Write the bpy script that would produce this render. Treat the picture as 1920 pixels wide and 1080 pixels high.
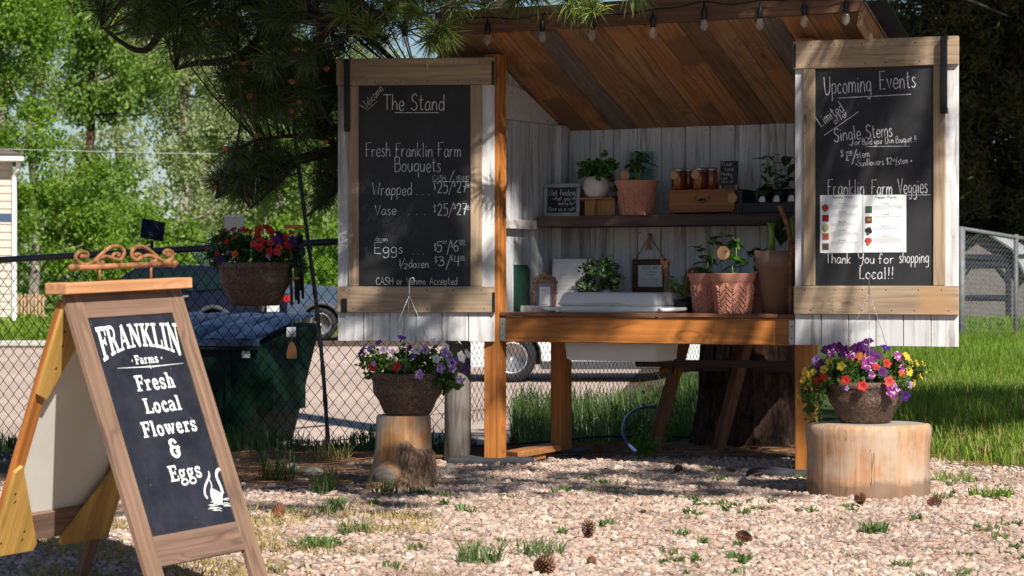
import bpy, math, random
import numpy as np
from mathutils import Vector, Matrix
R = math.radians
random.seed(7); rng = np.random.default_rng(11)
for o in list(bpy.data.objects): bpy.data.objects.remove(o)
SC = bpy.context.scene
COL = SC.collection

# ------------------------------------------------------------------ camera, sky, sun, exposure
FPX = 4533.0; CAMH = 0.97; HOR = 530.0
cam_d = bpy.data.cameras.new('camera'); cam = bpy.data.objects.new('camera', cam_d); COL.objects.link(cam)
cam_d.sensor_width = 36; cam_d.lens = FPX/1920*36; cam_d.clip_start = .1; cam_d.clip_end = 900
cam.location = (0, 0, CAMH); cam.rotation_euler = (math.pi/2 - math.atan((540-HOR)/FPX), 0, 0)
cam_d.dof.use_dof = True; cam_d.dof.focus_distance = 12.4; cam_d.dof.aperture_fstop = 8.0
SC.camera = cam
SUN = Vector((.30, -.70, .65)).normalized()
W = bpy.data.worlds.new('World'); SC.world = W; W.use_nodes = True
nt = W.node_tree; nt.nodes.clear()
sky = nt.nodes.new('ShaderNodeTexSky'); sky.sky_type = 'NISHITA'; sky.sun_disc = False
sky.sun_elevation = math.asin(SUN.z); sky.sun_rotation = math.atan2(SUN.x, SUN.y)
sky.air_density = 1.0; sky.dust_density = .25; sky.ozone_density = 3.5
bg = nt.nodes.new('ShaderNodeBackground'); bg.inputs[1].default_value = .052
wo = nt.nodes.new('ShaderNodeOutputWorld')
nt.links.new(sky.outputs[0], bg.inputs[0]); nt.links.new(bg.outputs[0], wo.inputs[0])
sl = bpy.data.lights.new('sun', 'SUN'); sl.energy = 5.0; sl.angle = R(.55); sl.color = (1, .95, .87)
so = bpy.data.objects.new('sun', sl); COL.objects.link(so)
so.rotation_euler = SUN.to_track_quat('Z', 'Y').to_euler(); so.location = SUN*30
SC.view_settings.view_transform = 'Standard'; SC.view_settings.look = 'None'
SC.view_settings.exposure = .60; SC.view_settings.gamma = 1; SC.view_settings.use_curve_mapping = False

# ------------------------------------------------------------------ pixel <-> place helpers (used only to measure real positions)
def P(px, py, Y): return Vector(((px-960)/FPX*Y, Y, CAMH-(py-HOR)/FPX*Y))
def plane_uv(O, U, V, px, py):
    d = Vector(((px-960)/FPX, 1, -(py-HOR)/FPX)); C = Vector((0, 0, CAMH))
    n = U.cross(V); t = (O-C).dot(n)/d.dot(n); q = C+d*t-O
    return q.dot(U)/U.dot(U), q.dot(V)/V.dot(V)

# ------------------------------------------------------------------ object helpers
def setp(o, label=None, cat=None, group=None, kind=None):
    if label: o['label'] = label
    if cat: o['category'] = cat
    if group: o['group'] = group
    if kind: o['kind'] = kind
    return o
def thing(name, label, cat, loc=(0, 0, 0), rz=0, group=None):
    o = bpy.data.objects.new(name, None); COL.objects.link(o); o.empty_display_size = .1
    o.matrix_basis = Matrix.Translation(loc) @ Matrix.Rotation(rz, 4, 'Z')
    return setp(o, label, cat, group)
def inst(me, name, parent=None, M=None):
    o = bpy.data.objects.new(name, me); COL.objects.link(o)
    if parent: o.parent = parent
    if M is not None: o.matrix_basis = M
    return o
def copy_tree(o, parent=None):
    c = o.copy(); COL.objects.link(c); c.parent = parent
    for ch in list(o.children): copy_tree(ch, c)
    return c
def npmesh(name, Vv, F, mats, smooth=False, mi=None):
    me = bpy.data.meshes.new(name); Vv = np.asarray(Vv, dtype=np.float32); F = np.asarray(F, dtype=np.int32)
    k = F.shape[1]; n = len(F)
    me.vertices.add(len(Vv)); me.vertices.foreach_set('co', Vv.ravel())
    me.loops.add(n*k); me.loops.foreach_set('vertex_index', F.ravel())
    me.polygons.add(n); me.polygons.foreach_set('loop_start', np.arange(0, n*k, k, dtype=np.int32))
    me.polygons.foreach_set('use_smooth', np.full(n, smooth))
    for m in (mats if isinstance(mats, (list, tuple)) else [mats]): me.materials.append(m)
    if mi is not None: me.polygons.foreach_set('material_index', np.asarray(mi, dtype=np.int32))
    me.update(calc_edges=True); return me

class MB:
    def __init__(s): s.v = []; s.f = []; s.m = []; s.s = []
    def add(s, vs, fs, mi=0, sm=False, M=None):
        b = len(s.v); s.v += [tuple(M @ Vector(v)) if M is not None else tuple(v) for v in vs]
        for f in fs: s.f.append([b+i for i in f]); s.m.append(mi); s.s.append(sm)
        return s
    def box(s, a, b, c=0.0, mi=0, M=None):
        (x0, y0, z0), (x1, y1, z1) = a, b
        x0, x1 = min(x0, x1), max(x0, x1); y0, y1 = min(y0, y1), max(y0, y1); z0, z1 = min(z0, z1), max(z0, z1)
        if c <= 0:
            v = [(x, y, z) for x in (x0, x1) for y in (y0, y1) for z in (z0, z1)]
            return s.add(v, [(0, 1, 3, 2), (4, 6, 7, 5), (0, 4, 5, 1), (2, 3, 7, 6), (0, 2, 6, 4), (1, 5, 7, 3)], mi, False, M)
        c = min(c, (x1-x0)*.45, (y1-y0)*.45, (z1-z0)*.45)
        v = []; X = (x0, x1); Y = (y0, y1); Z = (z0, z1); I = {}
        for i in (0, 1):
            for j in (0, 1):
                for k in (0, 1):
                    sx, sy, sz = (1-2*i)*c, (1-2*j)*c, (1-2*k)*c
                    I[i, j, k] = len(v)
                    v += [(X[i], Y[j]+sy, Z[k]+sz), (X[i]+sx, Y[j], Z[k]+sz), (X[i]+sx, Y[j]+sy, Z[k])]
        f = []
        for a_ in (0, 1):
            q = [I[a_, 0, 0], I[a_, 1, 0], I[a_, 1, 1], I[a_, 0, 1]]; f.append(q if a_ else q[::-1])
            q = [I[0, a_, 0]+1, I[1, a_, 0]+1, I[1, a_, 1]+1, I[0, a_, 1]+1]; f.append(q[::-1] if a_ else q)
            q = [I[0, 0, a_]+2, I[1, 0, a_]+2, I[1, 1, a_]+2, I[0, 1, a_]+2]; f.append(q if a_ else q[::-1])
            for b_ in (0, 1):
                f.append([I[a_, b_, 0], I[a_, b_, 1], I[a_, b_, 1]+1, I[a_, b_, 0]+1])
                f.append([I[a_, 0, b_], I[a_, 1, b_], I[a_, 1, b_]+2, I[a_, 0, b_]+2])
                f.append([I[0, a_, b_]+1, I[1, a_, b_]+1, I[1, a_, b_]+2, I[0, a_, b_]+2])
                for c_ in (0, 1): f.append([I[a_, b_, c_], I[a_, b_, c_]+1, I[a_, b_, c_]+2]) if b_ >= 0 else None
        f = [list(t) for t in {tuple(sorted(t)): t for t in f}.values()]
        return s.add(v, f, mi, False, M)
    def tube(s, pts, r, n=8, mi=0, sm=True, cap=True, M=None):
        pts = [Vector(p) for p in pts]; rr = r if isinstance(r, (list, tuple)) else [r]*len(pts)
        vs = []; fs = []; prev = None
        for i, p in enumerate(pts):
            t = (pts[min(i+1, len(pts)-1)]-pts[max(i-1, 0)]).normalized()
            if prev is None:
                a = Vector((0, 0, 1)) if abs(t.z) < .9 else Vector((1, 0, 0)); u = t.cross(a).normalized()
            else: u = (prev-t*prev.dot(t)).normalized()
            prev = u; w = t.cross(u)
            for k in range(n):
                g = 2*math.pi*k/n; vs.append(p+(u*math.cos(g)+w*math.sin(g))*rr[i])
        for i in range(len(pts)-1):
            for k in range(n):
                a = i*n+k; b = i*n+(k+1) % n; fs.append((a, b, b+n, a+n))
        if cap: fs += [tuple(range(n))[::-1], tuple((len(pts)-1)*n+k for k in range(n))]
        return s.add(vs, fs, mi, sm, M)
    def lathe(s, prof, n=24, mi=0, sm=True, M=None, wob=0):
        vs = []; fs = []
        for i, (r, z) in enumerate(prof):
            for k in range(n):
                g = 2*math.pi*k/n; q = 1+wob*math.sin(3*g+1)*.5+wob*.5*math.sin(5*g+2+i*.3); vs.append((r*q*math.cos(g), r*q*math.sin(g), z))
        for i in range(len(prof)-1):
            for k in range(n):
                a = i*n+k; b = i*n+(k+1) % n; fs.append((a, b, b+n, a+n))
        if prof[0][0] > 1e-4: fs.append(tuple(range(n))[::-1])
        if prof[-1][0] > 1e-4: fs.append(tuple((len(prof)-1)*n+k for k in range(n)))
        return s.add(vs, fs, mi, sm, M)
    def prism(s, poly, d0, d1, ax='y', mi=0, M=None):
        n = len(poly)
        def q(p, d): return {'y': (p[0], d, p[1]), 'x': (d, p[0], p[1]), 'z': (p[0], p[1], d)}[ax]
        vs = [q(p, d0) for p in poly]+[q(p, d1) for p in poly]
        fs = [tuple(range(n)), tuple(range(2*n-1, n-1, -1))]+[(i, i+n, (i+1) % n+n, (i+1) % n) for i in range(n)]
        return s.add(vs, fs, mi, False, M)
    def blob(s, c, r, n=10, mi=0, M=None, noise=0, seed=0):
        rr = random.Random(seed); c = Vector(c); r = (r, r, r) if isinstance(r, (int, float)) else r; vs = []; fs = []
        for i in range(n+1):
            a = math.pi*i/n
            for k in range(2*n):
                b = math.pi*k/n; q = 1+noise*(rr.random()-.5)*(1 if 0 < i < n else 0)
                vs.append((c.x+r[0]*q*math.sin(a)*math.cos(b), c.y+r[1]*q*math.sin(a)*math.sin(b), c.z-r[2]*q*math.cos(a)))
        for i in range(n):
            for k in range(2*n):
                a = i*2*n+k; b = i*2*n+(k+1) % (2*n); fs.append((a, b, b+2*n, a+2*n))
        return s.add(vs, fs, mi, True, M)
    def ribbon(s, pts, w, y, mi=0, taper=False):
        """flat stroke in the xz plane at depth y (front faces -y)"""
        pts = [Vector((p[0], p[1])) for p in pts]; n = len(pts); vs = []
        for i, p in enumerate(pts):
            t = pts[min(i+1, n-1)]-pts[max(i-1, 0)]
            t = t.normalized() if t.length > 1e-9 else Vector((1, 0))
            ww = w[i] if isinstance(w, (list, tuple)) else w
            q = Vector((-t.y, t.x))*ww/2
            vs += [(p.x+q.x, y, p.y+q.y), (p.x-q.x, y, p.y-q.y)]
        return s.add(vs, [(2*i, 2*i+1, 2*i+3, 2*i+2) for i in range(n-1)], mi)
    def mesh(s, name, mats):
        me = bpy.data.meshes.new(name); me.from_pydata(s.v, [], s.f)
        for m in (mats if isinstance(mats, (list, tuple)) else [mats]): me.materials.append(m)
        me.polygons.foreach_set('material_index', s.m); me.polygons.foreach_set('use_smooth', s.s)
        me.update(); return me
    def build(s, name, mats, parent=None, M=None): return inst(s.mesh(name, mats), name, parent, M)

def spline(pts, k=6):
    pts = [Vector(p) for p in pts]; out = []
    for i in range(len(pts)-1):
        p0 = pts[max(i-1, 0)]; p1 = pts[i]; p2 = pts[i+1]; p3 = pts[min(i+2, len(pts)-1)]
        for j in range(k):
            t = j/k; out.append(.5*((2*p1)+(p2-p0)*t+(2*p0-5*p1+4*p2-p3)*t*t+(3*p1-p0-3*p2+p3)*t**3))
    out.append(pts[-1]); return out
def TR(x, y, z, rz=0, rx=0, ry=0, s=1):
    return Matrix.Translation((x, y, z)) @ Matrix.Rotation(rz, 4, 'Z') @ Matrix.Rotation(ry, 4, 'Y') @ Matrix.Rotation(rx, 4, 'X') @ Matrix.Scale(s, 4)

# ------------------------------------------------------------------ materials
class NT:
    def __init__(s, name):
        s.m = bpy.data.materials.new(name); s.m.use_nodes = True; s.t = s.m.node_tree
        s.b = s.t.nodes['Principled BSDF']; s.out = s.t.nodes['Material Output']
    def n(s, ty, **kw):
        o = s.t.nodes.new('ShaderNode'+ty)
        for k, v in kw.items():
            if k.startswith('i_'):
                key = k[2:]; o.inputs[int(key) if key.isdigit() else key.replace('_', ' ')].default_value = v
            else: setattr(o, k, v)
        return o
    def l(s, a, b): s.t.links.new(a, b)
    def coord(s, kind='Object', rnd=True, scale=(1, 1, 1)):
        tc = s.n('TexCoord'); mp = s.n('Mapping'); mp.inputs['Scale'].default_value = scale
        src = tc.outputs[kind]
        if rnd:
            oi = s.n('ObjectInfo'); mu = s.n('Math', operation='MULTIPLY', i_1=37.0); s.l(oi.outputs['Random'], mu.inputs[0])
            ad = s.n('VectorMath', operation='ADD'); s.l(src, ad.inputs[0]); s.l(mu.outputs[0], ad.inputs[1]); src = ad.outputs[0]
        s.l(src, mp.inputs['Vector']); return mp.outputs[0]
    def noise(s, co, scale, detail=4, rough=.55, dist=0):
        o = s.n('TexNoise'); o.inputs['Scale'].default_value = scale; o.inputs['Detail'].default_value = detail
        o.inputs['Roughness'].default_value = rough; o.inputs['Distortion'].default_value = dist; s.l(co, o.inputs['Vector']); return o.outputs['Fac']
    def ramp(s, fac, stops):
        o = s.n('ValToRGB'); e = o.color_ramp.elements
        while len(e) < len(stops): e.new(.5)
        for q, (p, c) in zip(e, stops): q.position = p; q.color = (c, c, c, 1) if isinstance(c, (int, float)) else (*c, 1)
        s.l(fac, o.inputs[0]); return o.outputs[0]
    def mix(s, fac, a, b, mode='MIX'):
        o = s.n('MixRGB', blend_type=mode)
        for sock, v in ((o.inputs[0], fac), (o.inputs[1], a), (o.inputs[2], b)):
            if hasattr(v, 'is_linked') or hasattr(v, 'links'): s.l(v, sock)
            elif isinstance(v, (int, float)): sock.default_value = v if sock.name == 'Fac' or sock == o.inputs[0] else (v, v, v, 1)
            else: sock.default_value = (*v, 1)
        return o.outputs[0]
    def bump(s, h, strength=.4, dist=.005):
        o = s.n('Bump'); o.inputs['Strength'].default_value = strength; o.inputs['Distance'].default_value = dist
        s.l(h, o.inputs['Height']); s.l(o.outputs[0], s.b.inputs['Normal'])
    def color(s, c):
        if hasattr(c, 'links'): s.l(c, s.b.inputs['Base Color'])
        else: s.b.inputs['Base Color'].default_value = (*c, 1)
        return s
    def done(s, rough=.7, metal=0, spec=.4):
        s.b.inputs['Roughness'].default_value = rough; s.b.inputs['Metallic'].default_value = metal
        s.b.inputs['Specular IOR Level'].default_value = spec; return s.m
def dk(c, f): return tuple(x*f for x in c)

def plain(name, c, rough=.6, metal=0, spec=.4, var=.25, sc=18, bump=.15):
    m = NT(name); co = m.coord(); f = m.noise(co, sc, 5)
    m.color(m.mix(m.ramp(f, [(.35, 0.0), (.65, 1.0)]), dk(c, 1-var), dk(c, 1+var*.35)))
    if bump: m.bump(m.noise(co, sc*4, 3), bump, .003)
    return m.done(rough, metal, spec)
def wood(name, c, axis='x', dark=.45, rough=.75, ring=9, patch=None, pam=.0, blotch=.35, knots=True, nail=False):
    sc = {'x': (.55, 7, 7), 'y': (7, .55, 7), 'z': (7, 7, .55)}[axis]
    sf = {'x': (1.2, 42, 42), 'y': (42, 1.2, 42), 'z': (42, 42, 1.2)}[axis]
    sk = {'x': (1, 2.6, 2.6), 'y': (2.6, 1, 2.6), 'z': (2.6, 2.6, 1)}[axis]
    m = NT(name); co = m.coord(scale=sc); cf = m.coord(scale=sf); cp = m.coord(scale=(1, 1, 1)); ck = m.coord(scale=sk)
    base = m.noise(co, 1.0, 3, .5, .4)
    if knots:
        vo = m.n('TexVoronoi'); vo.inputs['Scale'].default_value = 1.9; m.l(ck, vo.inputs['Vector'])
        kd = vo.outputs['Distance']
        kn = m.ramp(kd, [(.0, 1.0), (.28, .0)]); kmul = m.n('Math', operation='MULTIPLY', i_1=.35); m.l(kn, kmul.inputs[0])
        ad = m.n('Math', operation='ADD'); m.l(base, ad.inputs[0]); m.l(kmul.outputs[0], ad.inputs[1]); base2 = ad.outputs[0]
    else: base2 = base
    mu = m.n('Math', operation='MULTIPLY', i_1=float(ring)*6.28); m.l(base2, mu.inputs[0])
    si = m.n('Math', operation='SINE'); m.l(mu.outputs[0], si.inputs[0])
    rg = m.ramp(si.outputs[0], [(.0, .0), (.55, .25), (1, 1.0)])
    fine = m.noise(cf, 1.0, 4, .65)
    colr = m.mix(m.ramp(fine, [(.3, .0), (.7, 1.0)]), dk(c, .62), dk(c, 1.18))
    rgm = m.n('Math', operation='MULTIPLY', i_1=dark); m.l(rg, rgm.inputs[0])
    colr = m.mix(rgm.outputs[0], colr, dk(c, .38))
    bl = m.n('Math', operation='MULTIPLY', i_1=blotch); m.l(m.ramp(m.noise(cp, 3.2, 4), [(.4, .0), (.7, 1.0)]), bl.inputs[0])
    colr = m.mix(bl.outputs[0], colr, dk(c, .45))
    if knots:
        colr = m.mix(m.ramp(kd, [(.03, .85), (.075, .0)]), colr, dk(c, .22))
    if patch:
        colr = m.mix(m.ramp(m.noise(cp, 2.1, 2, .4), [(pam, .0), (pam+.05, .85)]), colr, patch)
    m.color(colr); m.bump(fine, .45, .002); return m.done(rough, 0, .3)
def paintwood(name, axis='z', paint=(.74, .74, .73), bare=(.20, .18, .165), amt=.5):
    sc = {'x': (1.6, 34, 34), 'z': (34, 34, 1.6), 'y': (34, 1.6, 34)}[axis]; sw_ = {'x': (.9, 9, 9), 'z': (9, 9, .9), 'y': (9, .9, 9)}[axis]
    m = NT(name); co = m.coord(scale=sc); cw = m.coord(scale=sw_); cp = m.coord()
    s1 = m.noise(co, 1.3, 6, .75, .3); s2 = m.noise(cw, 1.6, 4, .6); s3 = m.noise(cp, 34, 3, .6)
    fine = m.ramp(s1, [(.42, .0), (.58, 1.0)]); zone = m.ramp(s2, [(amt-.08, .10), (amt+.10, 1.0)])
    mask = m.mix(1.0, fine, zone, 'MULTIPLY')
    oi = m.n('ObjectInfo'); tone = m.ramp(oi.outputs['Random'], [(0, (.80, .80, .82)), (.5, (.93, .90, .88)), (1, (1, 1, 1))])
    pc = m.mix(m.ramp(s2, [(.35, 0.0), (.65, 1.0)]), dk(paint, .84), paint)
    pc = m.mix(1.0, pc, tone, 'MULTIPLY'); col = m.mix(mask, pc, m.mix(s1, bare, dk(bare, 1.6)))
    col = m.mix(m.ramp(s3, [(.66, .0), (.74, .45)]), col, bare)
    m.color(col); m.bump(s1, .5, .003); return m.done(.8, 0, .25)
def leafmat(name, c, trans=.35, var=.5, rough=.5):
    m = NT(name); g = m.n('NewGeometry')
    col = m.ramp(g.outputs['Random Per Island'], [(0, dk(c, 1-var)), (.5, c), (1, (min(1, c[0]*(1+var*.9)), c[1]*(1+var*.5), c[2]*(1+var*.1)))])
    cp = m.coord(rnd=False); col = m.mix(m.ramp(m.noise(cp, .8, 2), [(.35, .0), (.65, .45)]), col, dk(c, .55))  # broad noise darkens the leaf colour, painted in as foliage shading
    m.color(col); m.done(rough, 0, .35)
    tr = m.n('BsdfTranslucent'); m.l(m.mix(.5, col, (c[0]*1.6, c[1]*1.7, c[2]*.6)), tr.inputs[0])
    mx = m.n('MixShader'); mx.inputs[0].default_value = trans
    m.l(m.b.outputs[0], mx.inputs[1]); m.l(tr.outputs[0], mx.inputs[2]); m.l(mx.outputs[0], m.out.inputs[0]); return m.m
def glass(name, tint=(1, 1, 1), a=.25):
    m = NT(name); tb = m.n('BsdfTransparent'); tb.inputs[0].default_value = (*tint, 1)
    m.color(dk(tint, .6)); m.done(.08, 0, .6); mx = m.n('MixShader'); mx.inputs[0].default_value = a
    m.l(tb.outputs[0], mx.inputs[1]); m.l(m.b.outputs[0], mx.inputs[2]); m.l(mx.outputs[0], m.out.inputs[0]); return m.m

M = {}
CED = (.46, .17, .045)
M['post'] = wood('cedar_post', (.54, .195, .045), 'z', .62, .6, ring=7)
M['beam'] = wood('cedar_beam', (.56, .20, .045), 'x', .60, .55, ring=7)
M['cedar_y'] = wood('cedar_end', (.42, .17, .055), 'y', .35, .6)
M['barn_x'] = wood('pale_barn_board_x', (.43, .31, .205), 'x', .38, .8, patch=(.40, .24, .12), pam=.72)
M['barn_z'] = wood('pale_barn_board_z', (.43, .31, .205), 'z', .38, .8, patch=(.42, .22, .09), pam=.70)
M['fascia'] = wood('weathered_fascia', (.20, .105, .062), 'x', .5, .8)
M['roofp'] = wood('roof_plank_brown', (.37, .215, .115), 'y', .62, .75, patch=(.42, .19, .07), pam=.63, blotch=.6)
M['roofp2'] = wood('roof_plank_dark', (.225, .135, .080), 'y', .6, .8, patch=(.30, .12, .04), pam=.64, blotch=.7)
M['roofp3'] = wood('roof_plank_orange', (.44, .215, .09), 'y', .6, .75, patch=(.17, .10, .06), pam=.55, blotch=.7)
M['roofg'] = wood('roof_plank_grey', (.20, .165, .14), 'y', .5, .8)
M['shelf'] = wood('dark_shelf_board', (.085, .055, .045), 'x', .5, .7)
M['top'] = wood('counter_top_board', (.22, .095, .05), 'x', .5, .6)
M['rough_leg'] = wood('weathered_leg', (.20, .085, .040), 'z', .5, .8)
M['post_grey'] = wood('grey_log', (.22, .19, .165), 'z', .55, .9)
M['white_z'] = paintwood('weathered_white_plank', 'z', (.75, .75, .755), (.24, .225, .21), amt=.50)
M['white_int'] = paintwood('weathered_white_wall', 'z', (.68, .70, .73), (.17, .165, .165), amt=.49)
M['white_x'] = paintwood('white_trim', 'x', (.66, .62, .60), amt=.60)
m = NT('chalkboard_paint'); cp = m.coord(scale=(1, 1, .5)); f = m.noise(cp, 5, 4, .6, .3)
m.color(m.ramp(f, [(.3, (.012, .012, .014)), (.75, (.034, .034, .038))])); m.bump(m.noise(cp, 160, 2), .05, .001); M['chalkboard'] = m.done(.62, 0, .35)
m = NT('chalk'); cp = m.coord(rnd=False); m.color(m.ramp(m.noise(cp, 160, 3), [(.3, (.22, .22, .23)), (.55, (.68, .68, .68))])); M['chalk'] = m.done(.9, 0, .1)
M['white_paint'] = plain('white_lettering', (.80, .79, .76), .6, var=.1)
M['black_metal'] = plain('black_metal', (.018, .018, .02), .45, .3)
M['galv'] = plain('galvanised_metal', (.42, .45, .46), .4, .7)
M['pen_metal'] = plain('dull_pen_metal', (.16, .165, .165), .6, .2)
M['zinc'] = plain('weathered_zinc', (.36, .38, .38), .5, .5)
M['fence_blk'] = plain('black_fence_rail', (.035, .037, .042), .42, .2)
M['fence_wire'] = plain('black_vinyl_wire', (.005, .005, .006), .75, 0, spec=.15)
M['rust'] = plain('rusty_iron', (.33, .145, .06), .75, .1, var=.6, sc=30, bump=.4)
m = NT('bronze_resin_pot'); cp = m.coord(); f = m.noise(cp, 70, 5, .7, 1.2); g2_ = m.noise(cp, 9, 3)
cc = m.mix(m.ramp(f, [(.40, .0), (.62, 1.0)]), (.060, .034, .024), (.150, .095, .068)); cc = m.mix(m.ramp(m.mix(1.0, m.ramp(f, [(.52, .0), (.64, 1.0)]), m.ramp(g2_, [(.48, .0), (.62, 1.0)]), 'MULTIPLY'), [(0, 0.0), (1, .7)]), cc, (.34, .27, .22)); m.color(cc); m.bump(f, 1.0, .006); M['resin'] = m.done(.6, 0, .35)
M['terra'] = plain('terracotta', (.54, .235, .165), .65, 0, var=.12, sc=10)
M['pot_taupe'] = plain('taupe_plastic_pot', (.27, .165, .115), .55, var=.08)
M['ceramic'] = plain('cream_ceramic', (.60, .56, .50), .3, spec=.5, var=.12)
M['cooler'] = plain('white_cooler_plastic', (.70, .70, .70), .6, var=.05, bump=.03)
M['greenbox'] = plain('green_painted_metal', (.006, .045, .030), .45)
M['dumpster'] = plain('green_dumpster_paint', (.003, .024, .013), .65, spec=.2, var=.4, sc=6)
M['lid'] = plain('dark_blue_plastic_lid', (.022, .036, .085), .32, var=.03, bump=0)
M['soil'] = plain('potting_soil', (.03, .02, .015), .95, var=.5, sc=60)
M['paper'] = plain('white_paper', (.78, .78, .78), .7, var=.03, bump=0)
M['ink'] = plain('grey_ink', (.25, .25, .27), .8, bump=0)
M['ink_dk'] = plain('dark_ink', (.06, .06, .07), .8, bump=0)
M['ink_lt'] = plain('faint_ink', (.50, .50, .52), .8, bump=0)
M['mauve'] = plain('mauve_mat_board', (.26, .20, .25), .8, bump=0)
M['paver'] = plain('dark_rubber_paver', (.045, .048, .055), .85, var=.4)
M['rock_w'] = plain('pale_rock', (.50, .46, .40), .9, var=.4, sc=14, bump=.6)
M['rock_g'] = plain('grey_rock', (.22, .20, .19), .9, var=.4, sc=14, bump=.6)
M['stain'] = wood('stained_oak', (.33, .135, .045), 'x', .4, .5, blotch=.2)
M['stain_d'] = wood('dark_frame_wood', (.14, .070, .035), 'x', .4, .6)
M['riser'] = wood('bamboo_riser', (.42, .22, .085), 'z', .2, .5, blotch=.1, knots=False)
M['honey'] = plain('honey', (.20, .045, .008), .12, spec=.7, var=.3, bump=0)
M['kraft'] = plain('kraft_tag', (.50, .27, .13), .8, var=.1)
M['brass'] = plain('brass', (.30, .20, .08), .35, .8)
M['hose'] = plain('blue_hose', (.05, .09, .19), .35)
M['drip'] = plain('black_drip_tube', (.012, .012, .013), .45)
M['tray'] = plain('black_nursery_tray', (.010, .010, .012), .5)
M['bulb'] = glass('clear_bulb_glass', (1, .97, .92), .22)
M['tealglass'] = glass('teal_glass', (.35, .60, .55), .45)
M['twine'] = plain('jute_twine', (.42, .26, .11), .9)
M['rooster'] = plain('rooster_resin', (.26, .15, .09), .6, var=.5, sc=25)
M['comb'] = plain('rooster_comb', (.30, .10, .05), .6)
M['stalk'] = plain('green_stalk', (.20, .33, .06), .5, var=.2)
M['gusset'] = wood('yellow_plywood', (.56, .33, .085), 'z', .3, .6, blotch=.3)
M['sign_z'] = wood('brown_sign_stile', (.245, .150, .100), 'z', .55, .8, blotch=.2)
M['sign_x'] = wood('brown_sign_rail', (.230, .140, .100), 'x', .6, .8, blotch=.2)
M['sign_top'] = wood('fresh_cut_pine', (.62, .30, .14), 'x', .3, .7)
m = NT('black_sign_panel'); cp = m.coord(rnd=False); f = m.noise(cp, 5, 5, .7); sp_ = m.noise(m.coord(rnd=False, scale=(150, 150, 45)), 1.0, 2, .5)
cc = m.ramp(f, [(.35, (.012, .013, .020)), (.7, (.034, .035, .045))]); cc = m.mix(m.ramp(sp_, [(.735, .0), (.76, .8)]), cc, (.45, .43, .40)); m.color(cc); M['signboard'] = m.done(.45, 0, .35)
M['hardboard'] = plain('white_hardboard', (.66, .64, .58), .45, var=.1, sc=3, bump=.03)
M['solar'] = plain('solar_cell', (.012, .016, .035), .25, spec=.5, bump=0)
M['siding'] = plain('beige_siding', (.52, .44, .37), .8, var=.06)
M['trim_w'] = plain('white_gutter', (.78, .78, .76), .5, var=.04)
M['blue_trim'] = plain('navy_trim', (.04, .07, .14), .6)
M['shingle'] = plain('brown_shingle', (.16, .12, .11), .9, var=.4)
M['picket'] = wood('tan_picket', (.50, .33, .20), 'z', .3, .8, knots=False)
M['conc'] = plain('concrete', (.46, .43, .39), .9, var=.2)
M['barn_w'] = plain('weathered_shed_wall', (.17, .155, .145), .9, var=.25)
M['barn_r'] = plain('pale_shed_roof', (.42, .42, .43), .6, var=.15)
M['barn_b'] = plain('shed_navy_trim', (.018, .022, .035), .6)
M['conebrown'] = plain('pine_cone_scales', (.20, .085, .038), .8, var=.6, sc=40)
M['twig'] = plain('bark_twig', (.045, .032, .024), .9, var=.4)
M['pollen'] = plain('rusty_pollen_cones', (.23, .075, .022), .8)
M['needle'] = leafmat('pine_needles', (.066, .105, .026), .15, .5, .45)
M['needle_y'] = leafmat('sun_toned_pine_needles', (.15, .21, .045), .25, .5, .4)  # brighter copy of the needle green, sun painted into the front sprays
M['needle_r'] = leafmat('rusty_conifer_sprays', (.075, .070, .016), .15, .7, .6)
M['leaf_pet'] = leafmat('petunia_leaves', (.075, .16, .028), .3, .5)
M['leaf_dk'] = leafmat('dark_houseplant_leaves', (.045, .115, .025), .25, .4, .35)
M['leaf_box'] = leafmat('boxwood_leaves', (.070, .19, .022), .3, .5, .4)
M['leaf_fau'] = leafmat('muted_foliage', (.055, .095, .045), .2, .6, .5)
M['grass'] = leafmat('lawn_blades', (.20, .32, .040), .5, .5, .5)
M['grass_sh'] = leafmat('shade_toned_grass', (.060, .115, .025), .30, .5, .5)  # darker copy of the lawn green, shade painted into the blades
M['weed'] = leafmat('gravel_weeds', (.13, .22, .065), .3, .5, .6)
M['straw'] = leafmat('dry_grass', (.42, .34, .13), .3, .4, .7)
M['cotton'] = leafmat('cottonwood_leaves', (.21, .33, .075), .5, .6, .45)
M['cotton2'] = leafmat('grey_green_leaves', (.36, .42, .22), .5, .35, .45)
M['lime'] = leafmat('bright_green_leaves', (.175, .31, .035), .45, .5, .45)
M['spruce'] = leafmat('blue_spruce_needles', (.11, .17, .13), .1, .5, .6)
def bark(name, c, sx=9, sz=2.2):
    m = NT(name); co = m.coord(scale=(sx, sx, sz)); cb_ = m.coord(); f = m.noise(co, 1.0, 8, .72, 1.6); g2 = m.noise(cb_, 30, 5, .7)
    e = m.ramp(f, [(.36, .0), (.50, .55), (.62, 1.0)])
    cc = m.mix(e, dk(c, .22), m.mix(m.ramp(g2, [(.3, 0.0), (.7, 1.0)]), dk(c, .7), dk(c, 1.45)))
    m.color(cc); m.bump(f, 1.0, .03); return m.done(.95, 0, .1)
M['bark'] = bark('pine_bark', (.10, .058, .042), 15, 5); M['bark_l'] = bark('pale_bark', (.34, .30, .25), 4, 1)
def carpaint(name, c): 
    m = NT(name); m.color(c); m.b.inputs['Coat Weight'].default_value = .35; m.b.inputs['Coat Roughness'].default_value = .08; return m.done(.25, 0, .2)
M['car_navy'] = carpaint('navy_car_paint', (.007, .008, .017)); M['car_grey'] = carpaint('blue_grey_car_paint', (.050, .070, .105)); M['car_white'] = carpaint('white_car_paint', (.68, .69, .68))
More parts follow.
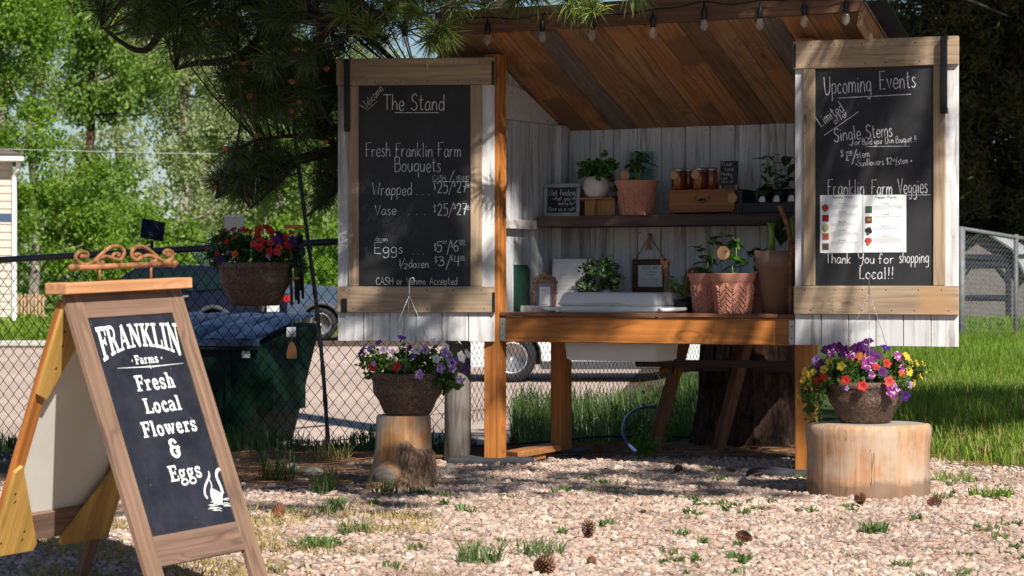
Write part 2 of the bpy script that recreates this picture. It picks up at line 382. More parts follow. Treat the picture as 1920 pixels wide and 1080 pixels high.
M['clad'] = plain('grey_car_cladding', (.055, .057, .065), .6); M['tyre'] = plain('tyre_rubber', (.014, .014, .015), .8)
M['rim'] = plain('alloy_rim', (.62, .62, .63), .3, .7); M['tail'] = plain('red_tail_lamp', (.50, .02, .015), .25, bump=0)
M['carglass'] = plain('dark_car_glass', (.005, .012, .009), .05, spec=.8, bump=0)
for k, c in dict(red=(.62, .035, .02), orange=(.70, .13, .03), purple=(.085, .02, .22), deep=(.10, .010, .12), yellow=(.78, .60, .07), white=(.75, .75, .70), magenta=(.34, .03, .26), coral=(.68, .07, .06), lilac=(.36, .20, .52)).items():
    m = NT('petal_'+k); g = m.n('NewGeometry'); cp = m.coord(); 
    cc = m.mix(m.ramp(m.noise(cp, 120, 2), [(.35, .0), (.65, 1.0)]), dk(c, .65), c)
    if k in ('lilac', 'magenta'): cc = m.mix(m.ramp(m.noise(cp, 90, 1), [(.58, .0), (.62, 1.0)]), cc, (.72, .66, .74))
    m.color(cc); m.done(.6, 0, .3); tr = m.n('BsdfTranslucent'); m.l(cc, tr.inputs[0]); mx = m.n('MixShader'); mx.inputs[0].default_value = .3
    m.l(m.b.outputs[0], mx.inputs[1]); m.l(tr.outputs[0], mx.inputs[2]); m.l(mx.outputs[0], m.out.inputs[0]); M['f_'+k] = m.m
M['f_eye'] = plain('flower_throat', (.05, .012, .03), .8, bump=0); M['f_eyey'] = plain('flower_throat_yellow', (.55, .38, .04), .8, bump=0)
# ------------------------------------------------------------------ setting: ground, lot, lawn
def sst(t): t = np.clip(t, 0, 1); return t*t*(3-2*t)
def lotm(x, y): return sst((y-14.3)/2.4)*sst((.35+.085*y-x)/1.4)
def gz(x, y):
    x = np.asarray(x, float); y = np.asarray(y, float)
    z = -.28*lotm(x, y)
    z = z+.40*sst((y-47.4)/3)*sst((-5.5-x)/3)
    z = z+.010*np.sin(x*3.1+y*1.3)*np.cos(y*2.3-x)*(y < 20)+.03*np.sin(x*.9+2)*np.sin(y*.7)*sst((x-2.2)/1)*sst((y-13)/2)
    z = z-.11*sst((-.35-x)/.8)*sst((9.4-y)/1.5)
    return z
def gzf(x, y): return float(gz(x, y))
def spread(a, b, d0, g, lim):
    out = [a]; d = d0
    while out[-1] < b: out.append(out[-1]+d); d = min(d*g, lim)
    return out
ys = list(np.arange(3, 16, .16))+spread(16, 640, .2, 1.07, 40)
xp = spread(.0, 330, .16, 1.07, 30); xs = [-v for v in xp[:0:-1]]+xp
X, Y = np.meshgrid(xs, ys); Z = gz(X, Y); nx = len(xs); ny = len(ys)
Vg = np.stack([X.ravel(), Y.ravel(), Z.ravel()], 1)
ii, jj = np.meshgrid(np.arange(nx-1), np.arange(ny-1)); a = (jj*nx+ii).ravel()
Fg = np.stack([a, a+1, a+nx+1, a+nx], 1)
def gravelp(x, y):   # how much loose stone lies here
    wob = .22*np.sin(x*2.1)+.13*np.sin(x*5.3+1)
    front = sst((13.45+wob*.4-y)/.35)
    left = 1-sst((y-(10.9+wob+.75*np.clip(x+1.0, 0, 2)))/.9)*sst((-.35-x)/.6)
    right = 1-sst((x-2.30-wob*.5)/.35)*sst((y-(12.35+wob*.6))/.5)
    return np.clip(front*left*right, 0, 1)
def grassp(x, y):
    wob = .2*np.sin(x*2.7)+.12*np.sin(x*6.1+1)
    return sst((y-12.6-wob)/.5)*sst((x-2.2)/.4)
colg = np.zeros((len(Vg), 4), np.float32); colg[:, 3] = 1
gx, gy = Vg[:, 0], Vg[:, 1]
dirt = np.array([.115, .078, .055]); grav = np.array([.37, .285, .235]); lawn = np.array([.06, .085, .022]); far = np.array([.12, .20, .03])
gp = gravelp(gx, gy)[:, None]; c = dirt*(1-gp)+grav*gp
q = grassp(gx, gy)[:, None]; c = c*(1-q)+lawn*q
q = (sst((gy-15)/1.5)*(1-lotm(gx, gy)))[:, None]; c = c*(1-q)+lawn*q
q = sst((gy-16)/1.2)[:, None]*(lotm(gx, gy) > .5)[:, None]*.0; c = c*(1-q)+grav*q
q = sst((gy-56)/4)[:, None]; c = c*(1-q)+far*q
q = (sst((gy-47.6)/.6)*sst((-5.5-gx)/2))[:, None]; c = c*(1-q)+far*q
colg[:, :3] = c
me = npmesh('ground', Vg, Fg, [], True)
at = me.color_attributes.new('zone', 'FLOAT_COLOR', 'POINT'); at.data.foreach_set('color', colg.ravel())
m = NT('earth_and_grit'); ac = m.n('Attribute', attribute_name='zone'); cp = m.coord(rnd=False)
f = m.noise(cp, 55, 6, .7); f2 = m.noise(cp, 2.5, 5, .6)
m.color(m.mix(1.0, m.mix(1.0, ac.outputs['Color'], m.ramp(f, [(.25, .45), (.75, 1.35)]), 'MULTIPLY'), m.ramp(f2, [(.3, .75), (.7, 1.15)]), 'MULTIPLY'))
m.bump(f, .7, .012); me.materials.append(m.done(.95, 0, .15))
setp(inst(me, 'ground'), kind='structure')
# parking lot sheet
lx = np.linspace(0, 1, 60); ly = np.array(spread(17.0, 47.0, .3, 1.12, 3)); ly[-1] = 47.0
Xl = np.array([[(-34)+(.085*y-1.1+34)*t for t in lx] for y in ly]); Yl = np.repeat(ly[:, None], 60, 1)
Zl = gz(Xl, Yl)+.006
a = (np.arange(len(ly)-1)[:, None]*60+np.arange(59)[None, :]).ravel()
me = npmesh('parking_lot', np.stack([Xl.ravel(), Yl.ravel(), Zl.ravel()], 1), np.stack([a, a+1, a+61, a+60], 1), [], True)
m = NT('pale_gravel_lot'); cp = m.coord(rnd=False); f = m.noise(cp, 26, 6, .75); f2 = m.noise(cp, .35, 4)
m.color(m.mix(1.0, m.ramp(f, [(.3, (.34, .255, .205)), (.55, (.54, .425, .355)), (.75, (.68, .57, .49))]), m.ramp(f2, [(.3, .8), (.7, 1.08)]), 'MULTIPLY')); m.bump(f, .5, .02)
me.materials.append(m.done(.95, 0, .1)); setp(inst(me, 'parking_lot'), kind='structure')
# kerb stones by the house lawn
b = MB()
for k in range(10): b.box((-34+2.9*k, 47.0, -.40), (-34+2.9*k+2.88, 47.35, -.16), .02)
setp(b.build('kerb', M['conc']), kind='structure')

# pebbles
ico_v = []; ph = (1+5**.5)/2
for s1 in (-1, 1):
    for s2 in (-1, 1): ico_v += [(0, s1, s2*ph), (s1, s2*ph, 0), (s2*ph, 0, s1)]
ico_v = np.array(ico_v)/1.902
from itertools import combinations
ico_f = []
for t in combinations(range(12), 3):
    p = ico_v[list(t)]; d = [np.linalg.norm(p[i]-p[j]) for i, j in ((0, 1), (1, 2), (0, 2))]
    if max(d) < 1.06:
        n_ = np.cross(p[1]-p[0], p[2]-p[0]); ico_f.append(t if n_.dot(p.sum(0)) > 0 else (t[0], t[2], t[1]))
ico_f = np.array(ico_f)
def rotm(n, tilt=3.14):
    a = rng.uniform(0, 6.283, n); b_ = rng.normal(0, 1, n)*tilt; c_ = rng.uniform(0, 6.283, n)
    def rz(t): z = np.zeros_like(t); o = np.ones_like(t); return np.stack([np.cos(t), -np.sin(t), z, np.sin(t), np.cos(t), z, z, z, o], 1).reshape(-1, 3, 3)
    def rx(t): z = np.zeros_like(t); o = np.ones_like(t); return np.stack([o, z, z, z, np.cos(t), -np.sin(t), z, np.sin(t), np.cos(t)], 1).reshape(-1, 3, 3)
    return rz(a) @ rx(b_) @ rz(c_)
def pebbles(px, py, s, name, mat, sink=.25, flat=.55):
    n = len(px); v = ico_v[None]*(1+rng.normal(0, .17, (n, 12, 1)))
    v = v*(s[:, None, None]*np.stack([rng.uniform(.8, 1.25, n), rng.uniform(.6, 1, n), rng.uniform(flat-.1, flat+.2, n)], 1)[:, None, :])
    v = np.einsum('nij,nkj->nki', rotm(n, .35), v)
    pz = gz(px, py)+s*flat*(1-2*sink)*.6
    v = v+np.stack([px, py, pz], 1)[:, None, :]
    F = (ico_f[None]+12*np.arange(n)[:, None, None]).reshape(-1, 3)
    return npmesh(name, v.reshape(-1, 3), F, mat, False)
m = NT('mixed_gravel_stone'); g = m.n('NewGeometry'); cp = m.coord(rnd=False)
cc0 = m.ramp(g.outputs['Random Per Island'], [(0, (.25, .175, .14)), (.2, (.53, .42, .35)), (.45, (.42, .29, .23)), (.62, (.62, .51, .43)), (.8, (.46, .36, .30)), (.93, (.66, .60, .54)), (1, (.30, .265, .25))])
cc = m.mix(1.0, cc0, m.ramp(m.noise(cp, 1.1, 5, .65), [(.32, (.62, .55, .50)), (.5, (.92, .86, .82)), (.7, (1.06, 1.0, .97))]), 'MULTIPLY')
m.color(m.mix(1.0, cc, m.ramp(m.noise(cp, 90, 3), [(.3, .8), (.7, 1.1)]), 'MULTIPLY')); M['gravel'] = m.done(.85, 0, .25)
n = 125000; yy = 6.9+(13.9-6.9)*rng.random(n)**1.0; xx = rng.uniform(-.235, .235, n)*yy+rng.uniform(-.1, .1, n)
pr = gravelp(xx, yy); clump = .5+.5*np.sin(xx*4.1+np.sin(yy*3))*np.sin(yy*3.7+1.3*xx)
bare_ = np.clip(np.sin(xx*2.3+1.7*np.sin(yy*1.1))*np.sin(yy*1.9+xx*1.4+2)-.35, 0, 1)
keep = rng.random(n) < np.clip(pr*1.0+.03, 0, 1)*(.86+.14*clump)*(1-.75*bare_)*np.clip(1.25-(yy-9)*.08, .7, 1)
xx, yy = xx[keep][:64000], yy[keep][:64000]
s = np.clip(rng.lognormal(-4.80, .42, len(xx)), .005, .026)
setp(inst(pebbles(xx, yy, s, 'gravel', M['gravel']), 'gravel'), kind='stuff')

# ------------------------------------------------------------------ grass blades, weeds
def blades(x, y, h, w, lean=.35, z=None):
    n = len(x); a = rng.uniform(0, 6.283, n); d = np.stack([np.cos(a), np.sin(a)], 1); s = np.stack([-d[:, 1], d[:, 0]], 1)
    L = rng.normal(0, lean, n)*h; z = gz(x, y) if z is None else z
    b0 = np.stack([x, y, z-.01], 1)
    def pt(t, k, ww):
        p = b0.copy(); p[:, :2] += d*(L*k)[:, None]; p[:, 2] += h*t
        e = np.zeros_like(p); e[:, :2] = s*(w*ww)[:, None]/2; return p-e, p+e
    a1, a2 = pt(0, 0, .8); b1, b2 = pt(.5, .3, 1); c1, c2 = pt(.85, .75, .6); tp = b0.copy(); tp[:, :2] += d*(L*1.15)[:, None]; tp[:, 2] += h*rng.uniform(.85, 1, n)
    v = np.stack([a1, a2, b1, b2, c1, c2, tp], 1).reshape(-1, 3); o = 7*np.arange(n)[:, None]
    F = np.concatenate([o+np.array([0, 1, 3]), o+np.array([0, 3, 2]), o+np.array([2, 3, 5]), o+np.array([2, 5, 4]), o+np.array([4, 5, 6])], 0)
    return v, F
def grass_field(n, xf, y0, y1, pf, hf, w, name, mat, yp=1.0, lean=.35):
    y = y0+(y1-y0)*rng.random(n)**yp; x = xf(y); k = rng.random(n) < pf(x, y); x, y = x[k], y[k]
    h = hf(x, y)*rng.uniform(.55, 1.15, len(x)); v, F = blades(x, y, h, w*(1+.25*(y-12)/12 if True else 1)*rng.uniform(.7, 1.3, len(x)), lean)
    return setp(inst(npmesh(name, v, F, mat), name), kind='stuff')
clumpy = lambda x, y: .35+.65*(np.sin(x*5+np.sin(y*4)*1.5)*np.sin(y*4.3+x*2) > -.25)
grass_field(62000, lambda y: y*rng.uniform(.145, .235, len(y)), 12.3, 34, lambda x, y: grassp(x, y)*clumpy(x, y)*(x > .155*y), lambda x, y: .10+.17*sst((y-12.6)/2.5)+.10*sst((y-17)/8), .0068, 'tall_grass', M['grass'], 1.5)
grass_field(5000, lambda y: y*rng.uniform(.155, .235, len(y)), 12.4, 26, lambda x, y: grassp(x, y), lambda x, y: .12+.16*sst((y-12.6)/2.5), .005, 'dry_lawn_blades', M['straw'], 1.4, .5)
grass_field(22000, lambda y: y*rng.uniform(.14, .25, len(y)), 30, 62, lambda x, y: np.ones_like(x), lambda x, y: .34+0*x, .016, 'far_grass', M['grass'], 1.3)
grass_field(11000, lambda y: y*rng.uniform(.0, .125, len(y)), 14.8, 24, lambda x, y: clumpy(x, y)*sst((y-14.8)/1.2)*(x > -.2), lambda x, y: .10+.18*sst((y-14.5)/2), .0065, 'grass_behind_stand', M['grass_sh'], 1.3)
grass_field(9000, lambda y: y*rng.uniform(-.22, -.015, len(y)), 13.2, 16.6, lambda x, y: np.exp(-((y-14.05-.12*(-x-1))/.55)**2)*clumpy(x, y), lambda x, y: .13+.05*np.sin(x*7)+0*x, .006, 'grass_along_fence', M['grass_sh'])
grass_field(15000, lambda y: y*rng.uniform(-.2, -.03, len(y)), 7.6, 10.6, lambda x, y: (np.sin(x*6+np.sin(y*5)*2)*np.sin(y*6+x*3) > .2)*sst((10.6-y)/1.2)*sst((.25-x+.4*np.sin(y*2))/.9), lambda x, y: .05+0*x, .0045, 'sparse_yellow_grass', M['straw'], lean=.8)
def tuft(n, r, h, w=.004, lean=.7):
    a = rng.uniform(0, 6.283, n); q = r*np.sqrt(rng.random(n)); hh = h*rng.uniform(.5, 1.1, n)
    return blades(q*np.cos(a), q*np.sin(a), hh, np.full(n, w), lean, np.zeros(n))
wv, wf, k0 = [], [], 0
for i in range(250):
    y = rng.uniform(7.7, 12.6); x = y*rng.uniform(-.12, .225)
    if gravelp(x, y) < .3 or (np.sin(x*3.3+1)*np.sin(y*2.9) < rng.uniform(-.6, .5)): continue
    v, F = tuft(int(rng.uniform(10, 40)), rng.uniform(.012, .05), rng.uniform(.012, .035), .007, .9)
    v[:, 0] += x; v[:, 1] += y; v[:, 2] += gzf(x, y)+.012; wv.append(v); wf.append(F+k0); k0 += len(v)
setp(inst(npmesh('small_weeds', np.concatenate(wv), np.concatenate(wf), M['weed']), 'small_weeds'), kind='stuff')
# needle litter and bark chips on the dirt
n = 11000; y = rng.uniform(8.2, 14.4, n); x = y*rng.uniform(-.16, .2, n); k = (rng.random(n) < (1-gravelp(x, y))*.9+.02); x, y = x[k], y[k]; n = len(x)
a = rng.uniform(0, 6.28, n); L = rng.uniform(.04, .08, n); dx, dy = np.cos(a)*L, np.sin(a)*L; z = gz(x, y)+rng.uniform(.004, .015, n)+.014*(gravelp(x, y) > .4); w_ = .0025
v = np.stack([np.stack([x-dx, y-dy, z], 1), np.stack([x+dx, y+dy, z+.004], 1), np.stack([x+dx, y+dy, z+.004+w_], 1), np.stack([x-dx, y-dy, z+w_], 1)], 1).reshape(-1, 3)
M['litter'] = plain('dry_needle_litter', (.26, .13, .06), .9, bump=0)
setp(inst(npmesh('needle_litter', v, (4*np.arange(n)[:, None]+np.arange(4)), M['litter']), 'needle_litter'), kind='stuff')

def tuft_thing(px, py, n, r, h, label, mat='grass_sh', w=.0045):
    Yd = FPX*CAMH/(py-HOR); X_ = (px-960)/FPX*Yd; v, F = tuft(n, r, h, w)
    t = inst(npmesh('grass_tuft', v, F, M[mat]), 'grass_tuft'); t.location = (X_, Yd, gzf(X_, Yd)+.003); setp(t, label, 'grass tuft', 'grass tufts on the ground')
tuft_thing(520, 905, 120, .10, .16, 'grass tuft on the bare dirt beside the sandwich board, left of the pale rock')
tuft_thing(605, 925, 80, .07, .14, 'thin grass tuft on dirt between the pale rock and the short stump')
tuft_thing(625, 962, 70, .07, .09, 'bright spiky grass tuft where the dirt meets the gravel, left of the short stump')
tuft_thing(735, 928, 90, .10, .09, 'low grass tuft growing against the foot of the short stump')
tuft_thing(665, 1003, 90, .07, .07, 'small pale green tuft on gravel in front of the short stump', 'weed')
tuft_thing(900, 1052, 110, .08, .10, 'yellowish grass tuft on gravel near the bottom edge, left of the round pine cone', 'weed')
tuft_thing(1010, 1040, 110, .09, .08, 'wispy pale grass tuft just behind the round pine cone', 'weed')
tuft_thing(595, 1020, 150, .10, .05, 'flat spreading green weed patch on gravel right of the sandwich board', 'weed', .008)
tuft_thing(1860, 930, 150, .11, .05, 'bright green mat of weed on gravel right of the wide stump', 'lime', .008)
tuft_thing(1640, 1000, 90, .05, .06, 'round green weed clump on gravel in front of the wide stump', 'weed', .008)
tuft_thing(1790, 905, 90, .10, .08, 'short yellow green tuft at the lawn edge behind the wide stump', 'grass')
tuft_thing(1835, 862, 150, .14, .07, 'leafy dark green tuft beside a pine cone at the edge of the tall grass', 'grass_sh', .009)
tuft_thing(625, 868, 60, .09, .12, 'dry straw coloured tuft at the foot of the crooked pole', 'straw')

# ------------------------------------------------------------------ leaf clouds and trees
def leafcloud(C, rad, n, size, flat=0.0, asp=.55):
    C = np.asarray(C, float); k = rng.integers(0, len(C), n); rr = np.asarray(rad, float)
    rr = rr[k][:, None] if rr.ndim else rr
    d = rng.normal(0, 1, (n, 3)); d /= np.linalg.norm(d, axis=1)[:, None]; p = C[k]+d*rr*rng.random((n, 1))**.5
    t = rng.normal(0, 1, (n, 3)); t[:, 2] *= (1-flat); t /= np.linalg.norm(t, axis=1)[:, None]
    u = rng.normal(0, 1, (n, 3)); u[:, 2] *= (1-flat); b_ = np.cross(t, u); b_ /= np.linalg.norm(b_, axis=1)[:, None]; nn = np.cross(t, b_)
    s = size*rng.uniform(.6, 1.3, (n, 1))
    v = np.stack([p-t*s*.5, p+b_*s*asp*.5-t*s*.05+nn*s*.08, p+t*s*.5, p-b_*s*asp*.5-t*s*.05+nn*s*.08], 1).reshape(-1, 3)
    return v, 4*np.arange(n)[:, None]+np.arange(4)
def ell_pts(n, ells):
    out = []
    w = np.array([e[3]*e[4]*e[5] for e in ells]); w = w/w.sum(); k = rng.choice(len(ells), n, p=w)
    for i in k:
        cx, cy, cz, a, b_, c_ = ells[i]; d = rng.normal(0, 1, 3); d /= np.linalg.norm(d); r_ = rng.random()**(1/2.2)
        out.append((cx+d[0]*a*r_, cy+d[1]*b_*r_, cz+d[2]*c_*r_))
    return np.array(out)
def tree(name, label, x, y, h, r, ells, mat, ncl, rc, nleaf, size, bk='bark_l', cat='tree', group=None, lean=0, limbs=14, z0=None, lr=.25):
    z0 = gzf(x, y)-.05 if z0 is None else z0
    t = thing(name, label, cat, (x, y, z0), 0, group); rr_ = random.Random(int(x*100+y))
    tp = [Vector((lean*k/6*h+rr_.uniform(-.02, .02)*h*(k > 0), rr_.uniform(-.02, .02)*h, h*k/6)) for k in range(7)]
    b = MB().tube(spline(tp, 3), [r*(1-.75*i/18)*(1.25 if i == 0 else 1) for i in range(19)], 9); b.build('trunk', M[bk], t)
    C = ell_pts(ncl, ells); C[:, 2] -= z0*0
    bl = MB()
    for i in range(limbs):
        c = Vector(C[rr_.randrange(len(C))]); k = max(.15, min(.92, (c.z-abs(c.x)*.5)/h)); p0 = tp[int(k*6)].lerp(tp[min(6, int(k*6)+1)], k*6-int(k*6))
        bl.tube(spline([p0, p0.lerp(c, .5)+Vector((0, 0, -.06*h*rr_.random())), c], 4), [r*lr*(1-.8*j/8)+.004 for j in range(9)], 5)
    if limbs: bl.build('limbs', M[bk], t)
    v, F = leafcloud(C, rc*rng.uniform(.6, 1.3, ncl), nleaf, size)
    inst(npmesh('crown', v, F, M[mat]), 'crown', t); return t
# cottonwoods (their own coordinates: crown ellipsoids relative to the foot)
def pxX(px, Y): return (px-960)/FPX*Y
g1 = 'cottonwood trees beyond the parking lot'
tree('cottonwood_tree', 'tall dark-shaded cottonwood behind the bright green tree at the far left', pxX(185, 66), 66, 12, .17, [(0, 0, 9.4, 1.5, 1.5, 2.6), (.5, 0, 6.4, 1.6, 1.2, 1.2), (-.3, 0, 3.2, 1.4, 1, 1.2)], 'cotton', 90, .62, 22000, .16, 'bark', group=g1, limbs=22)
tree('cottonwood_tree', 'tall cottonwood with grey forked limbs left of the overhanging pine', pxX(330, 70), 70, 12, .2, [(0, 0, 7.6, 1.9, 1.5, 2.2), (.6, 0, 4.6, 1.9, 1.2, 1.6)], 'cotton2', 70, .62, 16000, .15, group=g1, limbs=24, lean=.04)
tree('cottonwood_tree', 'pale feathery cottonwood seen through the lower pine boughs', pxX(455, 74), 74, 11, .17, [(0, 0, 6.2, 1.7, 1.5, 2.4), (.2, 0, 3, 1.8, 1.2, 1.3)], 'cotton2', 66, .6, 14000, .15, group=g1, limbs=20, lean=-.03)
tree('cottonwood_tree', 'bright cottonwood directly behind the crooked pole', pxX(585, 72), 72, 10, .16, [(0, 0, 4.9, 1.7, 1.5, 2.8), (-.6, 0, 8, 1.5, 1, 1.6)], 'cotton', 66, .6, 14000, .15, group=g1, limbs=16)
tree('cottonwood_tree', 'distant cottonwood filling the gap behind the left door', pxX(720, 78), 78, 10, .18, [(0, 0, 5.5, 2.2, 1.5, 3.4)], 'cotton2', 52, .65, 9000, .18, group=g1, limbs=10)
tree('maple_tree', 'vivid yellow green tree above the beige house at the far left', pxX(10, 58), 58, 10, .15, [(.2, 0, 8.1, 1.45, 1.3, 2.3), (-.4, 0, 5, 1.6, 1.2, 1.5)], 'lime', 84, .55, 26000, .13, limbs=16)
tree('shrub', 'tall bright green shrub between the house corner and the rusty scrollwork', pxX(120, 55), 55, 3.6, .06, [(0, 0, 2.6, 1.15, .9, 1.5), (.7, 0, 1.4, 1.2, .8, 1.0)], 'lime', 46, .42, 9500, .12, cat='shrub', group='shrubs beyond the parking lot', limbs=16)
tree('shrub', 'rounded bright green shrub behind the solar lamp', pxX(255, 58), 58, 2.6, .05, [(0, 0, 1.5, 1.5, .9, 1.3)], 'lime', 40, .42, 7500, .12, cat='shrub', group='shrubs beyond the parking lot', limbs=10)
tree('shrub', 'low leafy shrub above the roof of the dark car', pxX(345, 62), 62, 2.2, .05, [(0, 0, 1.2, 1.5, .9, 1.0)], 'cotton', 36, .42, 6000, .13, cat='shrub', group='shrubs beyond the parking lot', limbs=8)
tree('blue_spruce', 'grey blue spruce behind the hanging basket', pxX(402, 60), 60, 2.4, .06, [(0, 0, 1.0, .62, .6, .8), (0, 0, 1.75, .38, .4, .6)], 'spruce', 40, .22, 6000, .07, 'bark', cat='spruce', limbs=8)
tree('shrub', 'yellow green shrub between the crooked pole and the left door', pxX(610, 64), 64, 3.2, .05, [(0, 0, 1.6, 1.5, .9, 1.6)], 'lime', 40, .45, 6500, .13, cat='shrub', group='shrubs beyond the parking lot', limbs=10)
tree('shrub', 'hazy green shrub above the hanging basket flowers', pxX(500, 70), 70, 3.0, .05, [(0, 0, 1.5, 1.7, .9, 1.5)], 'lime', 40, .5, 6500, .14, cat='shrub', group='shrubs beyond the parking lot', limbs=10)
# far hedge as one mass and more crowns closing the horizon
g2f = 'cottonwood trees far behind the others'
for px_, Yq, hh_, lb_ in ((60, 86, 13, 'far cottonwood filling the sky above the house roof'), (215, 88, 13, 'far cottonwood between the two leftmost tall trees'), (390, 92, 13, 'far cottonwood behind the spruce and hanging basket'), (520, 90, 12, 'far cottonwood behind the hook pole'), (660, 94, 12, 'far cottonwood behind the left door')):
    tree('cottonwood_tree', lb_, pxX(px_, Yq), Yq, hh_, .2, [(0, 0, 8.6, 2.0, 1.5, 2.8), (0, 0, 4.4, 2.2, 1.4, 2.4)], 'cotton2' if px_ % 40 else 'cotton', 84, .62, 8000, .19, group=g2f, limbs=16)
C = np.stack([rng.uniform(-24, 34, 420), rng.uniform(88, 110, 420), rng.uniform(-.2, 3.6, 420)**1.0], 1)
v, F = leafcloud(C, 1.5, 60000, .34); setp(inst(npmesh('distant_woodland', v, F, M['cotton']), 'distant_woodland'), kind='stuff')
# dark conifers on the right
def conifer(label, px, Y_, h, rad, mat, n, group=None, seed=1):
    x = pxX(px, Y_); z0 = gzf(x, Y_); rr_ = random.Random(seed); t = thing('conifer', label, 'conifer', (x, Y_, z0), 0, group)
    MB().tube([(0, 0, -.1), (0, 0, h*.5), (0, 0, h)], [.2, .12, .03], 9).build('trunk', M['bark'], t)
    bl = MB(); pts = []
    for i in range(n):
        zz = h*rr_.uniform(.03, .98); q = rad*(1-zz/h)**.55*rr_.uniform(.75, 1.1); a = rr_.uniform(0, 6.28); e = Vector((q*math.cos(a), q*math.sin(a), zz-.16*q))
        bl.tube([(0, 0, zz), (e.x*.5, e.y*.5, zz+.03*q), e], [.03, .018, .006], 4)
        for j in range(7):
            f_ = .3+.7*j/6; pts.append((e.x*f_+rr_.uniform(-.12, .12), e.y*f_+rr_.uniform(-.12, .12), zz-.16*q*f_*f_-.04+rr_.uniform(-.08, .05)))
    bl.build('limbs', M['twig'], t)
    v, F = leafcloud(pts, .50, n*230, .22, 0, .22); inst(npmesh('crown', v, F, M[mat]), 'crown', t)
conifer('dark conifer with rusty tips rising behind the weathered shed', 1850, 57, 13, 3.6, 'needle_r', 330, seed=3)
conifer('dark shaggy conifer behind the right door, filling the top right corner', 1735, 60, 15, 4.4, 'needle', 330, seed=5)
conifer('dark conifer at the right edge of the frame beyond the shed roof', 1985, 60, 14, 4.2, 'needle_r', 330, seed=8)

# ------------------------------------------------------------------ chain link fences
def chainwires(p0, p1, h, z0f, dw, dh, r, b=None):
    b = b or MB(); p0 = Vector(p0); p1 = Vector(p1); L = (p1-p0).length; d = (p1-p0)/L; nk = int(L/dw); nj = int(h/dh)
    nrm = Vector((-d.y, d.x, 0))
    for k in range(nk):
        base = z0f((k+.5)/nk)
        pts = [p0+d*((k+((j+k) % 2))*dw)+Vector((0, 0, base+j*dh))+nrm*(.002 if (j+k) % 2 else -.002) for j in range(nj+1)]
        b.tube(pts, r, 3, sm=False, cap=False)
    return b
f0 = (pxX(-60, 15.6), 15.6); f1 = (pxX(872, 13.95), 13.95)
ft = thing('chain_link_fence', 'black chain link fence running behind the sandwich board to the left door', 'fence', (f0[0], f0[1], 0))
o = Vector((f0[0], f0[1], 0)); e = Vector((f1[0], f1[1], 0))-o
inst(chainwires((0, 0, 0), e, 1.30, lambda t: -.16+.135*t, .041, .045, .0031).mesh('wire_mesh', M['fence_wire']), 'wire_mesh', ft)
MB().tube([(0, 0, 1.105), e*.5+Vector((0, 0, 1.18)), e+Vector((0, 0, 1.245))], .020, 12).build('top_rail', M['fence_blk'], ft)
MB().tube([e+Vector((0, .03, -.1)), e+Vector((0, .03, 1.3))], .03, 12).build('post', M['fence_blk'], ft)
g0 = Vector((pxX(872, 14.1), 14.1, 0)); g1_ = Vector((pxX(872, 21.0), 21.0, 0)); g2 = Vector((pxX(1420, 27), 27, 0))
ft = thing('chain_link_fence', 'farther chain link fence seen under the counter in front of the white car', 'fence', g0)
inst(chainwires((0, 0, 0), g1_-g0, 1.2, lambda t: -.05-.2*t, .040, .044, .0026).mesh('wire_mesh', M['fence_wire']), 'wire_mesh', ft)
inst(chainwires(g1_-g0, g2-g0, 1.2, lambda t: -.25+.1*t, .043, .046, .0030).mesh('wire_mesh', M['fence_wire']), 'wire_mesh', ft)
MB().tube([(0, 0, 1.2), g1_-g0+Vector((0, 0, .98)), g2-g0+Vector((0, 0, 1.05))], .02, 10).build('top_rail', M['fence_blk'], ft)
# galvanised pen on the right
r0 = Vector((pxX(1803, 30), 30, 0)); r1 = Vector((pxX(1905, 30.6), 30.6, 0)); r2 = Vector((pxX(2080, 31.5), 31.5, 0)); rl = Vector((pxX(1620, 30), 30, 0))
ft = thing('dog_pen_fence', 'grey galvanised chain link pen in front of the weathered shed', 'fence', rl)
for q, hh in ((rl, 1.66), (r0, 1.66), (r1, 1.58), (r2, 1.45)):
    MB().tube([q-rl+Vector((0, 0, -.1)), q-rl+Vector((0, 0, hh))], .045 if q == r0 else .03, 10).build('post', M['pen_metal'], ft)
MB().tube([Vector((0, 0, 1.64)), r0-rl+Vector((0, 0, 1.64)), r1-rl+Vector((0, 0, 1.54)), r2-rl+Vector((0, 0, 1.40))], .028, 8).build('top_rail', M['pen_metal'], ft)
b = chainwires((0, 0, 0), r0-rl, 1.6, lambda t: .02, .03, .03, .0022); chainwires(r0-rl, r2-rl, 1.5, lambda t: .08-.15*t, .03, .03, .0022, b)
b.build('wire_mesh', M['pen_metal'], ft)

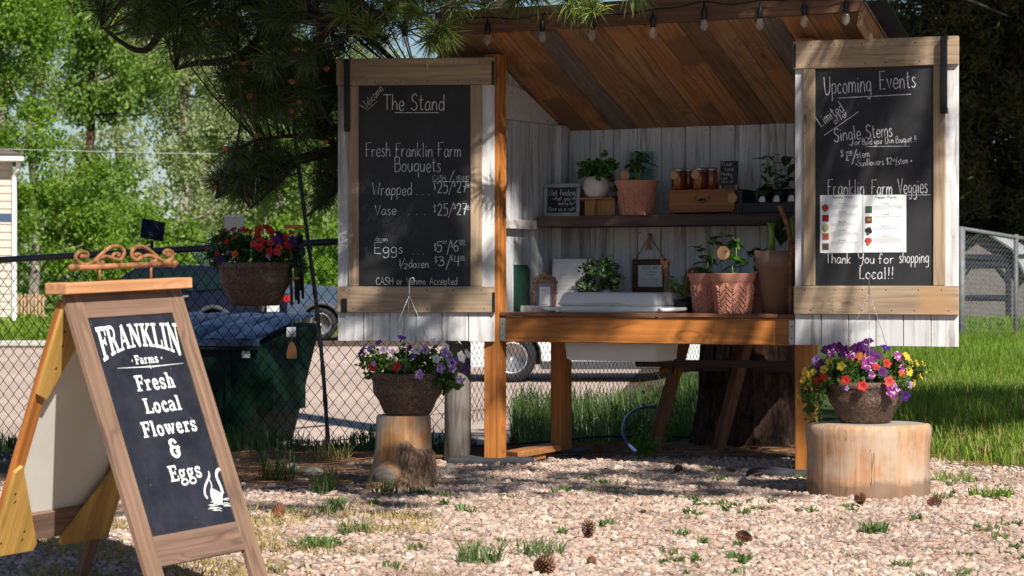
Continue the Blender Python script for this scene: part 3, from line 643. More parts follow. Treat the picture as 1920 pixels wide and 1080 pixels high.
# ------------------------------------------------------------------ weathered shed on the right
sh = thing('garden_shed', 'weathered grey gambrel shed with dark trim behind the chain link pen', 'shed', (pxX(1846, 50), 50, .02), R(-18)); sh.scale = (1.2, 1.2, 1.2)
prof = [(-.62, .28), (-.62, 1.15), (-.42, 1.62), (0, 1.93), (.42, 1.62), (.62, 1.15), (.62, .28)]
b = MB(); b.prism([(x*1.05, z-.3) for x, z in prof], 0, 3.2, 'y'); b.build('wall', M['barn_w'], sh)
for i in range(1, 5):
    (xa, za), (xb, zb) = prof[i], prof[i+1]; b = MB(); xa *= 1.13; xb *= 1.13
    b.add([(xa, -.12, za-.30), (xb, -.12, zb-.30), (xb, 3.3, zb-.30), (xa, 3.3, za-.30), (xa, -.12, za-.25), (xb, -.12, zb-.25), (xb, 3.3, zb-.25), (xa, 3.3, za-.25)], [(0, 1, 2, 3), (7, 6, 5, 4), (0, 4, 5, 1), (1, 5, 6, 2), (2, 6, 7, 3), (3, 7, 4, 0)])
    b.build('roof', M['barn_r'], sh)
    MB().tube([(xa, -.13, za-.27), (xb, -.13, zb-.27)], .035, 6, sm=False).build('roof_trim', M['barn_b'], sh)
dr = MB().box((-.42, -.03, 0), (.42, -.005, 1.12), .01).build('door', M['barn_w'], sh)
for a_, b_ in (((-.42, -.055, 1.06), (.42, -.03, 1.14)), ((-.42, -.055, .5), (.42, -.03, .58)), ((-.46, -.055, 0), (-.38, -.03, 1.06)), ((.38, -.055, 0), (.46, -.03, 1.06)), ((-.7, -.05, 1.2), (.7, -.02, 1.28))):
    MB().box(a_, b_).build('door_trim', M['barn_b'], sh)
for sx in (-1, 1):
    b = MB(); b.prism([(sx*.42, .78), (sx*.20, 1.05), (sx*.27, 1.05), (sx*.42, .86)], -.056, -.031); b.build('door_brace', M['barn_b'], sh)

# ------------------------------------------------------------------ house at far left
Yh = 50; hs = thing('house', 'beige sided house corner with white downspout at the left edge', 'house', (pxX(24, Yh), Yh, .1), R(12.3))
MB().box((-8, .03, -.3), (-.02, 6, 3.35)).build('wall', M['siding'], hs)
z = .0
while z < 3.3:
    b = MB(); b.add([(-8, .02, z), (0, .02, z), (0, .0, z+.155), (-8, .0, z+.155), (-8, -.022, z), (0, -.022, z)], [(4, 5, 2, 3), (0, 1, 5, 4), (1, 2, 5)])
    b.build('siding_board', M['siding'], hs); z += .16
MB().box((-8, -.03, 2.13), (.02, 0.03, 2.3)).build('trim_band', M['blue_trim'], hs)
MB().box((-8, -.45, 3.36), (.22, .0, 3.50), .02).build('gutter', M['trim_w'], hs)
dn = MB().tube(spline([(.12, -.25, 3.36), (.1, -.2, 3.2), (.03, -.06, 3.05), (.03, -.06, 2.5), (.03, -.06, .15), (.05, -.1, .05), (.45, -.2, -.02)], 3), .055, 8); dn.build('downspout', M['trim_w'], hs)
b = MB(); b.add([(-8, -.5, 3.50), (.25, -.5, 3.50), (-1.6, 3.6, 4.2), (-8, 3.6, 4.2), (.25, 6.4, 3.5)], [(0, 1, 2, 3), (1, 4, 2)]); b.build('roof', M['shingle'], hs)
fp = thing('picket_fence', 'short tan wooden picket screen beside the house', 'fence', (pxX(24, 51), 51, .12))
for k in range(9): MB().box((.0+k*.077, 0, .0), (.052+k*.077, .02, .60 if k % 3 else .62), .004).build('slat', M['picket'], fp)
for zz in (.12, .48): MB().box((-.02, .021, zz), (.70, .05, zz+.05)).build('rail', M['picket'], fp)
pl = MB().tube(spline([(-30, 52, 4.3), (-14, 54, 4.02), (-4, 56, 3.93), (12, 58, 4.2)], 8), .008, 5).build('power_line', M['zinc'])
setp(pl, 'thin pale power line crossing in front of the left trees', 'power line')
ub = thing('air_conditioner', 'small grey louvered unit on a wall far behind the hanging basket', 'air conditioner', P(438, 436, 55))
MB().box((-.22, 0, -.0), (.22, .25, .40), .01).build('case', M['clad'], ub)
for k in range(8): MB().box((-.20, -.012, .03+k*.045), (.20, 0, .05+k*.045)).build('louver', M['clad'], ub)
MB().box((-.03, .1, -1.4), (.03, .16, 0)).build('stand', M['zinc'], ub)
grass_field(9000, lambda y: rng.uniform(-10.6, -6, len(y)), 47.5, 54, lambda x, y: np.ones_like(x), lambda x, y: .13+.1*np.sin(x*2)**2, .03, 'house_lawn', M['grass'], 1)

# ------------------------------------------------------------------ cars
def car(label, paint, loc, rz, top, base, L, wheelx, wr, glass_polys, width=1.8, clad=True, tail=None, cat='car', name='parked_car'):
    t = thing(name, label, cat, loc, rz)
    # outline with wheel arches; x along the car, front at -x
    out = [(-L/2, base)]
    for wx in wheelx:
        for k in range(11):
            a = math.pi-math.pi*k/10; rr2 = wr*1.18; z = wr+rr2*math.sin(a)
            out.append((wx+rr2*math.cos(a), max(z if 0 < k < 10 else base, base)))
    out.append((L/2, base)); poly = out+top
    zt = max(p[1] for p in top); zb = .92
    def hw(z): return width/2-(.22*max(0, (z-zb)/(zt-zb)))
    n = len(poly); b = MB(); ins = .05
    cx = 0; 
    def ring(k, s): 
        r_ = []
        for (x, z) in poly:
            f_ = 1 if k else 1-ins/ (L/2)
            r_.append((x*(1 if k else .985), s*(hw(z)-(.06 if k else 0)), z if k == 0 else z+(.02 if z > base+.2 and z > wr*2.3 else 0)))
        return r_
    A = ring(0, -1); B = ring(1, -1); C2 = ring(1, 1); D = ring(0, 1)
    vs = A+B+C2+D; fs = [tuple(range(n))[::-1], tuple(range(3*n, 4*n))]
    for q in range(3): fs += [(q*n+i, q*n+(i+1) % n, (q+1)*n+(i+1) % n, (q+1)*n+i) for i in range(n)]
    b.add(vs, fs); b.build('body', paint, t)
    MB().box((-L/2+.25, -.62, base+.02), (L/2-.25, .62, .80), .05).build('underbody', M['tyre'], t)
    for s_ in (-1, 1):
        for gp in glass_polys:
            b = MB(); P2 = [(x, s_*(hw(z)+.006), z) for x, z in gp]; P3 = [(x, s_*(hw(z)-.02), z) for x, z in gp]; m_ = len(gp)
            b.add(P2+P3, [tuple(range(m_)), tuple(range(2*m_-1, m_-1, -1))]+[(i, (i+1) % m_, (i+1) % m_+m_, i+m_) for i in range(m_)]); b.build('window', M['carglass'], t)
        for wx in wheelx:
            w = MB(); Mx = Matrix.Translation((wx, s_*(width/2-.13), wr)) @ Matrix.Rotation(-s_*math.pi/2, 4, 'X')
            w.lathe([(wr*.62, -.1), (wr*.93, -.1), (wr, -.06), (wr, .06), (wr*.93, .11), (wr*.64, .115), (wr*.62, .07)], 28, M=Mx); wt = w.build('tyre', M['tyre'], t)
            w = MB(); Mz = Mx
            w.lathe([(wr*.66, .112), (wr*.60, .118), (wr*.57, .07)], 28, M=Mz); w.lathe([(.0, .10), (wr*.13, .105), (wr*.14, .07)], 14, M=Mz)
            for k in range(10):
                g_ = 2*math.pi*k/10; w.box((wr*.1, -wr*.055, .075), (wr*.62, wr*.055, .10), .0, M=Mz @ Matrix.Rotation(g_, 4, 'Z'))
            w.build('rim', M['rim'], t)
            MB().lathe([(.0, -.02), (wr*.6, -.02)], 20, M=Mz).build('brake_disc', M['clad'], t)
            if clad:
                b = MB(); pts = [(wx+(wr*1.24)*math.cos(math.pi-math.pi*k/12), s_*(width/2+.012), wr+(wr*1.24)*math.sin(math.pi*k/12)) for k in range(13)]; b.tube(pts, .05, 6); b.build('wheel_arch_trim', M['clad'], t)
    return t
# dark suv, front to the left
suv = car('dark navy SUV parked behind the hanging basket with its tail to the right', M['car_navy'], (pxX(325, 49.5), 49.5, -.275), R(-18), [(2.15, .55), (2.2, .98), (2.02, 1.12), (1.62, 1.50), (.9, 1.58), (-.2, 1.58), (-.55, 1.52), (-1.25, 1.07), (-2.05, .92), (-2.2, .62)], .24, 4.45, (-1.35, 1.32), .34,
    [[(-1.0, 1.10), (-.5, 1.46), (-.12, 1.49), (-.12, 1.08)], [(-.04, 1.08), (-.04, 1.49), (.82, 1.49), (.82, 1.08)], [(.92, 1.09), (.92, 1.48), (1.45, 1.42), (1.7, 1.14)]])
MB().box((2.12, -.85, .38), (2.30, .85, .62), .04).build('rear_bumper', M['clad'], suv); MB().box((-2.26, -.85, .3), (-2.12, .85, .58), .04).build('front_bumper', M['clad'], suv)
for s_ in (-1, 1):
    MB().box((1.95, s_*.62, .84), (2.235, s_*.90, .98), .02).build('tail_lamp', M['tail'], suv)
    MB().box((-1.4, s_*.905-.02, .30), (1.9, s_*.905+.02, .44), .01).build('sill', M['clad'], suv)
MB().box((2.2, -.26, .66), (2.24, .26, .80), .0).build('number_plate', M['trim_w'], suv)
for q in (-.2, .75): MB().box((q-.16, -.925, .96), (q+.04, -.905, .985), .003).build('door_handle', M['rim'], suv)
b = MB(); b.add([(2.03, -.62, 1.12), (2.03, .62, 1.12), (1.66, .56, 1.47), (1.66, -.56, 1.47)], [(0, 1, 2, 3)]); b.build('rear_window', M['carglass'], suv)
pk = car('blue grey pickup with silver wheel seen between the crooked pole and the left door', M['car_grey'], (pxX(752, 53), 53, -.275), R(4), [(2.75, .6), (2.75, 1.0), (1.3, 1.05), (.9, 1.10), (.55, 1.66), (-.3, 1.72), (-.7, 1.68), (-1.3, 1.12), (-2.6, 1.25), (-2.78, 1.2), (-2.78, .6)][::1], .42, 5.5, (-1.75, 1.8), .36,
    [[(-1.05, 1.14), (-.62, 1.6), (-.1, 1.62), (-.1, 1.14)], [(0, 1.14), (0, 1.62), (.45, 1.6), (.75, 1.14)]], cat='pickup', name='parked_pickup')
MB().box((-2.98, -.8, .45), (-2.74, .8, .66), .04).build('bumper', M['rim'], pk); MB().box((-2.82, -.94, .82), (-2.6, -.78, 1.05), .02).build('tail_lamp', M['tail'], pk)
wc = car('white car parked behind the stand, its wheel showing past the left post', M['car_white'], (pxX(955, 31)+1.36, 31, -.275), R(2), [(2.2, .5), (2.25, .9), (1.95, 1.02), (1.3, 1.42), (.4, 1.48), (-.4, 1.42), (-1.1, 1.0), (-2.1, .82), (-2.2, .5)], .20, 4.45, (-1.36, 1.36), .31,
    [[(-.85, 1.02), (-.35, 1.36), (.2, 1.40), (.2, 1.0)], [(.3, 1.0), (.3, 1.40), (1.2, 1.34), (1.55, 1.02)]], clad=False)
for s_ in (-1, 1): MB().box((-1.0, s_*.905-.02, .17), (1.0, s_*.905+.02, .27), .01).build('sill', M['clad'], wc)
MB().box((-2.24, -.6, .55), (-2.14, .6, .66), .02).build('grille', M['clad'], wc)

# ------------------------------------------------------------------ dumpster
dp = thing('dumpster', 'green metal dumpster with dark blue ribbed lid behind the chain link fence', 'dumpster', (pxX(396, 17.6), 17.6, -.28), R(-16))
b = MB(); b.add([(-.75, -.35, .08), (.42, -.35, .08), (.42, .55, .08), (-.75, .55, .08), (-.78, -.45, .80), (.52, -.45, .80), (.62, .60, .95), (-.78, .60, .95)], [(3, 2, 1, 0), (4, 5, 6, 7), (0, 1, 5, 4), (1, 2, 6, 5), (2, 3, 7, 6), (3, 0, 4, 7)]); b.build('hopper', M['dumpster'], dp)
MB().box((-.80, -.49, .77), (.56, -.44, .83), .008).build('rim', M['dumpster'], dp)
b = MB(); b.add([(.44, -.30, .40), (.60, -.30, .33), (.60, .35, .33), (.44, .35, .40), (.52, -.30, .82), (.60, -.30, .64), (.60, .35, .64), (.52, .35, .82)], [(3, 2, 1, 0), (4, 5, 6, 7), (0, 1, 5, 4), (1, 2, 6, 5), (2, 3, 7, 6), (3, 0, 4, 7)]); b.build('fork_pocket', M['dumpster'], dp)
for xx_ in (-.35, -.02, .3): MB().box((xx_, -.455, .1), (xx_+.04, -.38, .78), .005).build('wall_rib', M['dumpster'], dp)
b = MB(); nseg = 72; vs = []; fs = []
for i in range(nseg+1):
    x_ = -.80+1.36*i/nseg; hh_ = .020*abs(math.sin(i*math.pi/12))**.5
    for j in range(7):
        t_ = j/6; vs.append((x_+.06*t_, -.48+1.10*t_, .838+.17*t_+.035*math.sin(math.pi*t_)+hh_))
for i in range(nseg):
    for j in range(6): q = i*7+j; fs.append((q, q+7, q+8, q+1))
b.add(vs, fs, sm=False); lid = b.build('lid', M['lid'], dp)
MB().box((-.80, -.50, .80), (.57, -.475, .85), .005).build('lid_lip', M['lid'], dp)
for x_, z_ in ((-.02, .64), (.43, .72)): MB().box((x_, -.462+.0, z_), (x_+.06, -.456+.0, z_+.06)).build('sticker', M['paper'], dp)
MB().box((.605, -.05, .86), (.665, -.02, .93)).build('sticker', M['paper'], dp)
# ------------------------------------------------------------------ single stroke handwriting (chalk) and slab lettering (paint)
G = {
'A': '7|l 0 0 3.5 10 7 0|l 1.2 3.4 5.8 3.4', 'B': '6|l 0 0 0 10|c 0 10 4 10 5 7.8 3.5 5.6 0 5.4|c 0 5.4 5 5.2 6 2.6 4 .2 0 0', 'C': '6.5|c 6 8.4 4 10 1.4 8.6 0 5 1.2 1 4 -.1 6.4 1.6',
'D': '6.5|l 0 0 0 10|c 0 10 4.5 9.6 6.4 5.5 5 .8 0 0', 'E': '5.5|l 5.5 10 0 10 0 0 5.3 0|l 0 5.2 4 5.2', 'F': '5.5|l 6 10 .3 9.8 .3 0|l -1 5.2 3.6 5.4', 'G': '7|c 6 8.6 3.6 10 .6 8 0 4.6 1.4 .8 4 -.1 6.5 1.6 6.5 4.6|l 3.6 4.6 7.3 4.6',
'H': '6.5|l 0 0 0 10|l 6.3 0 6.3 10|l 0 5 6.3 5', 'L': '5|l .2 10 0 0 5 .2', 'M': '7.5|l 0 0 .4 10 3.7 3.4 7 10 7.4 0', 'N': '6.5|l 0 0 0 10 6.2 0 6.2 10', 'O': '7.5|c 3.7 10 .6 8 0 4.6 1.6 .6 3.8 0 6.6 2 7.2 5.4 6 9 3.7 10',
'P': '6|l .2 0 0 10|c 0 10 4 10.2 5.6 7.6 3.6 5.2 .2 4.8', 'S': '6|c 5.6 8.6 3.4 10.2 .8 8.8 .7 6.4 3.3 5 5.3 3.4 4.8 .8 2 0 -.6 1.4', 'T': '7|l -.6 10 7.4 10|l 3.3 10 3.5 0', 'U': '7|c 0 10 .3 4 1.8 .3 4 0 5.8 2 6.4 5 6.6 10', 'V': '6.5|l 0 10 3 0 6.6 10',
'W': '9|l 0 10 2.2 0 4.5 7.6 6.6 0 9 10', 'Y': '6.5|c 0 10 .6 6.4 3 5 5.4 6.4 6.2 10|c 6.2 10 5.8 3 4.2 -2.2 1.6 -2.6', 'K': '6|l 0 0 0 10|l 5.6 10 .2 4.6 6 0', 'R': '6|l 0 0 0 10|c 0 10 4.4 10 5.4 7.6 3.6 5.4 0 5|l 2.6 5 6 0', 'I': '2|l 1 0 1 10',
'a': '5.5|c 4.7 4.9 2.6 5.7 .4 3.6 .4 1 2.4 0 4.2 1.6 4.8 4.8|c 4.8 5.2 4.6 2 5.6 .1', 'b': '5|l .3 10 0 0|c .1 3 2 5.3 4.4 4.2 4.6 1.4 2.4 0 0 .6', 'c': '4.5|c 4.2 4.6 2.2 5.6 .3 3.8 .3 1.2 2.2 0 4.4 .9', 'd': '5.5|c 4.6 4.4 2.2 5.5 .3 3.4 .5 .8 2.6 0 4.7 2|l 4.8 10 4.9 0',
'e': '4.8|c .3 2.6 4.4 3 4 5.1 2 5.6 .2 3.4 .7 .7 2.8 -.1 4.6 1.1', 'f': '4|c 4 9 2.6 10.3 1.4 8.4 1.4 4 1.4 0|l -.2 5.2 3.4 5.4', 'g': '5.2|c 4.6 4.8 2.4 5.6 .4 3.8 .6 1.2 2.6 .4 4.4 2 4.7 5|c 4.7 5.2 4.9 0 4.4 -3 2.4 -4 .4 -3', 'h': '5|l .2 10 0 0|c 0 2.6 2 5.4 4 4.6 4.4 2.4 4.5 0',
'i': '2|l .8 5.4 1 0|l .9 7.4 1 7.9', 'k': '5|l .2 10 .2 0|l 4.2 5.6 .4 2.4 4.6 0', 'l': '2|l .8 10 1 0', 'm': '7.5|l .1 5.4 0 0|c 0 2.6 1.6 5.4 3.2 4.8 3.6 2.6 3.6 0|c 3.6 2.8 5 5.4 6.8 4.8 7.1 2.4 7.2 0', 'n': '5|l .1 5.4 0 0|c 0 2.6 2 5.4 4 4.6 4.4 2.4 4.5 0',
'o': '5|c 2.3 5.5 .3 3.6 .4 1.2 2.4 0 4.3 1.6 4.4 4 2.3 5.5', 'p': '5|l .3 5.4 0 -4|c .2 4 2.4 5.8 4.5 4.4 4.3 1.4 2.2 .2 .2 1', 'q': '5.2|c 4.6 4.8 2.4 5.6 .4 3.8 .6 1.2 2.6 .4 4.4 2|l 4.8 5.2 4.6 -3.8', 'r': '4|l .1 5.4 .1 0|c .1 2.6 1.4 5 3.6 5.2', 's': '4|c 3.6 4.9 1.8 5.7 .5 4.4 2 3 3.5 1.6 2 -.1 -.2 .7', 't': '4|c 1.6 9 1.5 3 2 .2 3.6 .4|l -.2 6 3.6 6.3',
'u': '5|c 0 5.4 .1 1.6 1.8 0 3.8 1 4.4 5.4|l 4.4 5.4 4.6 0', 'v': '4.6|l 0 5.4 2.2 0 4.5 5.4', 'w': '7|l 0 5.4 1.7 0 3.4 4.4 5 0 6.9 5.4', 'x': '4.6|l 0 5.4 4.4 0|l 4.2 5.4 0 0', 'y': '4.8|c 0 5.4 .3 2 2 .8 4.2 2 4.5 5.4|c 4.5 5.4 4.4 0 3.4 -3.4 1 -3.6', 'z': '4.5|l .2 5.4 4.2 5.4 0 0 4.5 .1',
'0': '5|c 2.4 10 .3 7.4 .3 2.6 2.4 0 4.6 2.6 4.6 7.4 2.4 10', '1': '4|l .6 8 2 10 2 0|l .2 0 4 0', '2': '5.5|c .3 8 2 10.2 4.6 8.6 4.2 5.6 .2 .2|l .2 .2 5.2 .2', '3': '5|c .2 9.2 2.6 10.2 4.4 8.2 2 5.6|c 2 5.6 4.8 4.6 4.6 1 2 -.2 -.2 1.2', '4': '5.5|l .8 10 .2 4.2 5 4.4|l 4.2 10 4 -.5', '5': '5|l 4.8 10 .8 10 .5 5.8|c .5 5.8 3.4 6.6 4.8 3.6 3 0 0 .6', '6': '5|c 3.8 10 1 7 .2 3 1.8 0 4.4 1.2 4.2 4.2 2 5 .4 3', '7': '5|l 0 9.8 5 10 2 0|l 1 5.2 4.6 5.6',
'$': '5|c 4.4 8 2.4 9.2 .6 7.6 2.4 5 4.4 3 2.4 .8 .3 1.8|l 2.2 10.6 2.6 -1', '/': '5|l 4.6 11 .2 -2', '.': '2|l .7 .1 1 .5', '!': '2.4|l 1.6 10 1.2 3|l 1 .2 1.1 .8', '*': '4|l .6 1.6 3 4.4|l 3 1.6 .6 4.4|l 0 3 3.8 3', "'": '2|l 1.4 10 .9 7.6', '?': '5|c .4 8 2.4 10.2 4.4 8 2.4 5 2.3 3|l 2.3 .2 2.4 .8', ' ': '4', ',': '2|l 1 .6 .4 -1.6', '&': '6.5|l 6 0 1 7.6|c 1 7.6 2 10 3.8 9 3.4 6.4 .6 3.4 1 .4 3.2 0 5.6 4', '-': '4|l .5 4 3.6 4', 'j': '2|l 1 5 .6 -3'}
def glyph(ch):
    q = G.get(ch, G['-']).split('|'); w = float(q[0]); st = []
    for s in q[1:]:
        v = s.split(); nums = [float(x) for x in v[1:]]; pts = [(nums[i], nums[i+1], 0) for i in range(0, len(nums), 2)]
        if v[0] == 'c' and len(pts) > 2: pts = [tuple(p) for p in spline(pts, 4)]
        st.append(pts)
    return w, st
def text_strokes(txt, gap=1.6):
    x = 0; out = []; rr_ = random.Random(len(txt)*7+ord(txt[0]))
    for ch in txt:
        w, st = glyph(ch); dy = rr_.uniform(-.25, .25); sc = rr_.uniform(.95, 1.05)
        for s in st: out.append([(x+p[0]*sc, p[1]*sc+dy) for p in s])
        x += w*sc+gap
    return x-gap, out
CH = [0]
def write(b, txt, uvf, x0, y0, x1, cap, y=-.009, lw=.0045, y1=None, gap=1.6, mi=0):
    """uvf maps photo measurements to board metres; the line runs (x0,y0)->(x1,y1)"""
    y1 = y0 if y1 is None else y1
    a = Vector(uvf(x0, y0)); e = Vector(uvf(x1, y1)); c = Vector(uvf(x0, y0-cap)); h = (c-a).length/10
    w, st = text_strokes(txt, gap); d = (e-a)/w; up = Vector((-d.y, d.x)).normalized()*h
    m_ = MB()
    for s in st:
        CH[0] += 1; m_.ribbon([a+d*p[0]+up*p[1] for p in s], lw*.86, y-(CH[0] % 40)*1e-5, mi)
    m_.build('chalk_word', M['chalk'], b)
def line(b, uvf, x0, y0, x1, y1, y=-.009, lw=.004, mi=0):
    CH[0] += 1; MB().ribbon([uvf(x0, y0), uvf(x1, y1)], lw*.86, y-(CH[0] % 40)*1e-5, mi).build('chalk_line', M['chalk'], b)

# ------------------------------------------------------------------ the farm stand
TH = math.asin(.477); SO = Vector((-.151, 12.93, 0))
st = thing('farm_stand', 'rustic open farm stand of orange posts, white planks and two chalkboard doors', 'farm stand', SO, -TH)
SM = Matrix.Translation(SO) @ Matrix.Rotation(-TH, 4, 'Z'); SI = SM.inverted()
def SL(px, py, ly):   # photo measurement at depth ly in the stand -> lx, z
    k = (px-960)/FPX; a = (k*(SO.y+.879*ly)-SO.x-.477*ly)/(.879+.477*k); Yw = SO.y-.477*a+.879*ly
    return a, CAMH-(py-HOR)/FPX*Yw
rr = random.Random(5)
for (x, y, top) in ((0, 0, 2.19), (1.779, 0, 2.19), (0, .77, .788), (1.779, .77, .788)):
    MB().box((x, y, .02), (x+.090, y+.090, top), .004).build('post', M['post'], st)
MB().box((.0925, .016, .655), (1.777, .054, .790), .004).build('front_beam', M['beam'], st)
MB().box((.0925, .80, .655), (1.777, .84, .788), .004).build('rear_beam', M['beam'], st)
for x in (.045, 1.80): MB().box((x-.02, .094, .66), (x+.02, .768, .785), .003).build('side_beam', M['cedar_y'], st)
for x in (.094, 1.745):
    b = MB().box((x, .009, .66), (x+.03, .014, .782), .001)
    for zz in (.69, .75): b.lathe([(.004, 0), (.0, .002)], 8, M=TR(x+.015, .0088, zz, 0, math.pi/2), mi=1)
    b.build('joist_hanger', [M['galv'], M['black_metal']], st)
for k, (y0, y1) in enumerate(((.004, .115), (.48, .60), (.605, .73), (.735, .855))):
    MB().box((.094, y0, .792), (1.776, y1, .812), .003).build('counter_board', M['top'], st)
MB().box((.094, .118, .792), (.36, .476, .812), .003).build('counter_board', M['top'], st)
MB().box((.98, .118, .792), (1.776, .476, .812), .003).build('counter_board', M['top'], st)
# back wall planks
w_ = .1475
for k in range(12):
    x0 = .052+k*w_; top = 1.872-.466*0+rr.uniform(-.006, .0)
    b = MB().box((x0+.0028, .862+rr.uniform(0, .006), .70), (x0+w_-.0028, .884, min(top, 1.855)), .002)
    b.build('wall_plank', M['white_int'], st)
b = MB()
for k in range(26): q = rr.randrange(12)*w_+.052+rr.choice((.02, .125)); b.lathe([(.004, 0), (0, .001)], 6, M=TR(q, .8612, rr.choice((.86, 1.23, 1.42, 1.80))+rr.uniform(-.02, .02), 0, math.pi/2))
b.build('nail_heads', M['black_metal'], st)
# left and right wall planks, tops cut to the roof slope
def ceilz(y): return 2.2765-.466*(y+.10)
for side, nm in ((0, 'left'), (1, 'right')):
    for k in range(5):
        y0 = .093+k*.1345; y1 = y0+.1315; xa, xb = ((-.002, .018) if not side else (1.852, 1.872))
        b = MB(); za, zb = ceilz(y0)-.006, ceilz(y1)-.006
        b.add([(xa, y0, .70), (xb, y0, .70), (xb, y1, .70), (xa, y1, .70), (xa, y0, za), (xb, y0, za), (xb, y1, zb), (xa, y1, zb)], [(3, 2, 1, 0), (4, 5, 6, 7), (0, 1, 5, 4), (1, 2, 6, 5), (2, 3, 7, 6), (3, 0, 4, 7)])
        b.build('wall_plank', M['white_int'], st)
b = MB(); b.prism([(.092, 1.855), (.79, 1.855), (.79, 1.862), (.40, 2.02), (.092, 2.05)], .020, .040, 'x'); b.build('wall_trim_board', M['white_x'], st)
MB().box((.020, .092, 1.262), (.058, .495, 1.313), .002).build('wall_rail', M['white_x'], st)
MB().box((.020, .745, .813), (.078, .860, 1.853), .003).build('corner_stud', M['white_int'], st)
MB().box((.056, .50, 1.277), (1.775, .860, 1.335), .003).build('shelf', M['shelf'], st)
# roof planks
sl_ = math.atan(.466); Lr = 1.16
RM = Matrix.Translation((0, -.118, 2.285)) @ Matrix.Rotation(-sl_, 4, 'X')
x = -.20; k = 0
while x < 2.16:
    wv_ = rr.choice((.128, .139, .139, .146)); wv_ = min(wv_, 2.165-x)
    if wv_ < .05: break
    b = MB().box((x+.0015, .0, .0), (x+wv_-.0015, Lr, .019+rr.uniform(0, .003)), .002)
    b.build('roof_plank', M['roofg'] if k in (4, 13) else M[('roofp', 'roofp2', 'roofp3', 'roofp')[(k*7+k//3) % 4]], st, RM); x += wv_; k += 1
MB().box((-.20, .01, .026), (2.165, Lr-.01, .040), 0).build('roof_deck', M['twig'], st, RM)
x = -.24
while x < 2.2:
    b = MB(); b.box((x, -.03, .042), (x+.147, Lr+.03, .047)); b.box((x-.008, -.03, .047), (x+.01, Lr+.03, .066)); b.build('roof_sheet', M['barn_b'], st, RM); x += .15
MB().box((-.22, -.022, -.0), (2.19, .0-.001, .125), .003).build('fascia', M['fascia'], st, Matrix.Translation((0, -.118, 2.290)))
for x in (-.222, 2.167): MB().box((x, -.02, -.085), (x+.022, Lr, .040), .003).build('rake_board', M['roofp'], st, RM)
for x in (-.225, 2.19): MB().box((x, -.03, .041), (x+.012, Lr, .062), .002).build('drip_edge', M['zinc'], st, RM)

def world_part(me_or_b, name, mats, parent, PMi, MW): return inst(me_or_b.mesh(name, mats) if isinstance(me_or_b, MB) else me_or_b, name, parent, PMi @ MW)
def door(A, B, zb, zt, lay, label):
    A = Vector((*A, 0)); B = Vector((*B, 0)); D = (B-A); w = D.length; D.normalize(); ang = math.atan2(D.y, D.x)
    MW = Matrix.Translation((A.x, A.y, zb)) @ Matrix.Rotation(ang, 4, 'Z'); h = zt-zb; DI = (SI @ MW)
    U = D; V = Vector((0, 0, 1)); O = Vector((A.x, A.y, zb))
    def uv(px, py, off=0): return plane_uv(O, U, V, px, py)
    def ux(px): return uv(px, 400)[0]
    def vy(py, px): return uv(px, py)[1]
    d = MB()
    for z_ in (.12, h-.16): d.box((.01, .021, z_), (w-.01, .042, z_+.09), .003)
    do = inst(d.mesh('door', M['barn_x']), 'door', st, DI); do['label'] = label
    n = 6; pw = w/n
    for k in range(n):
        MB().box((k*pw+.0015, rr.uniform(0, .002), 0+rr.uniform(-.004, .004)), ((k+1)*pw-.0028, .020, h-.002), .002).build('door_plank', M['white_z'], do)
    L_ = lay
    zt0 = vy(L_['ttop'][1], L_['ttop'][0]) if 0 else 0
    yb0, yb1 = vy(L_['bot'][1], L_['cx']), vy(L_['bot'][0], L_['cx']); yt = vy(L_['top'], L_['cx'])
    b = MB().box((-.004, -.024, yt), (w+.002, -.0015, h+.006), .003)
    b.build('frame_board', M['barn_x'], do)
    b = MB().box((.0, -.024, yb0), (w+.002, -.0015, yb1), .003); b.build('frame_board', M['barn_x'], do)
    for (pa, pb) in L_['st']: MB().box((ux(pa), -.021, yb1+.001), (ux(pb), -.0015, yt-.001), .003).build('frame_stile', M['barn_z'], do)
    c0, c1 = ux(L_['cb'][0]), ux(L_['cb'][1]); MB().box((c0-.004, -.0085, yb1+.0005), (c1+.004, -.0015, yt-.0005), .0).build('chalkboard', M['chalkboard'], do)
    sb = MB()
    for zz in (yb0+.02, yb1-.02, yt+.02, h-.02):
        for k in range(6): sb.lathe([(.0035, 0), (0, .0012)], 6, M=TR((k+.5)*pw+rr.uniform(-.02, .02), -.0242, zz, 0, math.pi/2))
    sb.build('screw_heads', M['black_metal'], do)
    return do, MW, uv, ux, vy, w, h
dl, MWl, uvl, uxl, vyl, wl, hl = door((-.935, 12.96), (-.091, 12.88), .657, 2.163, dict(top=160, bot=(537, 586), cx=780, st=((655, 673.5), (882.5, 904)), cb=(674, 882)), 'left door, its chalkboard listing bouquet and egg prices')
CB = dl
write(CB, 'Welcome', uvl, 686, 207, 720, 15, y1=168, lw=.003); line(CB, uvl, 688, 208, 708, 190, lw=.002)
write(CB, 'The Stand', uvl, 720, 207, 834, 30, lw=.0052); line(CB, uvl, 741, 211.5, 824, 211.5)
write(CB, 'Fresh Franklin Farm', uvl, 687, 294, 864, 26, lw=.0042); write(CB, 'Bouquets', uvl, 741, 322, 827, 27, lw=.0042)
write(CB, 'CASH', uvl, 812, 339, 836, 10, lw=.0028); write(CB, '/', uvl, 843, 337, 853, 17); write(CB, 'VENMO', uvl, 855, 338, 880, 8, lw=.0028); line(CB, uvl, 811, 341, 881, 341, lw=.003)
write(CB, 'Wrapped', uvl, 699, 366, 773, 23); write(CB, '. . .', uvl, 781, 366, 806, 20, gap=4, lw=.006)
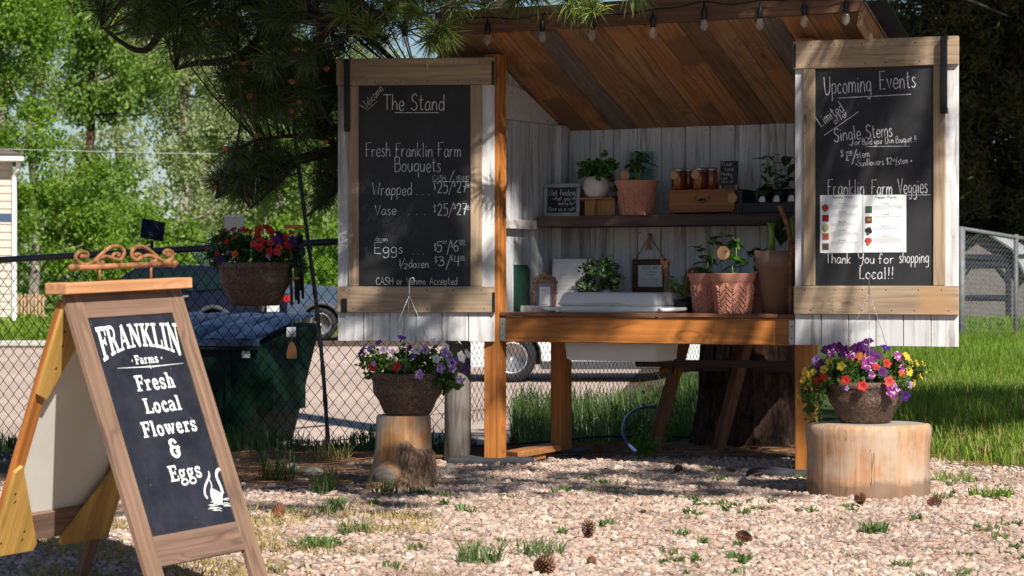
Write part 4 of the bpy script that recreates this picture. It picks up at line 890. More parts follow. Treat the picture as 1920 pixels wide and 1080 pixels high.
for yb_ in (361, 403):
    write(CB, '$', uvl, 813, yb_-5, 818, 14, lw=.003); write(CB, '25', uvl, 821, yb_+1, 840, 21, lw=.0052); write(CB, '/', uvl, 841, yb_+1, 852, 24, lw=.004); write(CB, '$', uvl, 850, yb_-11, 856, 10, lw=.003); write(CB, '27', uvl, 857, yb_, 875, 21, lw=.0052); write(CB, '00', uvl, 875, yb_-12, 880, 6, lw=.002); line(CB, uvl, 874, yb_-10, 881, yb_-10, lw=.0018)
write(CB, 'Vase', uvl, 704, 403, 743, 19); write(CB, '. . .', uvl, 766, 403, 798, 20, gap=4, lw=.006)
write(CB, 'dozen', uvl, 704, 452, 727, 9, lw=.0028); line(CB, uvl, 703, 454.5, 718, 454.5, lw=.002)
write(CB, 'Eggs', uvl, 703, 475, 756, 20, lw=.0048); write(CB, '. . .', uvl, 774, 477, 795, 20, gap=4, lw=.006)
write(CB, '$', uvl, 814, 470, 820, 14, lw=.003); write(CB, '5', uvl, 820, 472, 829, 19, lw=.0052); write(CB, '00', uvl, 830, 457, 838, 6, lw=.002); write(CB, '/', uvl, 838, 474, 846, 22); write(CB, '$', uvl, 845, 464, 850, 12, lw=.003); write(CB, '6', uvl, 851, 471, 860, 20, lw=.0052); write(CB, '00', uvl, 861, 457, 871, 7, lw=.0024); line(CB, uvl, 861, 459, 874, 459, lw=.0018)
write(CB, '1', uvl, 749, 498, 752, 12, lw=.004); write(CB, '/', uvl, 751, 501, 760, 16, lw=.003); write(CB, '2', uvl, 758, 504, 765, 10, lw=.0035); write(CB, 'dozen', uvl, 767, 502, 804, 16)
write(CB, '$', uvl, 815, 492, 821, 12, lw=.003); write(CB, '3', uvl, 822, 498, 833, 17, lw=.005); write(CB, '/', uvl, 836, 502, 847, 22); write(CB, '$', uvl, 845, 488, 850, 10, lw=.003); write(CB, '4', uvl, 852, 498, 862, 18, lw=.0052); write(CB, '00', uvl, 863, 486, 871, 6, lw=.0024); line(CB, uvl, 862, 488, 874, 488, lw=.0018)
write(CB, 'CASH or Venmo Accepted', uvl, 706, 533.5, 858, 13.5, lw=.0036)
dr_, MWr, uvr, uxr, vyr, wr_, hr = door((1.403, 12.0), (2.168, 11.73), .657, 2.160, dict(top=126, bot=(536, 590), cx=1640, st=((1508, 1529.5), (1750.5, 1773)), cb=(1530, 1750)), 'right door, its chalkboard headed Upcoming Events')
CB = dr_
write(CB, 'Upcoming', uvr, 1547, 178, 1634, 35, lw=.0052, y1=172); write(CB, 'Events', uvr, 1651, 168, 1718, 34, lw=.0052, y1=164); line(CB, uvr, 1573, 184, 1709, 177)
write(CB, 'Limited', uvr, 1541, 238, 1585, 22, y1=208, lw=.0042); write(CB, 'offer', uvr, 1567, 233, 1592, 14, y1=216, lw=.0035); line(CB, uvr, 1546, 254, 1610, 210, lw=.0035)
write(CB, 'Single Stems', uvr, 1566, 266, 1674, 26, y1=255, lw=.0048); write(CB, 'or', uvr, 1603, 272, 1614, 12, lw=.0034); write(CB, 'Build your Own Bouquet !!', uvr, 1618, 272, 1719, 12, y1=266, lw=.003, gap=1.2); line(CB, uvr, 1623, 275, 1707, 274, lw=.003)
write(CB, '$', uvr, 1576, 294, 1583, 13, lw=.0035); write(CB, '1', uvr, 1585, 301, 1592, 17, lw=.0048); write(CB, '00', uvr, 1591, 289, 1598, 6, lw=.0024); line(CB, uvr, 1591, 292, 1599, 291, lw=.002); write(CB, '/', uvr, 1598, 304, 1607, 22); write(CB, 'stem', uvr, 1607, 297, 1631, 13, lw=.0035, y1=294)
write(CB, '*Sunflowers $2', uvr, 1605, 312, 1673, 12, y1=308, lw=.0032, gap=1.2); write(CB, '00', uvr, 1673, 303, 1679, 5, lw=.002); write(CB, '/stem *', uvr, 1680, 309, 1711, 12, y1=305, lw=.003)
write(CB, 'Franklin', uvr, 1553, 365, 1621, 28, lw=.0045); write(CB, 'Farm', uvr, 1635, 365, 1673, 27, lw=.0045); write(CB, 'Veggies', uvr, 1685, 364, 1740, 28, lw=.0045, y1=361); line(CB, uvr, 1700, 366, 1745, 365.5, lw=.0025)
write(CB, 'Thank', uvr, 1549, 494, 1596, 19, lw=.0046); write(CB, 'You', uvr, 1610, 494, 1640, 19, lw=.0046); write(CB, 'for', uvr, 1648, 494, 1677, 19, lw=.0046); write(CB, 'shopping', uvr, 1687, 493, 1742, 22, lw=.0044)
write(CB, 'Local!!', uvr, 1613, 523, 1676, 22, lw=.005)
# door hardware
for do, ux, vy, xa, xb, y0, y1, pr in ((dl, uxl, vyl, 647.5, 658, 113, 247, -.03), (dr_, uxr, vyr, 1767, 1780, 70, 214, -.055)):
    u0, u1 = ux(xa), ux(xb); z1, z0 = vy(y0, xa), vy(y1, xa); b = MB()
    b.box((u0, pr-.014, z0), (u1, pr, z1), .003); b.box((u0, pr-.018, z0-.002), (u1, -.026, z0+.03), .004); b.box((u0, pr, z1-.012), (u1, .03, z1), .002); b.build('strap_bracket', M['black_metal'], do)
for do, ux, vy, xa, xb, y0, y1 in ((dl, uxl, vyl, 641, 652, 560, 586), (dl, uxl, vyl, 924, 929, 548, 585), (dl, uxl, vyl, 923, 928, 116, 160), (dr_, uxr, vyr, 1490, 1494, 84, 128)):
    MB().box((ux(xa), -.030, vy(y1, xa)), (ux(xb), -.0245, vy(y0, xa)), .001).build('hinge_plate', M['black_metal'], do)
# the two printed pages taped on the right chalkboard
def page(px0, px1, py0, py1, title, heads, pics, label):
    U0, V1 = uvr(px0, py0); U1, V0 = uvr(px1, py1)
    T = thing('printed_page', label, 'paper sheet', MWr @ Vector((U0, -.0115, V0)), 0, 'printed pages on the right chalkboard'); ang = MWr.to_euler().z
    T.matrix_basis = MWr @ Matrix.Translation((U0, -.0115, V0)); ww, hh = U1-U0, V1-V0
    b = MB(); n = 8; vs = [(ww*i/n, -.002*math.sin(i/n*3.1), z) for z in (0, hh) for i in range(n+1)]; vs += [(x, y+.0006, z) for x, y, z in vs]; q = n+1
    b.add(vs, [(i, i+1, q+i+1, q+i) for i in range(n)]+[(2*q+i, 3*q+i, 3*q+i+1, 2*q+i+1) for i in range(n)], sm=True); b.build('sheet', M['paper'], T)
    def f(u, v): return (u*ww, (1-v)*hh)
    pb = MB(); yy_ = -.0032
    def w2(t, u0, v0, u1, cap, lw, mi):
        a = Vector(f(u0, v0)); e = Vector(f(u1, v0)); w, s_ = text_strokes(t, 1.8); d = (e-a)/w
        for s in s_: CH[0] += 1; pb.ribbon([a+d*p[0]+Vector((0, p[1]*cap*hh/10)) for p in s], lw, yy_-(CH[0] % 40)*1e-5, mi)
    w2(title, .30, .060, .78, .042, .0022, 0); w2(heads[0], .34, .108, .72, .016, .0012, 0)
    for k, (hd, v) in enumerate(heads[1]):
        w2(hd, .44, v, .62, .018, .0012, 0); nl = heads[2][k]
        for j in range(nl): pb.ribbon([f(.25, v+.02+j*.0165), f(.93-(.35 if j == nl-1 else rr.uniform(0, .05)), v+.02+j*.0165)], .0011, yy_, 2)
    pb.build('print', [M['ink'], M['ink_dk'], M['ink_lt']], T)
    for v, mname, shape in pics:
        p = MB(); c = f(.135, v); s_ = .075*ww
        if shape == 's': p.box((c[0]-s_, -.0035, c[1]-s_), (c[0]+s_, -.0028, c[1]+s_)); p.box((c[0]-s_*.5, -.0040, c[1]-s_*.4), (c[0]+s_*.6, -.0036, c[1]+s_*.5), mi=1)
        else: p.blob((c[0], -.0034, c[1]), (s_, .0006, s_*1.0), 6, noise=.5, seed=int(v*100)); p.blob((c[0]-s_*.2, -.0036, c[1]-s_*.9), (s_*.5, .0006, s_*.5), 5, mi=1)
        p.build('picture', [M[mname[0]], M[mname[1]]], T)
for k, c_ in dict(pr=(.55, .05, .04), pd=(.22, .03, .03), py=(.55, .48, .15), po=(.48, .16, .07), pk_=(.10, .09, .07), pg=(.05, .20, .14), pb_=(.02, .02, .025)).items(): M[k] = plain('print_'+k.strip('_'), c_, .8, var=.5, sc=200, bump=0)
page(1538.5, 1618, 366, 474, 'Tomato Plants', ('- - - -  - - - -', [('Roma', .155), ('San Marzano', .30), ('Yellow Pear', .475), ('Sun Gold', .62), ('Sweet', .79)], [5, 4, 3, 5, 3]), [(.215, ('pr', 'pr'), 'b'), (.40, ('pd', 'pr'), 's'), (.56, ('py', 'stalk'), 'b'), (.715, ('po', 'pr'), 's'), (.89, ('pk_', 'pd'), 's')], 'left printed page headed Tomato Plants, on the right chalkboard')
page(1619, 1700, 366, 473, 'Pepper Plants', ('- - - -  - - - -', [('Jalapeno', .16), ('King Bell', .345), ('Serrano', .55), ('Cayenne', .72)], [5, 3, 3, 7]), [(.25, ('pk_', 'pg'), 's'), (.43, ('pd', 'stalk'), 's'), (.62, ('pb_', 'pk_'), 'b'), (.80, ('pr', 'po'), 'b')], 'right printed page headed Pepper Plants, on the right chalkboard')

# string of bulbs along the eave
sg = thing('string_lights', 'string of unlit clear bulbs in black sockets hung along the front eave', 'string lights', SM @ Vector((0, -.165, 2.33)), -TH)
SGI = Matrix.Translation((0, .165, -2.33))
bx_ = [(760, 78), (914, 75), (1017, 70), (1110, 67), (1224, 62), (1320, 48), (1425, 46), (1508, 41), (1586, 36)]
pts = []; bulb_me = MB().lathe([(.0, -.083), (.006, -.082), (.017, -.072), (.0225, -.056), (.021, -.038), (.014, -.020), (.010, -.010)], 14).mesh('bulb', M['bulb'])
fil_me = MB().tube([(-.004, 0, -.018), (-.006, 0, -.050), (0, .003, -.058), (.006, 0, -.050), (.004, 0, -.018)], .0012, 5).mesh('filament', M['brass'])
sock_me = MB().lathe([(.0125, -.016), (.0145, -.012), (.0145, .028), (.010, .040), (.005, .048), (.004, .075)], 12).mesh('socket', M['black_metal'])
for i, (px, py) in enumerate(bx_):
    lx_, lz_ = SL(px, py, -.165); lz_ -= .0; pts.append((lx_, 0, lz_-2.33+.125))
    s = inst(sock_me, 'socket', sg, Matrix.Translation((lx_, 0, lz_-2.33+.045))); inst(bulb_me, 'bulb', s, Matrix.Scale(.9, 4)); inst(fil_me, 'filament', s)
    pts[-1] = (lx_, 0, lz_-2.33+.12)
cp_ = []
for i in range(len(pts)-1): a, e = Vector(pts[i]), Vector(pts[i+1]); cp_ += [a, a.lerp(e, .5)+Vector((0, 0, -.008-.01*(i % 2)))]
cp_.append(Vector(pts[-1])); MB().tube(spline(cp_, 3), .0042, 6).build('cord', M['black_metal'], sg)
# pavers, loose plank, grey log, picnic table under the stand
def paver(x, y, label, sx=.34, sy=.24, rz=-.35, nm='paver'):
    b = MB().box((-sx/2, -sy/2, -.02), (sx/2, sy/2, .035), .012); o_ = b.build(nm, M['paver']); o_.matrix_basis = TR(x, y, gzf(x, y)+.0, rz); setp(o_, label, 'paver', 'dark pavers under the posts')
W_ = lambda x, y, z=0: SM @ Vector((x, y, z))
for (x, y), lb in (((.03, .02), 'dark paver under the front left post'), ((1.76, .02), 'dark paver under the front right post, half behind the wide stump'), ((.05, .80), 'dark paver under the rear left post'), ((1.82, .80), 'dark paver under the rear right post')):
    p = W_(x, y); paver(p.x, p.y, lb, .42 if y < .5 else .30)
p = P(1000, 853, 13.35); lp = MB().box((-.14, -.07, .02), (.14, .07, .055), .003); lp.box((-.05, -.05, -.01), (.05, .05, .0195), .002); lo = lp.build('plank_offcut', M['cedar_y']); lo.matrix_basis = TR(p.x, 13.25, .012, .55, 0, -.12); setp(lo, 'short grey topped plank offcut on the dirt between the two left posts', 'plank')
gp_ = MB().tube([(0, 0, -.1), (0, 0, .4), (.004, 0, 1.0)], [.074, .071, .068], 16, sm=True); gl = gp_.build('log_post', M['post_grey']); gl.location = (pxX(858, 13.15), 13.15, .0); setp(gl, 'weathered grey round post behind the short stump', 'wooden post')
# picnic table against the back of the stand
pt = thing('picnic_table', 'old wooden picnic table tucked behind the stand, slanted legs and seat showing', 'picnic table', (pxX(1350, 13.75), 13.75, 0), R(-14))
for x in (-.16,):
    for s_ in (-1, 1):
        b = MB(); b.prism([(s_*.36-.045, 0), (s_*.36+.045, 0), (s_*.06+.045, .70), (s_*.06-.045, .70)], x-.02, x+.02, 'x'); 
        if x < 0: 
            b = MB(); xf = -.34 if s_ < 0 else -.02; b.tube([(xf-.02, -.22 if s_ < 0 else .12, -.02), (xf+.17, -.12 if s_ < 0 else .14, .70)], .040, 4, sm=False, M=None)
        b.build('leg', M['rough_leg'], pt)
for y0, z0_, nm in ((-.36, .50, 'seat_board'), (.62, .44, 'seat_board')): MB().box((-.42, y0, z0_), (.52, y0+.2, z0_+.035), .004).build(nm, M['shelf'], pt)
for k in range(4): MB().box((-.35, -.13+k*.15, .665), (.52, .01+k*.15, .70), .004).build('table_board', M['shelf'], pt)
MB().box((-.28, -.4, .46), (-.24, .7, .498), .004).build('cross_brace', M['rough_leg'], pt)
# ------------------------------------------------------------------ things on the counter and the shelf
def at(px, py, ly, rz=0):   # a foot point on counter/shelf
    a, z = SL(px, py, ly); return SM @ Matrix.Translation((a, ly, z)) @ Matrix.Rotation(rz, 4, 'Z')
CZ = .8125; SZ = 1.3355
def foot(px, ly, z, rz=0): a, _ = SL(px, 500, ly); return SM @ Matrix.Translation((a, ly, z)) @ Matrix.Rotation(rz, 4, 'Z')
def T_(name, label, cat, Mx, group=None): t = thing(name, label, cat, (0, 0, 0), 0, group); t.matrix_basis = Mx; return t
MPX = 1/345.0
# cooler set into the counter
ck = T_('cooler', 'white cooler sunk into the counter, lid on top and body hanging below', 'cooler', SM @ Matrix.Translation((.672, .30, .5565)))
b = MB()
def frus(b, x0, y0, x1, y1, z, z2, i0=0, i1=0, c=.03, mi=0):
    def rg(ins, zz, cc):
        X0, Y0, X1, Y1 = x0+ins, y0+ins, x1-ins, y1-ins
        out = []
        for (cx, cy, a0) in ((X1-cc, Y1-cc, 0), (X0+cc, Y1-cc, 90), (X0+cc, Y0+cc, 180), (X1-cc, Y0+cc, 270)):
            for k in range(5): a = R(a0+90*k/4); out.append((cx+cc*math.cos(a), cy+cc*math.sin(a), zz))
        return out
    lv = [(i0+.012, z), (i0, z+.01)]+[(i0+(i1-i0)*t, z+(z2-z)*t) for t in (.35, .7)]+[(i1, z2-.008), (i1+.01, z2)]
    vs = []; 
    for ins, zz in lv: vs += rg(ins, zz, c)
    n = 20; fs = [tuple(range(n))[::-1], tuple((len(lv)-1)*n+k for k in range(n))]
    for i in range(len(lv)-1): fs += [(i*n+k, i*n+(k+1) % n, (i+1)*n+(k+1) % n, (i+1)*n+k) for k in range(n)]
    b.add(vs, fs, mi, True)
frus(b, -.285, -.165, .285, .165, 0, .252, .02, 0); bo = b.build('body', M['cooler'], ck)
b = MB(); frus(b, -.300, -.180, .300, .180, .256, .290); frus(b, -.300, -.180, .300, .180, .2905, .362, 0, .022); b.build('lid', M['cooler'], ck)
b = MB().box((-.14, -.186, .300), (.12, -.168, .312), .004); b.build('latch_lip', M['cooler'], ck)
for s_ in (-1, 1):
    b = MB().tube(spline([(s_*.30, .08, .275), (s_*.35, .06, .272), (s_*.40, -.11, .275), (s_*.34, -.20, .272), (s_*.30, -.16, .275)], 5), .011, 8); b.build('handle', M['cooler'], ck)
# leaf helper in local metres
def foliage(t, C, rad, n, size, mat, name='leaves', asp=.55, flat=0):
    v, F = leafcloud(C, rad, n, size, flat, asp); return inst(npmesh(name, v, F, mat if isinstance(mat, list) else M[mat]), name, t)
def bigleaf(L, w, mat, curl=.25):
    vs = []; n = 6
    for i in range(n+1):
        u = i/n; ww = w*math.sin(math.pi*min(1, u*.92+.05))**.8*.5; z = -curl*L*u*u; vs += [(u*L, -ww, z+ww*.25), (u*L, 0, z), (u*L, ww, z+ww*.25)]
    fs = []
    for i in range(n): q = 3*i; fs += [(q, q+3, q+4, q+1), (q+1, q+4, q+5, q+2)]
    return npmesh('leaf', vs, fs, mat, True)
BL = {k: bigleaf(l, w, M[mt]) for k, (l, w, mt) in dict(a=(.085, .045, 'leaf_dk'), b=(.065, .028, 'leaf_dk'), c=(.10, .055, 'leaf_dk'), y=(.085, .048, 'leaf_box'), p=(.05, .022, 'leaf_pet')).items()}
def plant(t, h, nleaf, kinds, r0=.03, seed=0, stems=3, tilt=.3, spread_=.05):
    rr_ = random.Random(seed); sb = MB(); nodes = []
    for s in range(stems):
        a = rr_.uniform(0, 6.28); q = rr_.uniform(.0, r0); top = Vector((q*math.cos(a)*3, q*math.sin(a)*3, h*rr_.uniform(.75, 1))); base = Vector((q*math.cos(a), q*math.sin(a), 0))
        pp = spline([base, base.lerp(top, .5)+Vector((rr_.uniform(-.01, .01), rr_.uniform(-.01, .01), 0)), top], 5); sb.tube(pp, [.004*(1-.6*i/len(pp)) for i in range(len(pp))], 5); nodes.append(pp)
    sb.build('stem', M['stalk'], t)
    for k in range(nleaf):
        pp = nodes[k % stems]; u = .25+.75*rr_.random()**.7; p = pp[min(len(pp)-1, int(u*len(pp)))]; a = rr_.uniform(0, 6.28)
        m_ = Matrix.Translation(p) @ Matrix.Rotation(a, 4, 'Z') @ Matrix.Rotation(-rr_.uniform(-.5, .7)*1.0, 4, 'Y') @ Matrix.Rotation(rr_.uniform(-.4, .4), 4, 'X') @ Matrix.Scale(rr_.uniform(.6, 1.15), 4)
        inst(BL[rr_.choice(kinds)], 'leaf', t, m_)
def terrapot(t, r=.125, h=.205, weave=True, mat='terra'):
    b = MB().lathe([(r*.66, 0), (r*.67, .004), (r*.82, h*.74), (r*.84, h*.76), (r*.87, h*.79), (r*.90, h*.82), (r*.99, h*.985), (r, h), (r*.93, h), (r*.88, h*.9)], 36); b.build('pot', M[mat], t)
    MB().lathe([(0, h*.9), (r*.89, h*.9)], 24).build('soil', M['soil'], t)
    if weave:
        b = MB(); nc = 18
        for row in range(5):
            for k in range(nc):
                sgn = 1 if (k % 2) else -1; z = h*(.08+.145*row+(.07 if k % 2 else 0)); z = min(z, h*.66); g = 2*math.pi*k/nc; rad = r*(.675+.155*z/(h*.74)); lw_ = r*.16
                for q in (-.5, .5):
                    Mx = Matrix.Rotation(g, 4, 'Z') @ Matrix.Translation((rad+.0012, 0, z+q*h*.05)) @ Matrix.Rotation(sgn*.85, 4, 'X'); b.box((-.004, -lw_, -.0035), (.0035, lw_, .0035), .0015, M=Mx)
        b.build('weave_relief', M[mat], t)
def tag_(t, x, y, z, r=.021, holes=False):
    b = MB(); n = 28; Mx = TR(x, y, z, 0, math.pi/2); vs = [(0, 0, 0)]+[(r*(1+.05*(k % 2))*math.cos(6.283*k/n), r*(1+.05*(k % 2))*math.sin(6.283*k/n), 0) for k in range(n)]
    vs2 = [(x_, y_, -.001) for x_, y_, _ in vs]; b.add(vs+vs2, [(0, 1+k, 1+(k+1) % n) for k in range(n)]+[(n+1, n+2+(k+1) % n, n+2+k) for k in range(n)], M=Mx); b.build('kraft_tag', M['kraft'], t)
# pots on the counter
t = T_('potted_plant', 'terracotta pot with pepper plant standing front and centre of the counter pots, sun on its side', 'potted plant', foot(1375, .16, CZ, .3), 'terracotta pots on the counter'); terrapot(t, .127, .203)
t2 = thing('x', '', 'x'); bpy.data.objects.remove(t2)
def lift(t, z): 
    e = bpy.data.objects.new('foliage', None); return e
def potplant(label, px, ly, z, r, h, ph, nl, kinds, seed, stems=3, group='terracotta pots on the counter', mat='terra', weave=True, tag=None, rz=0, name='potted_plant'):
    t = T_(name, label, 'potted plant', foot(px, ly, z, rz), group); terrapot(t, r, h, weave, mat)
    rr_ = random.Random(seed); sb = MB(); nodes = []
    for s in range(stems):
        a = rr_.uniform(0, 6.28); q = rr_.uniform(.0, .02); top = Vector((q*math.cos(a)*3, q*math.sin(a)*3, h*.9+ph*rr_.uniform(.7, 1))); base = Vector((q*math.cos(a), q*math.sin(a), h*.88))
        pp = spline([base, base.lerp(top, .5)+Vector((rr_.uniform(-.012, .012), rr_.uniform(-.012, .012), 0)), top], 5); sb.tube(pp, [.0045*(1-.6*i/len(pp)) for i in range(len(pp))], 5); nodes.append(pp)
    sb.build('stem', M['stalk'], t)
    for k in range(nl):
        pp = nodes[k % stems]; u = .2+.8*rr_.random()**.7; p = pp[min(len(pp)-1, int(u*len(pp)))]; a = rr_.uniform(0, 6.28)
        inst(BL[rr_.choice(kinds)], 'leaf', t, Matrix.Translation(p) @ Matrix.Rotation(a, 4, 'Z') @ Matrix.Rotation(rr_.uniform(-.7, .35), 4, 'Y') @ Matrix.Rotation(rr_.uniform(-.4, .4), 4, 'X') @ Matrix.Scale(rr_.uniform(.6, 1.15), 4))
    if tag: tag_(t, *tag)
    return t
for o_ in list(t.children): bpy.data.objects.remove(o_)
bpy.data.objects.remove(t)
potplant('terracotta pot with light green pepper plant and round tag, frontmost on the counter', 1375, .15, CZ, .127, .205, .22, 26, ['y', 'y', 'a'], 3, 2, tag=(-.03, -.06, .31, .034))
potplant('terracotta pot with darker pepper seedlings left of the sunlit pot', 1330, .30, CZ, .115, .205, .22, 26, ['a', 'b'], 9, 3)
potplant('shadowed terracotta pot wedged behind the sunlit pot and the tall taupe pot', 1428, .36, CZ, .115, .205, .18, 16, ['b', 'a'], 12, 2)
# tall taupe pot with cut stalks
t = T_('tall_pot', 'tall plain taupe pot with thick green stalks at the right end of the counter', 'pot', foot(1462, .22, CZ)); h = .32
MB().lathe([(.078, 0), (.115, h*.72), (.125, h*.735), (.132, h), (.124, h), (.12, h*.93)], 40).build('pot', M['pot_taupe'], t); MB().lathe([(0, h*.92), (.121, h*.92)], 24).build('soil', M['soil'], t)
for x, y, hh, r in ((-.045, 0, .165, .017), (.06, .03, .20, .013)):
    MB().tube([(x, y, h*.9), (x+.003, y, h*.9+hh*.6), (x-.004, y, h*.9+hh)], [r, r*.92, r*1.0], 10).build('stalk', M['stalk'], t)
    b = MB(); 
    for k in range(6): a = k*1.05; b.tube([(x+r*.7*math.cos(a), y+r*.7*math.sin(a), h*.9+hh-.004), (x+r*1.2*math.cos(a), y+r*1.2*math.sin(a), h*.9+hh+.012)], .005, 5)
    b.build('cut_leaf_base', M['stalk'], t)
for k in range(9): a = k*.7+.3; inst(BL['c'], 'leaf', t, Matrix.Translation((-.02, .05, h*.9+.05+.012*k)) @ Matrix.Rotation(a, 4, 'Z') @ Matrix.Rotation(-.9, 4, 'Y') @ Matrix.Scale(1.1, 4))
t = T_('garden_tool', 'rusty curved tool handle leaning up beside the tall taupe pot', 'garden tool', foot(1480, .12, CZ)); MB().tube(spline([(-.0, .02, 0), (0, .02, .3), (-.005, .01, .42), (-.04, 0, .52), (-.055, 0, .545)], 4), .014, 8).build('handle', M['rust'], t)
MB().tube([(.012, .02, .26), (.012, .02, .36)], .020, 8).build('grip', M['rust'], t)
# bushy plant behind cooler
t = T_('bushy_plant', 'bushy grey green plant behind the white cooler lid', 'plant', foot(1130, .58, CZ)); MB().lathe([(.06, 0), (.08, .12), (.075, .12)], 20).build('pot', M['tray'], t)
C = [(random.uniform(-.11, .11), random.uniform(-.06, .06), random.uniform(.11, .27)) for _ in range(34)]; foliage(t, C, .035, 520, .036, 'leaf_fau'); foliage(t, [(c[0]*1.1, c[1]-.02, c[2]) for c in C[:20]], .04, 170, .034, 'leaf_dk')
# frames
def frame(t, w, h, fw, fm, dep=.018, inner='paper', lean=-.12, z0=0):
    Mx = Matrix.Rotation(lean, 4, 'X')
    for a_, b_ in (((-w/2, 0, 0), (w/2, dep, fw)), ((-w/2, 0, h-fw), (w/2, dep, h)), ((-w/2, 0, fw+.0005), (-w/2+fw, dep, h-fw-.0005)), ((w/2-fw, 0, fw+.0005), (w/2, dep, h-fw-.0005))): MB().box(a_, b_, .003).build('frame_bar', M[fm], t, Mx)
    MB().box((-w/2+fw, dep*.5, fw), (w/2-fw, dep*.9, h-fw)).build('picture_panel', M[inner], t, Mx); return Mx
def linesm(b, x0, x1, z, n, dz, y, lw=.0012, mi=0):
    for k in range(n): CH[0] += 1; b.ribbon([(x0+random.uniform(0, .008), z-k*dz), (x1-random.uniform(0, .02), z-k*dz)], lw, y-(CH[0] % 40)*1e-5, mi)
def wr(b, s, x0, x1, z, cap, y, lw, mi=0):
    w, ss = text_strokes(s); 
    for q in ss: CH[0] += 1; b.ribbon([(x0+(x1-x0)*p[0]/w, z+cap*p[1]/10) for p in q], lw, y-(CH[0] % 40)*1e-5, mi)
t = T_('white_frame', 'white picture frame with faint print leaning on the wall left of the bushy plant', 'picture frame', foot(1068, .60, CZ+.004, .12)); Mx = frame(t, .225, .288, .018, 'cooler')
b = MB(); linesm(b, -.06, .06, .25, 2, .012, .0085); linesm(b, -.08, .08, .20, 7, .02, .0085); b.build('print', M['ink_lt'], t, Mx)
t = T_('ornate_frame', 'small ornate gilt frame holding a payment card on mauve mat, left on the counter', 'picture frame', foot(1020, .36, CZ+.002, .25)); Mx = frame(t, .128, .175, .016, 'rooster', inner='mauve')
b = MB()
for x, z, r in ((-.045, .178, .016), (-.022, .19, .018), (0, .20, .02), (.022, .19, .018), (.045, .178, .016), (-.06, .16, .013), (.06, .16, .013), (-.064, .1, .009), (.064, .1, .009), (-.06, .01, .012), (.06, .01, .012)): b.blob((x, .006, z), (r, .01, r*.8), 6)
b.build('scroll_ornament', M['rooster'], t, Mx); MB().box((-.030, .006, .018), (.030, .0085, .135)).build('card', M['paper'], t, Mx); b = MB(); linesm(b, -.022, .022, .122, 2, .008, .0055); linesm(b, -.016, .016, .038, 1, .01, .0055, .003); b.build('print', M['ink_dk'], t, Mx)
t = T_('small_word_block', 'little white block with handwritten word lying at the left end of the counter', 'wooden block', foot(1003, .18, CZ, .1)); MB().box((-.085, 0, 0), (.085, .03, .034), .002).build('block', M['cooler'], t)
b = MB(); wr(b, '& great', -.06, .06, .010, .022, -.0006, .0016); b.build('word', M['ink_dk'], t)
t = T_('notice_frame', 'brown wooden frame hung on twine with a printed notice about eggs', 'picture frame', foot(1218, .845, .915)); Mx = frame(t, .215, .185, .032, 'stain_d', lean=0, z0=0)
b = MB(); wr(b, 'EGGS ARE', -.05, .05, .130, .013, .0085, .002); wr(b, 'A Limited', -.035, .045, .112, .009, .0085, .0012); wr(b, 'Product', -.025, .03, .096, .008, .0085, .0012); linesm(b, -.06, .06, .08, 5, .009, .0085, .0008); b.build('print', M['ink_dk'], t)
b = MB(); b.tube([(-.09, .005, .185), (-.005, .002, .305)], .003, 6); b.tube([(.09, .005, .185), (.005, .002, .305)], .003, 6)
for k in range(7): b.tube([(0, -.002, .30), (-.02+.006*k, -.004, .235+.006*(k % 3))], .0022, 5)
b.blob((0, 0, .305), (.013, .01, .012), 6); b.build('twine_hanger', M['twine'], t)
t = T_('hook', 'small brass hook on the back wall holding the brown frame', 'hook', foot(1218, .855, 1.235)); MB().blob((0, 0, .0), (.014, .008, .009), 6).tube([(0, 0, 0), (.0, -.01, -.02)], .004, 6).build('hook_body', M['brass'], t)
# rooster
t = T_('rooster_figurine', 'brown rooster figurine with red comb right of the brown frame', 'figurine', foot(1268, .50, CZ, math.pi)); b = MB()
b.tube(spline([(-.05, 0, .15), (-.01, 0, .075), (.03, 0, .095), (.05, 0, .15), (.056, 0, .20), (.06, 0, .232)], 4), [.008, .016, .028, .038, .044, .046, .046, .043, .039, .034, .029, .025, .021, .018, .016, .015, .014, .014, .014, .014, .012], 12)
b.blob((.062, 0, .24), (.021, .017, .022), 7); b.tube([(.08, 0, .24), (.10, 0, .232)], [.007, .001], 6)
for k in range(5): b.tube(spline([(-.02, 0, .10), (-.07-.01*k, 0, .14+.02*k), (-.10, 0, .10+.03*k)], 4), [.014]+[.012]*6+[.008, .002][:2], 6) if False else b.tube(spline([(-.02, 0, .10), (-.07-.008*k, 0, .13+.02*k), (-.105+.005*k, 0, .09+.03*k)], 4), .008, 6)
for s_ in (-1, 1): b.tube([(.0, s_*.018, .06), (.0, s_*.02, .005), (.02, s_*.02, .003)], .005, 6)
b.build('body', M['rooster'], t); b = MB()
for k in range(5): b.blob((.040+.012*k, 0, .264+.005*math.sin(k*2)), (.007, .004, .017), 5)
b.blob((.082, 0, .217), (.008, .006, .014), 5); b.build('comb', M['comb'], t)
t = T_('fern_plant', 'feathery green fern in front of the rooster', 'fern', foot(1283, .34, CZ)); MB().lathe([(.04, 0), (.05, .07), (.046, .07)], 16).build('pot', M['tray'], t)
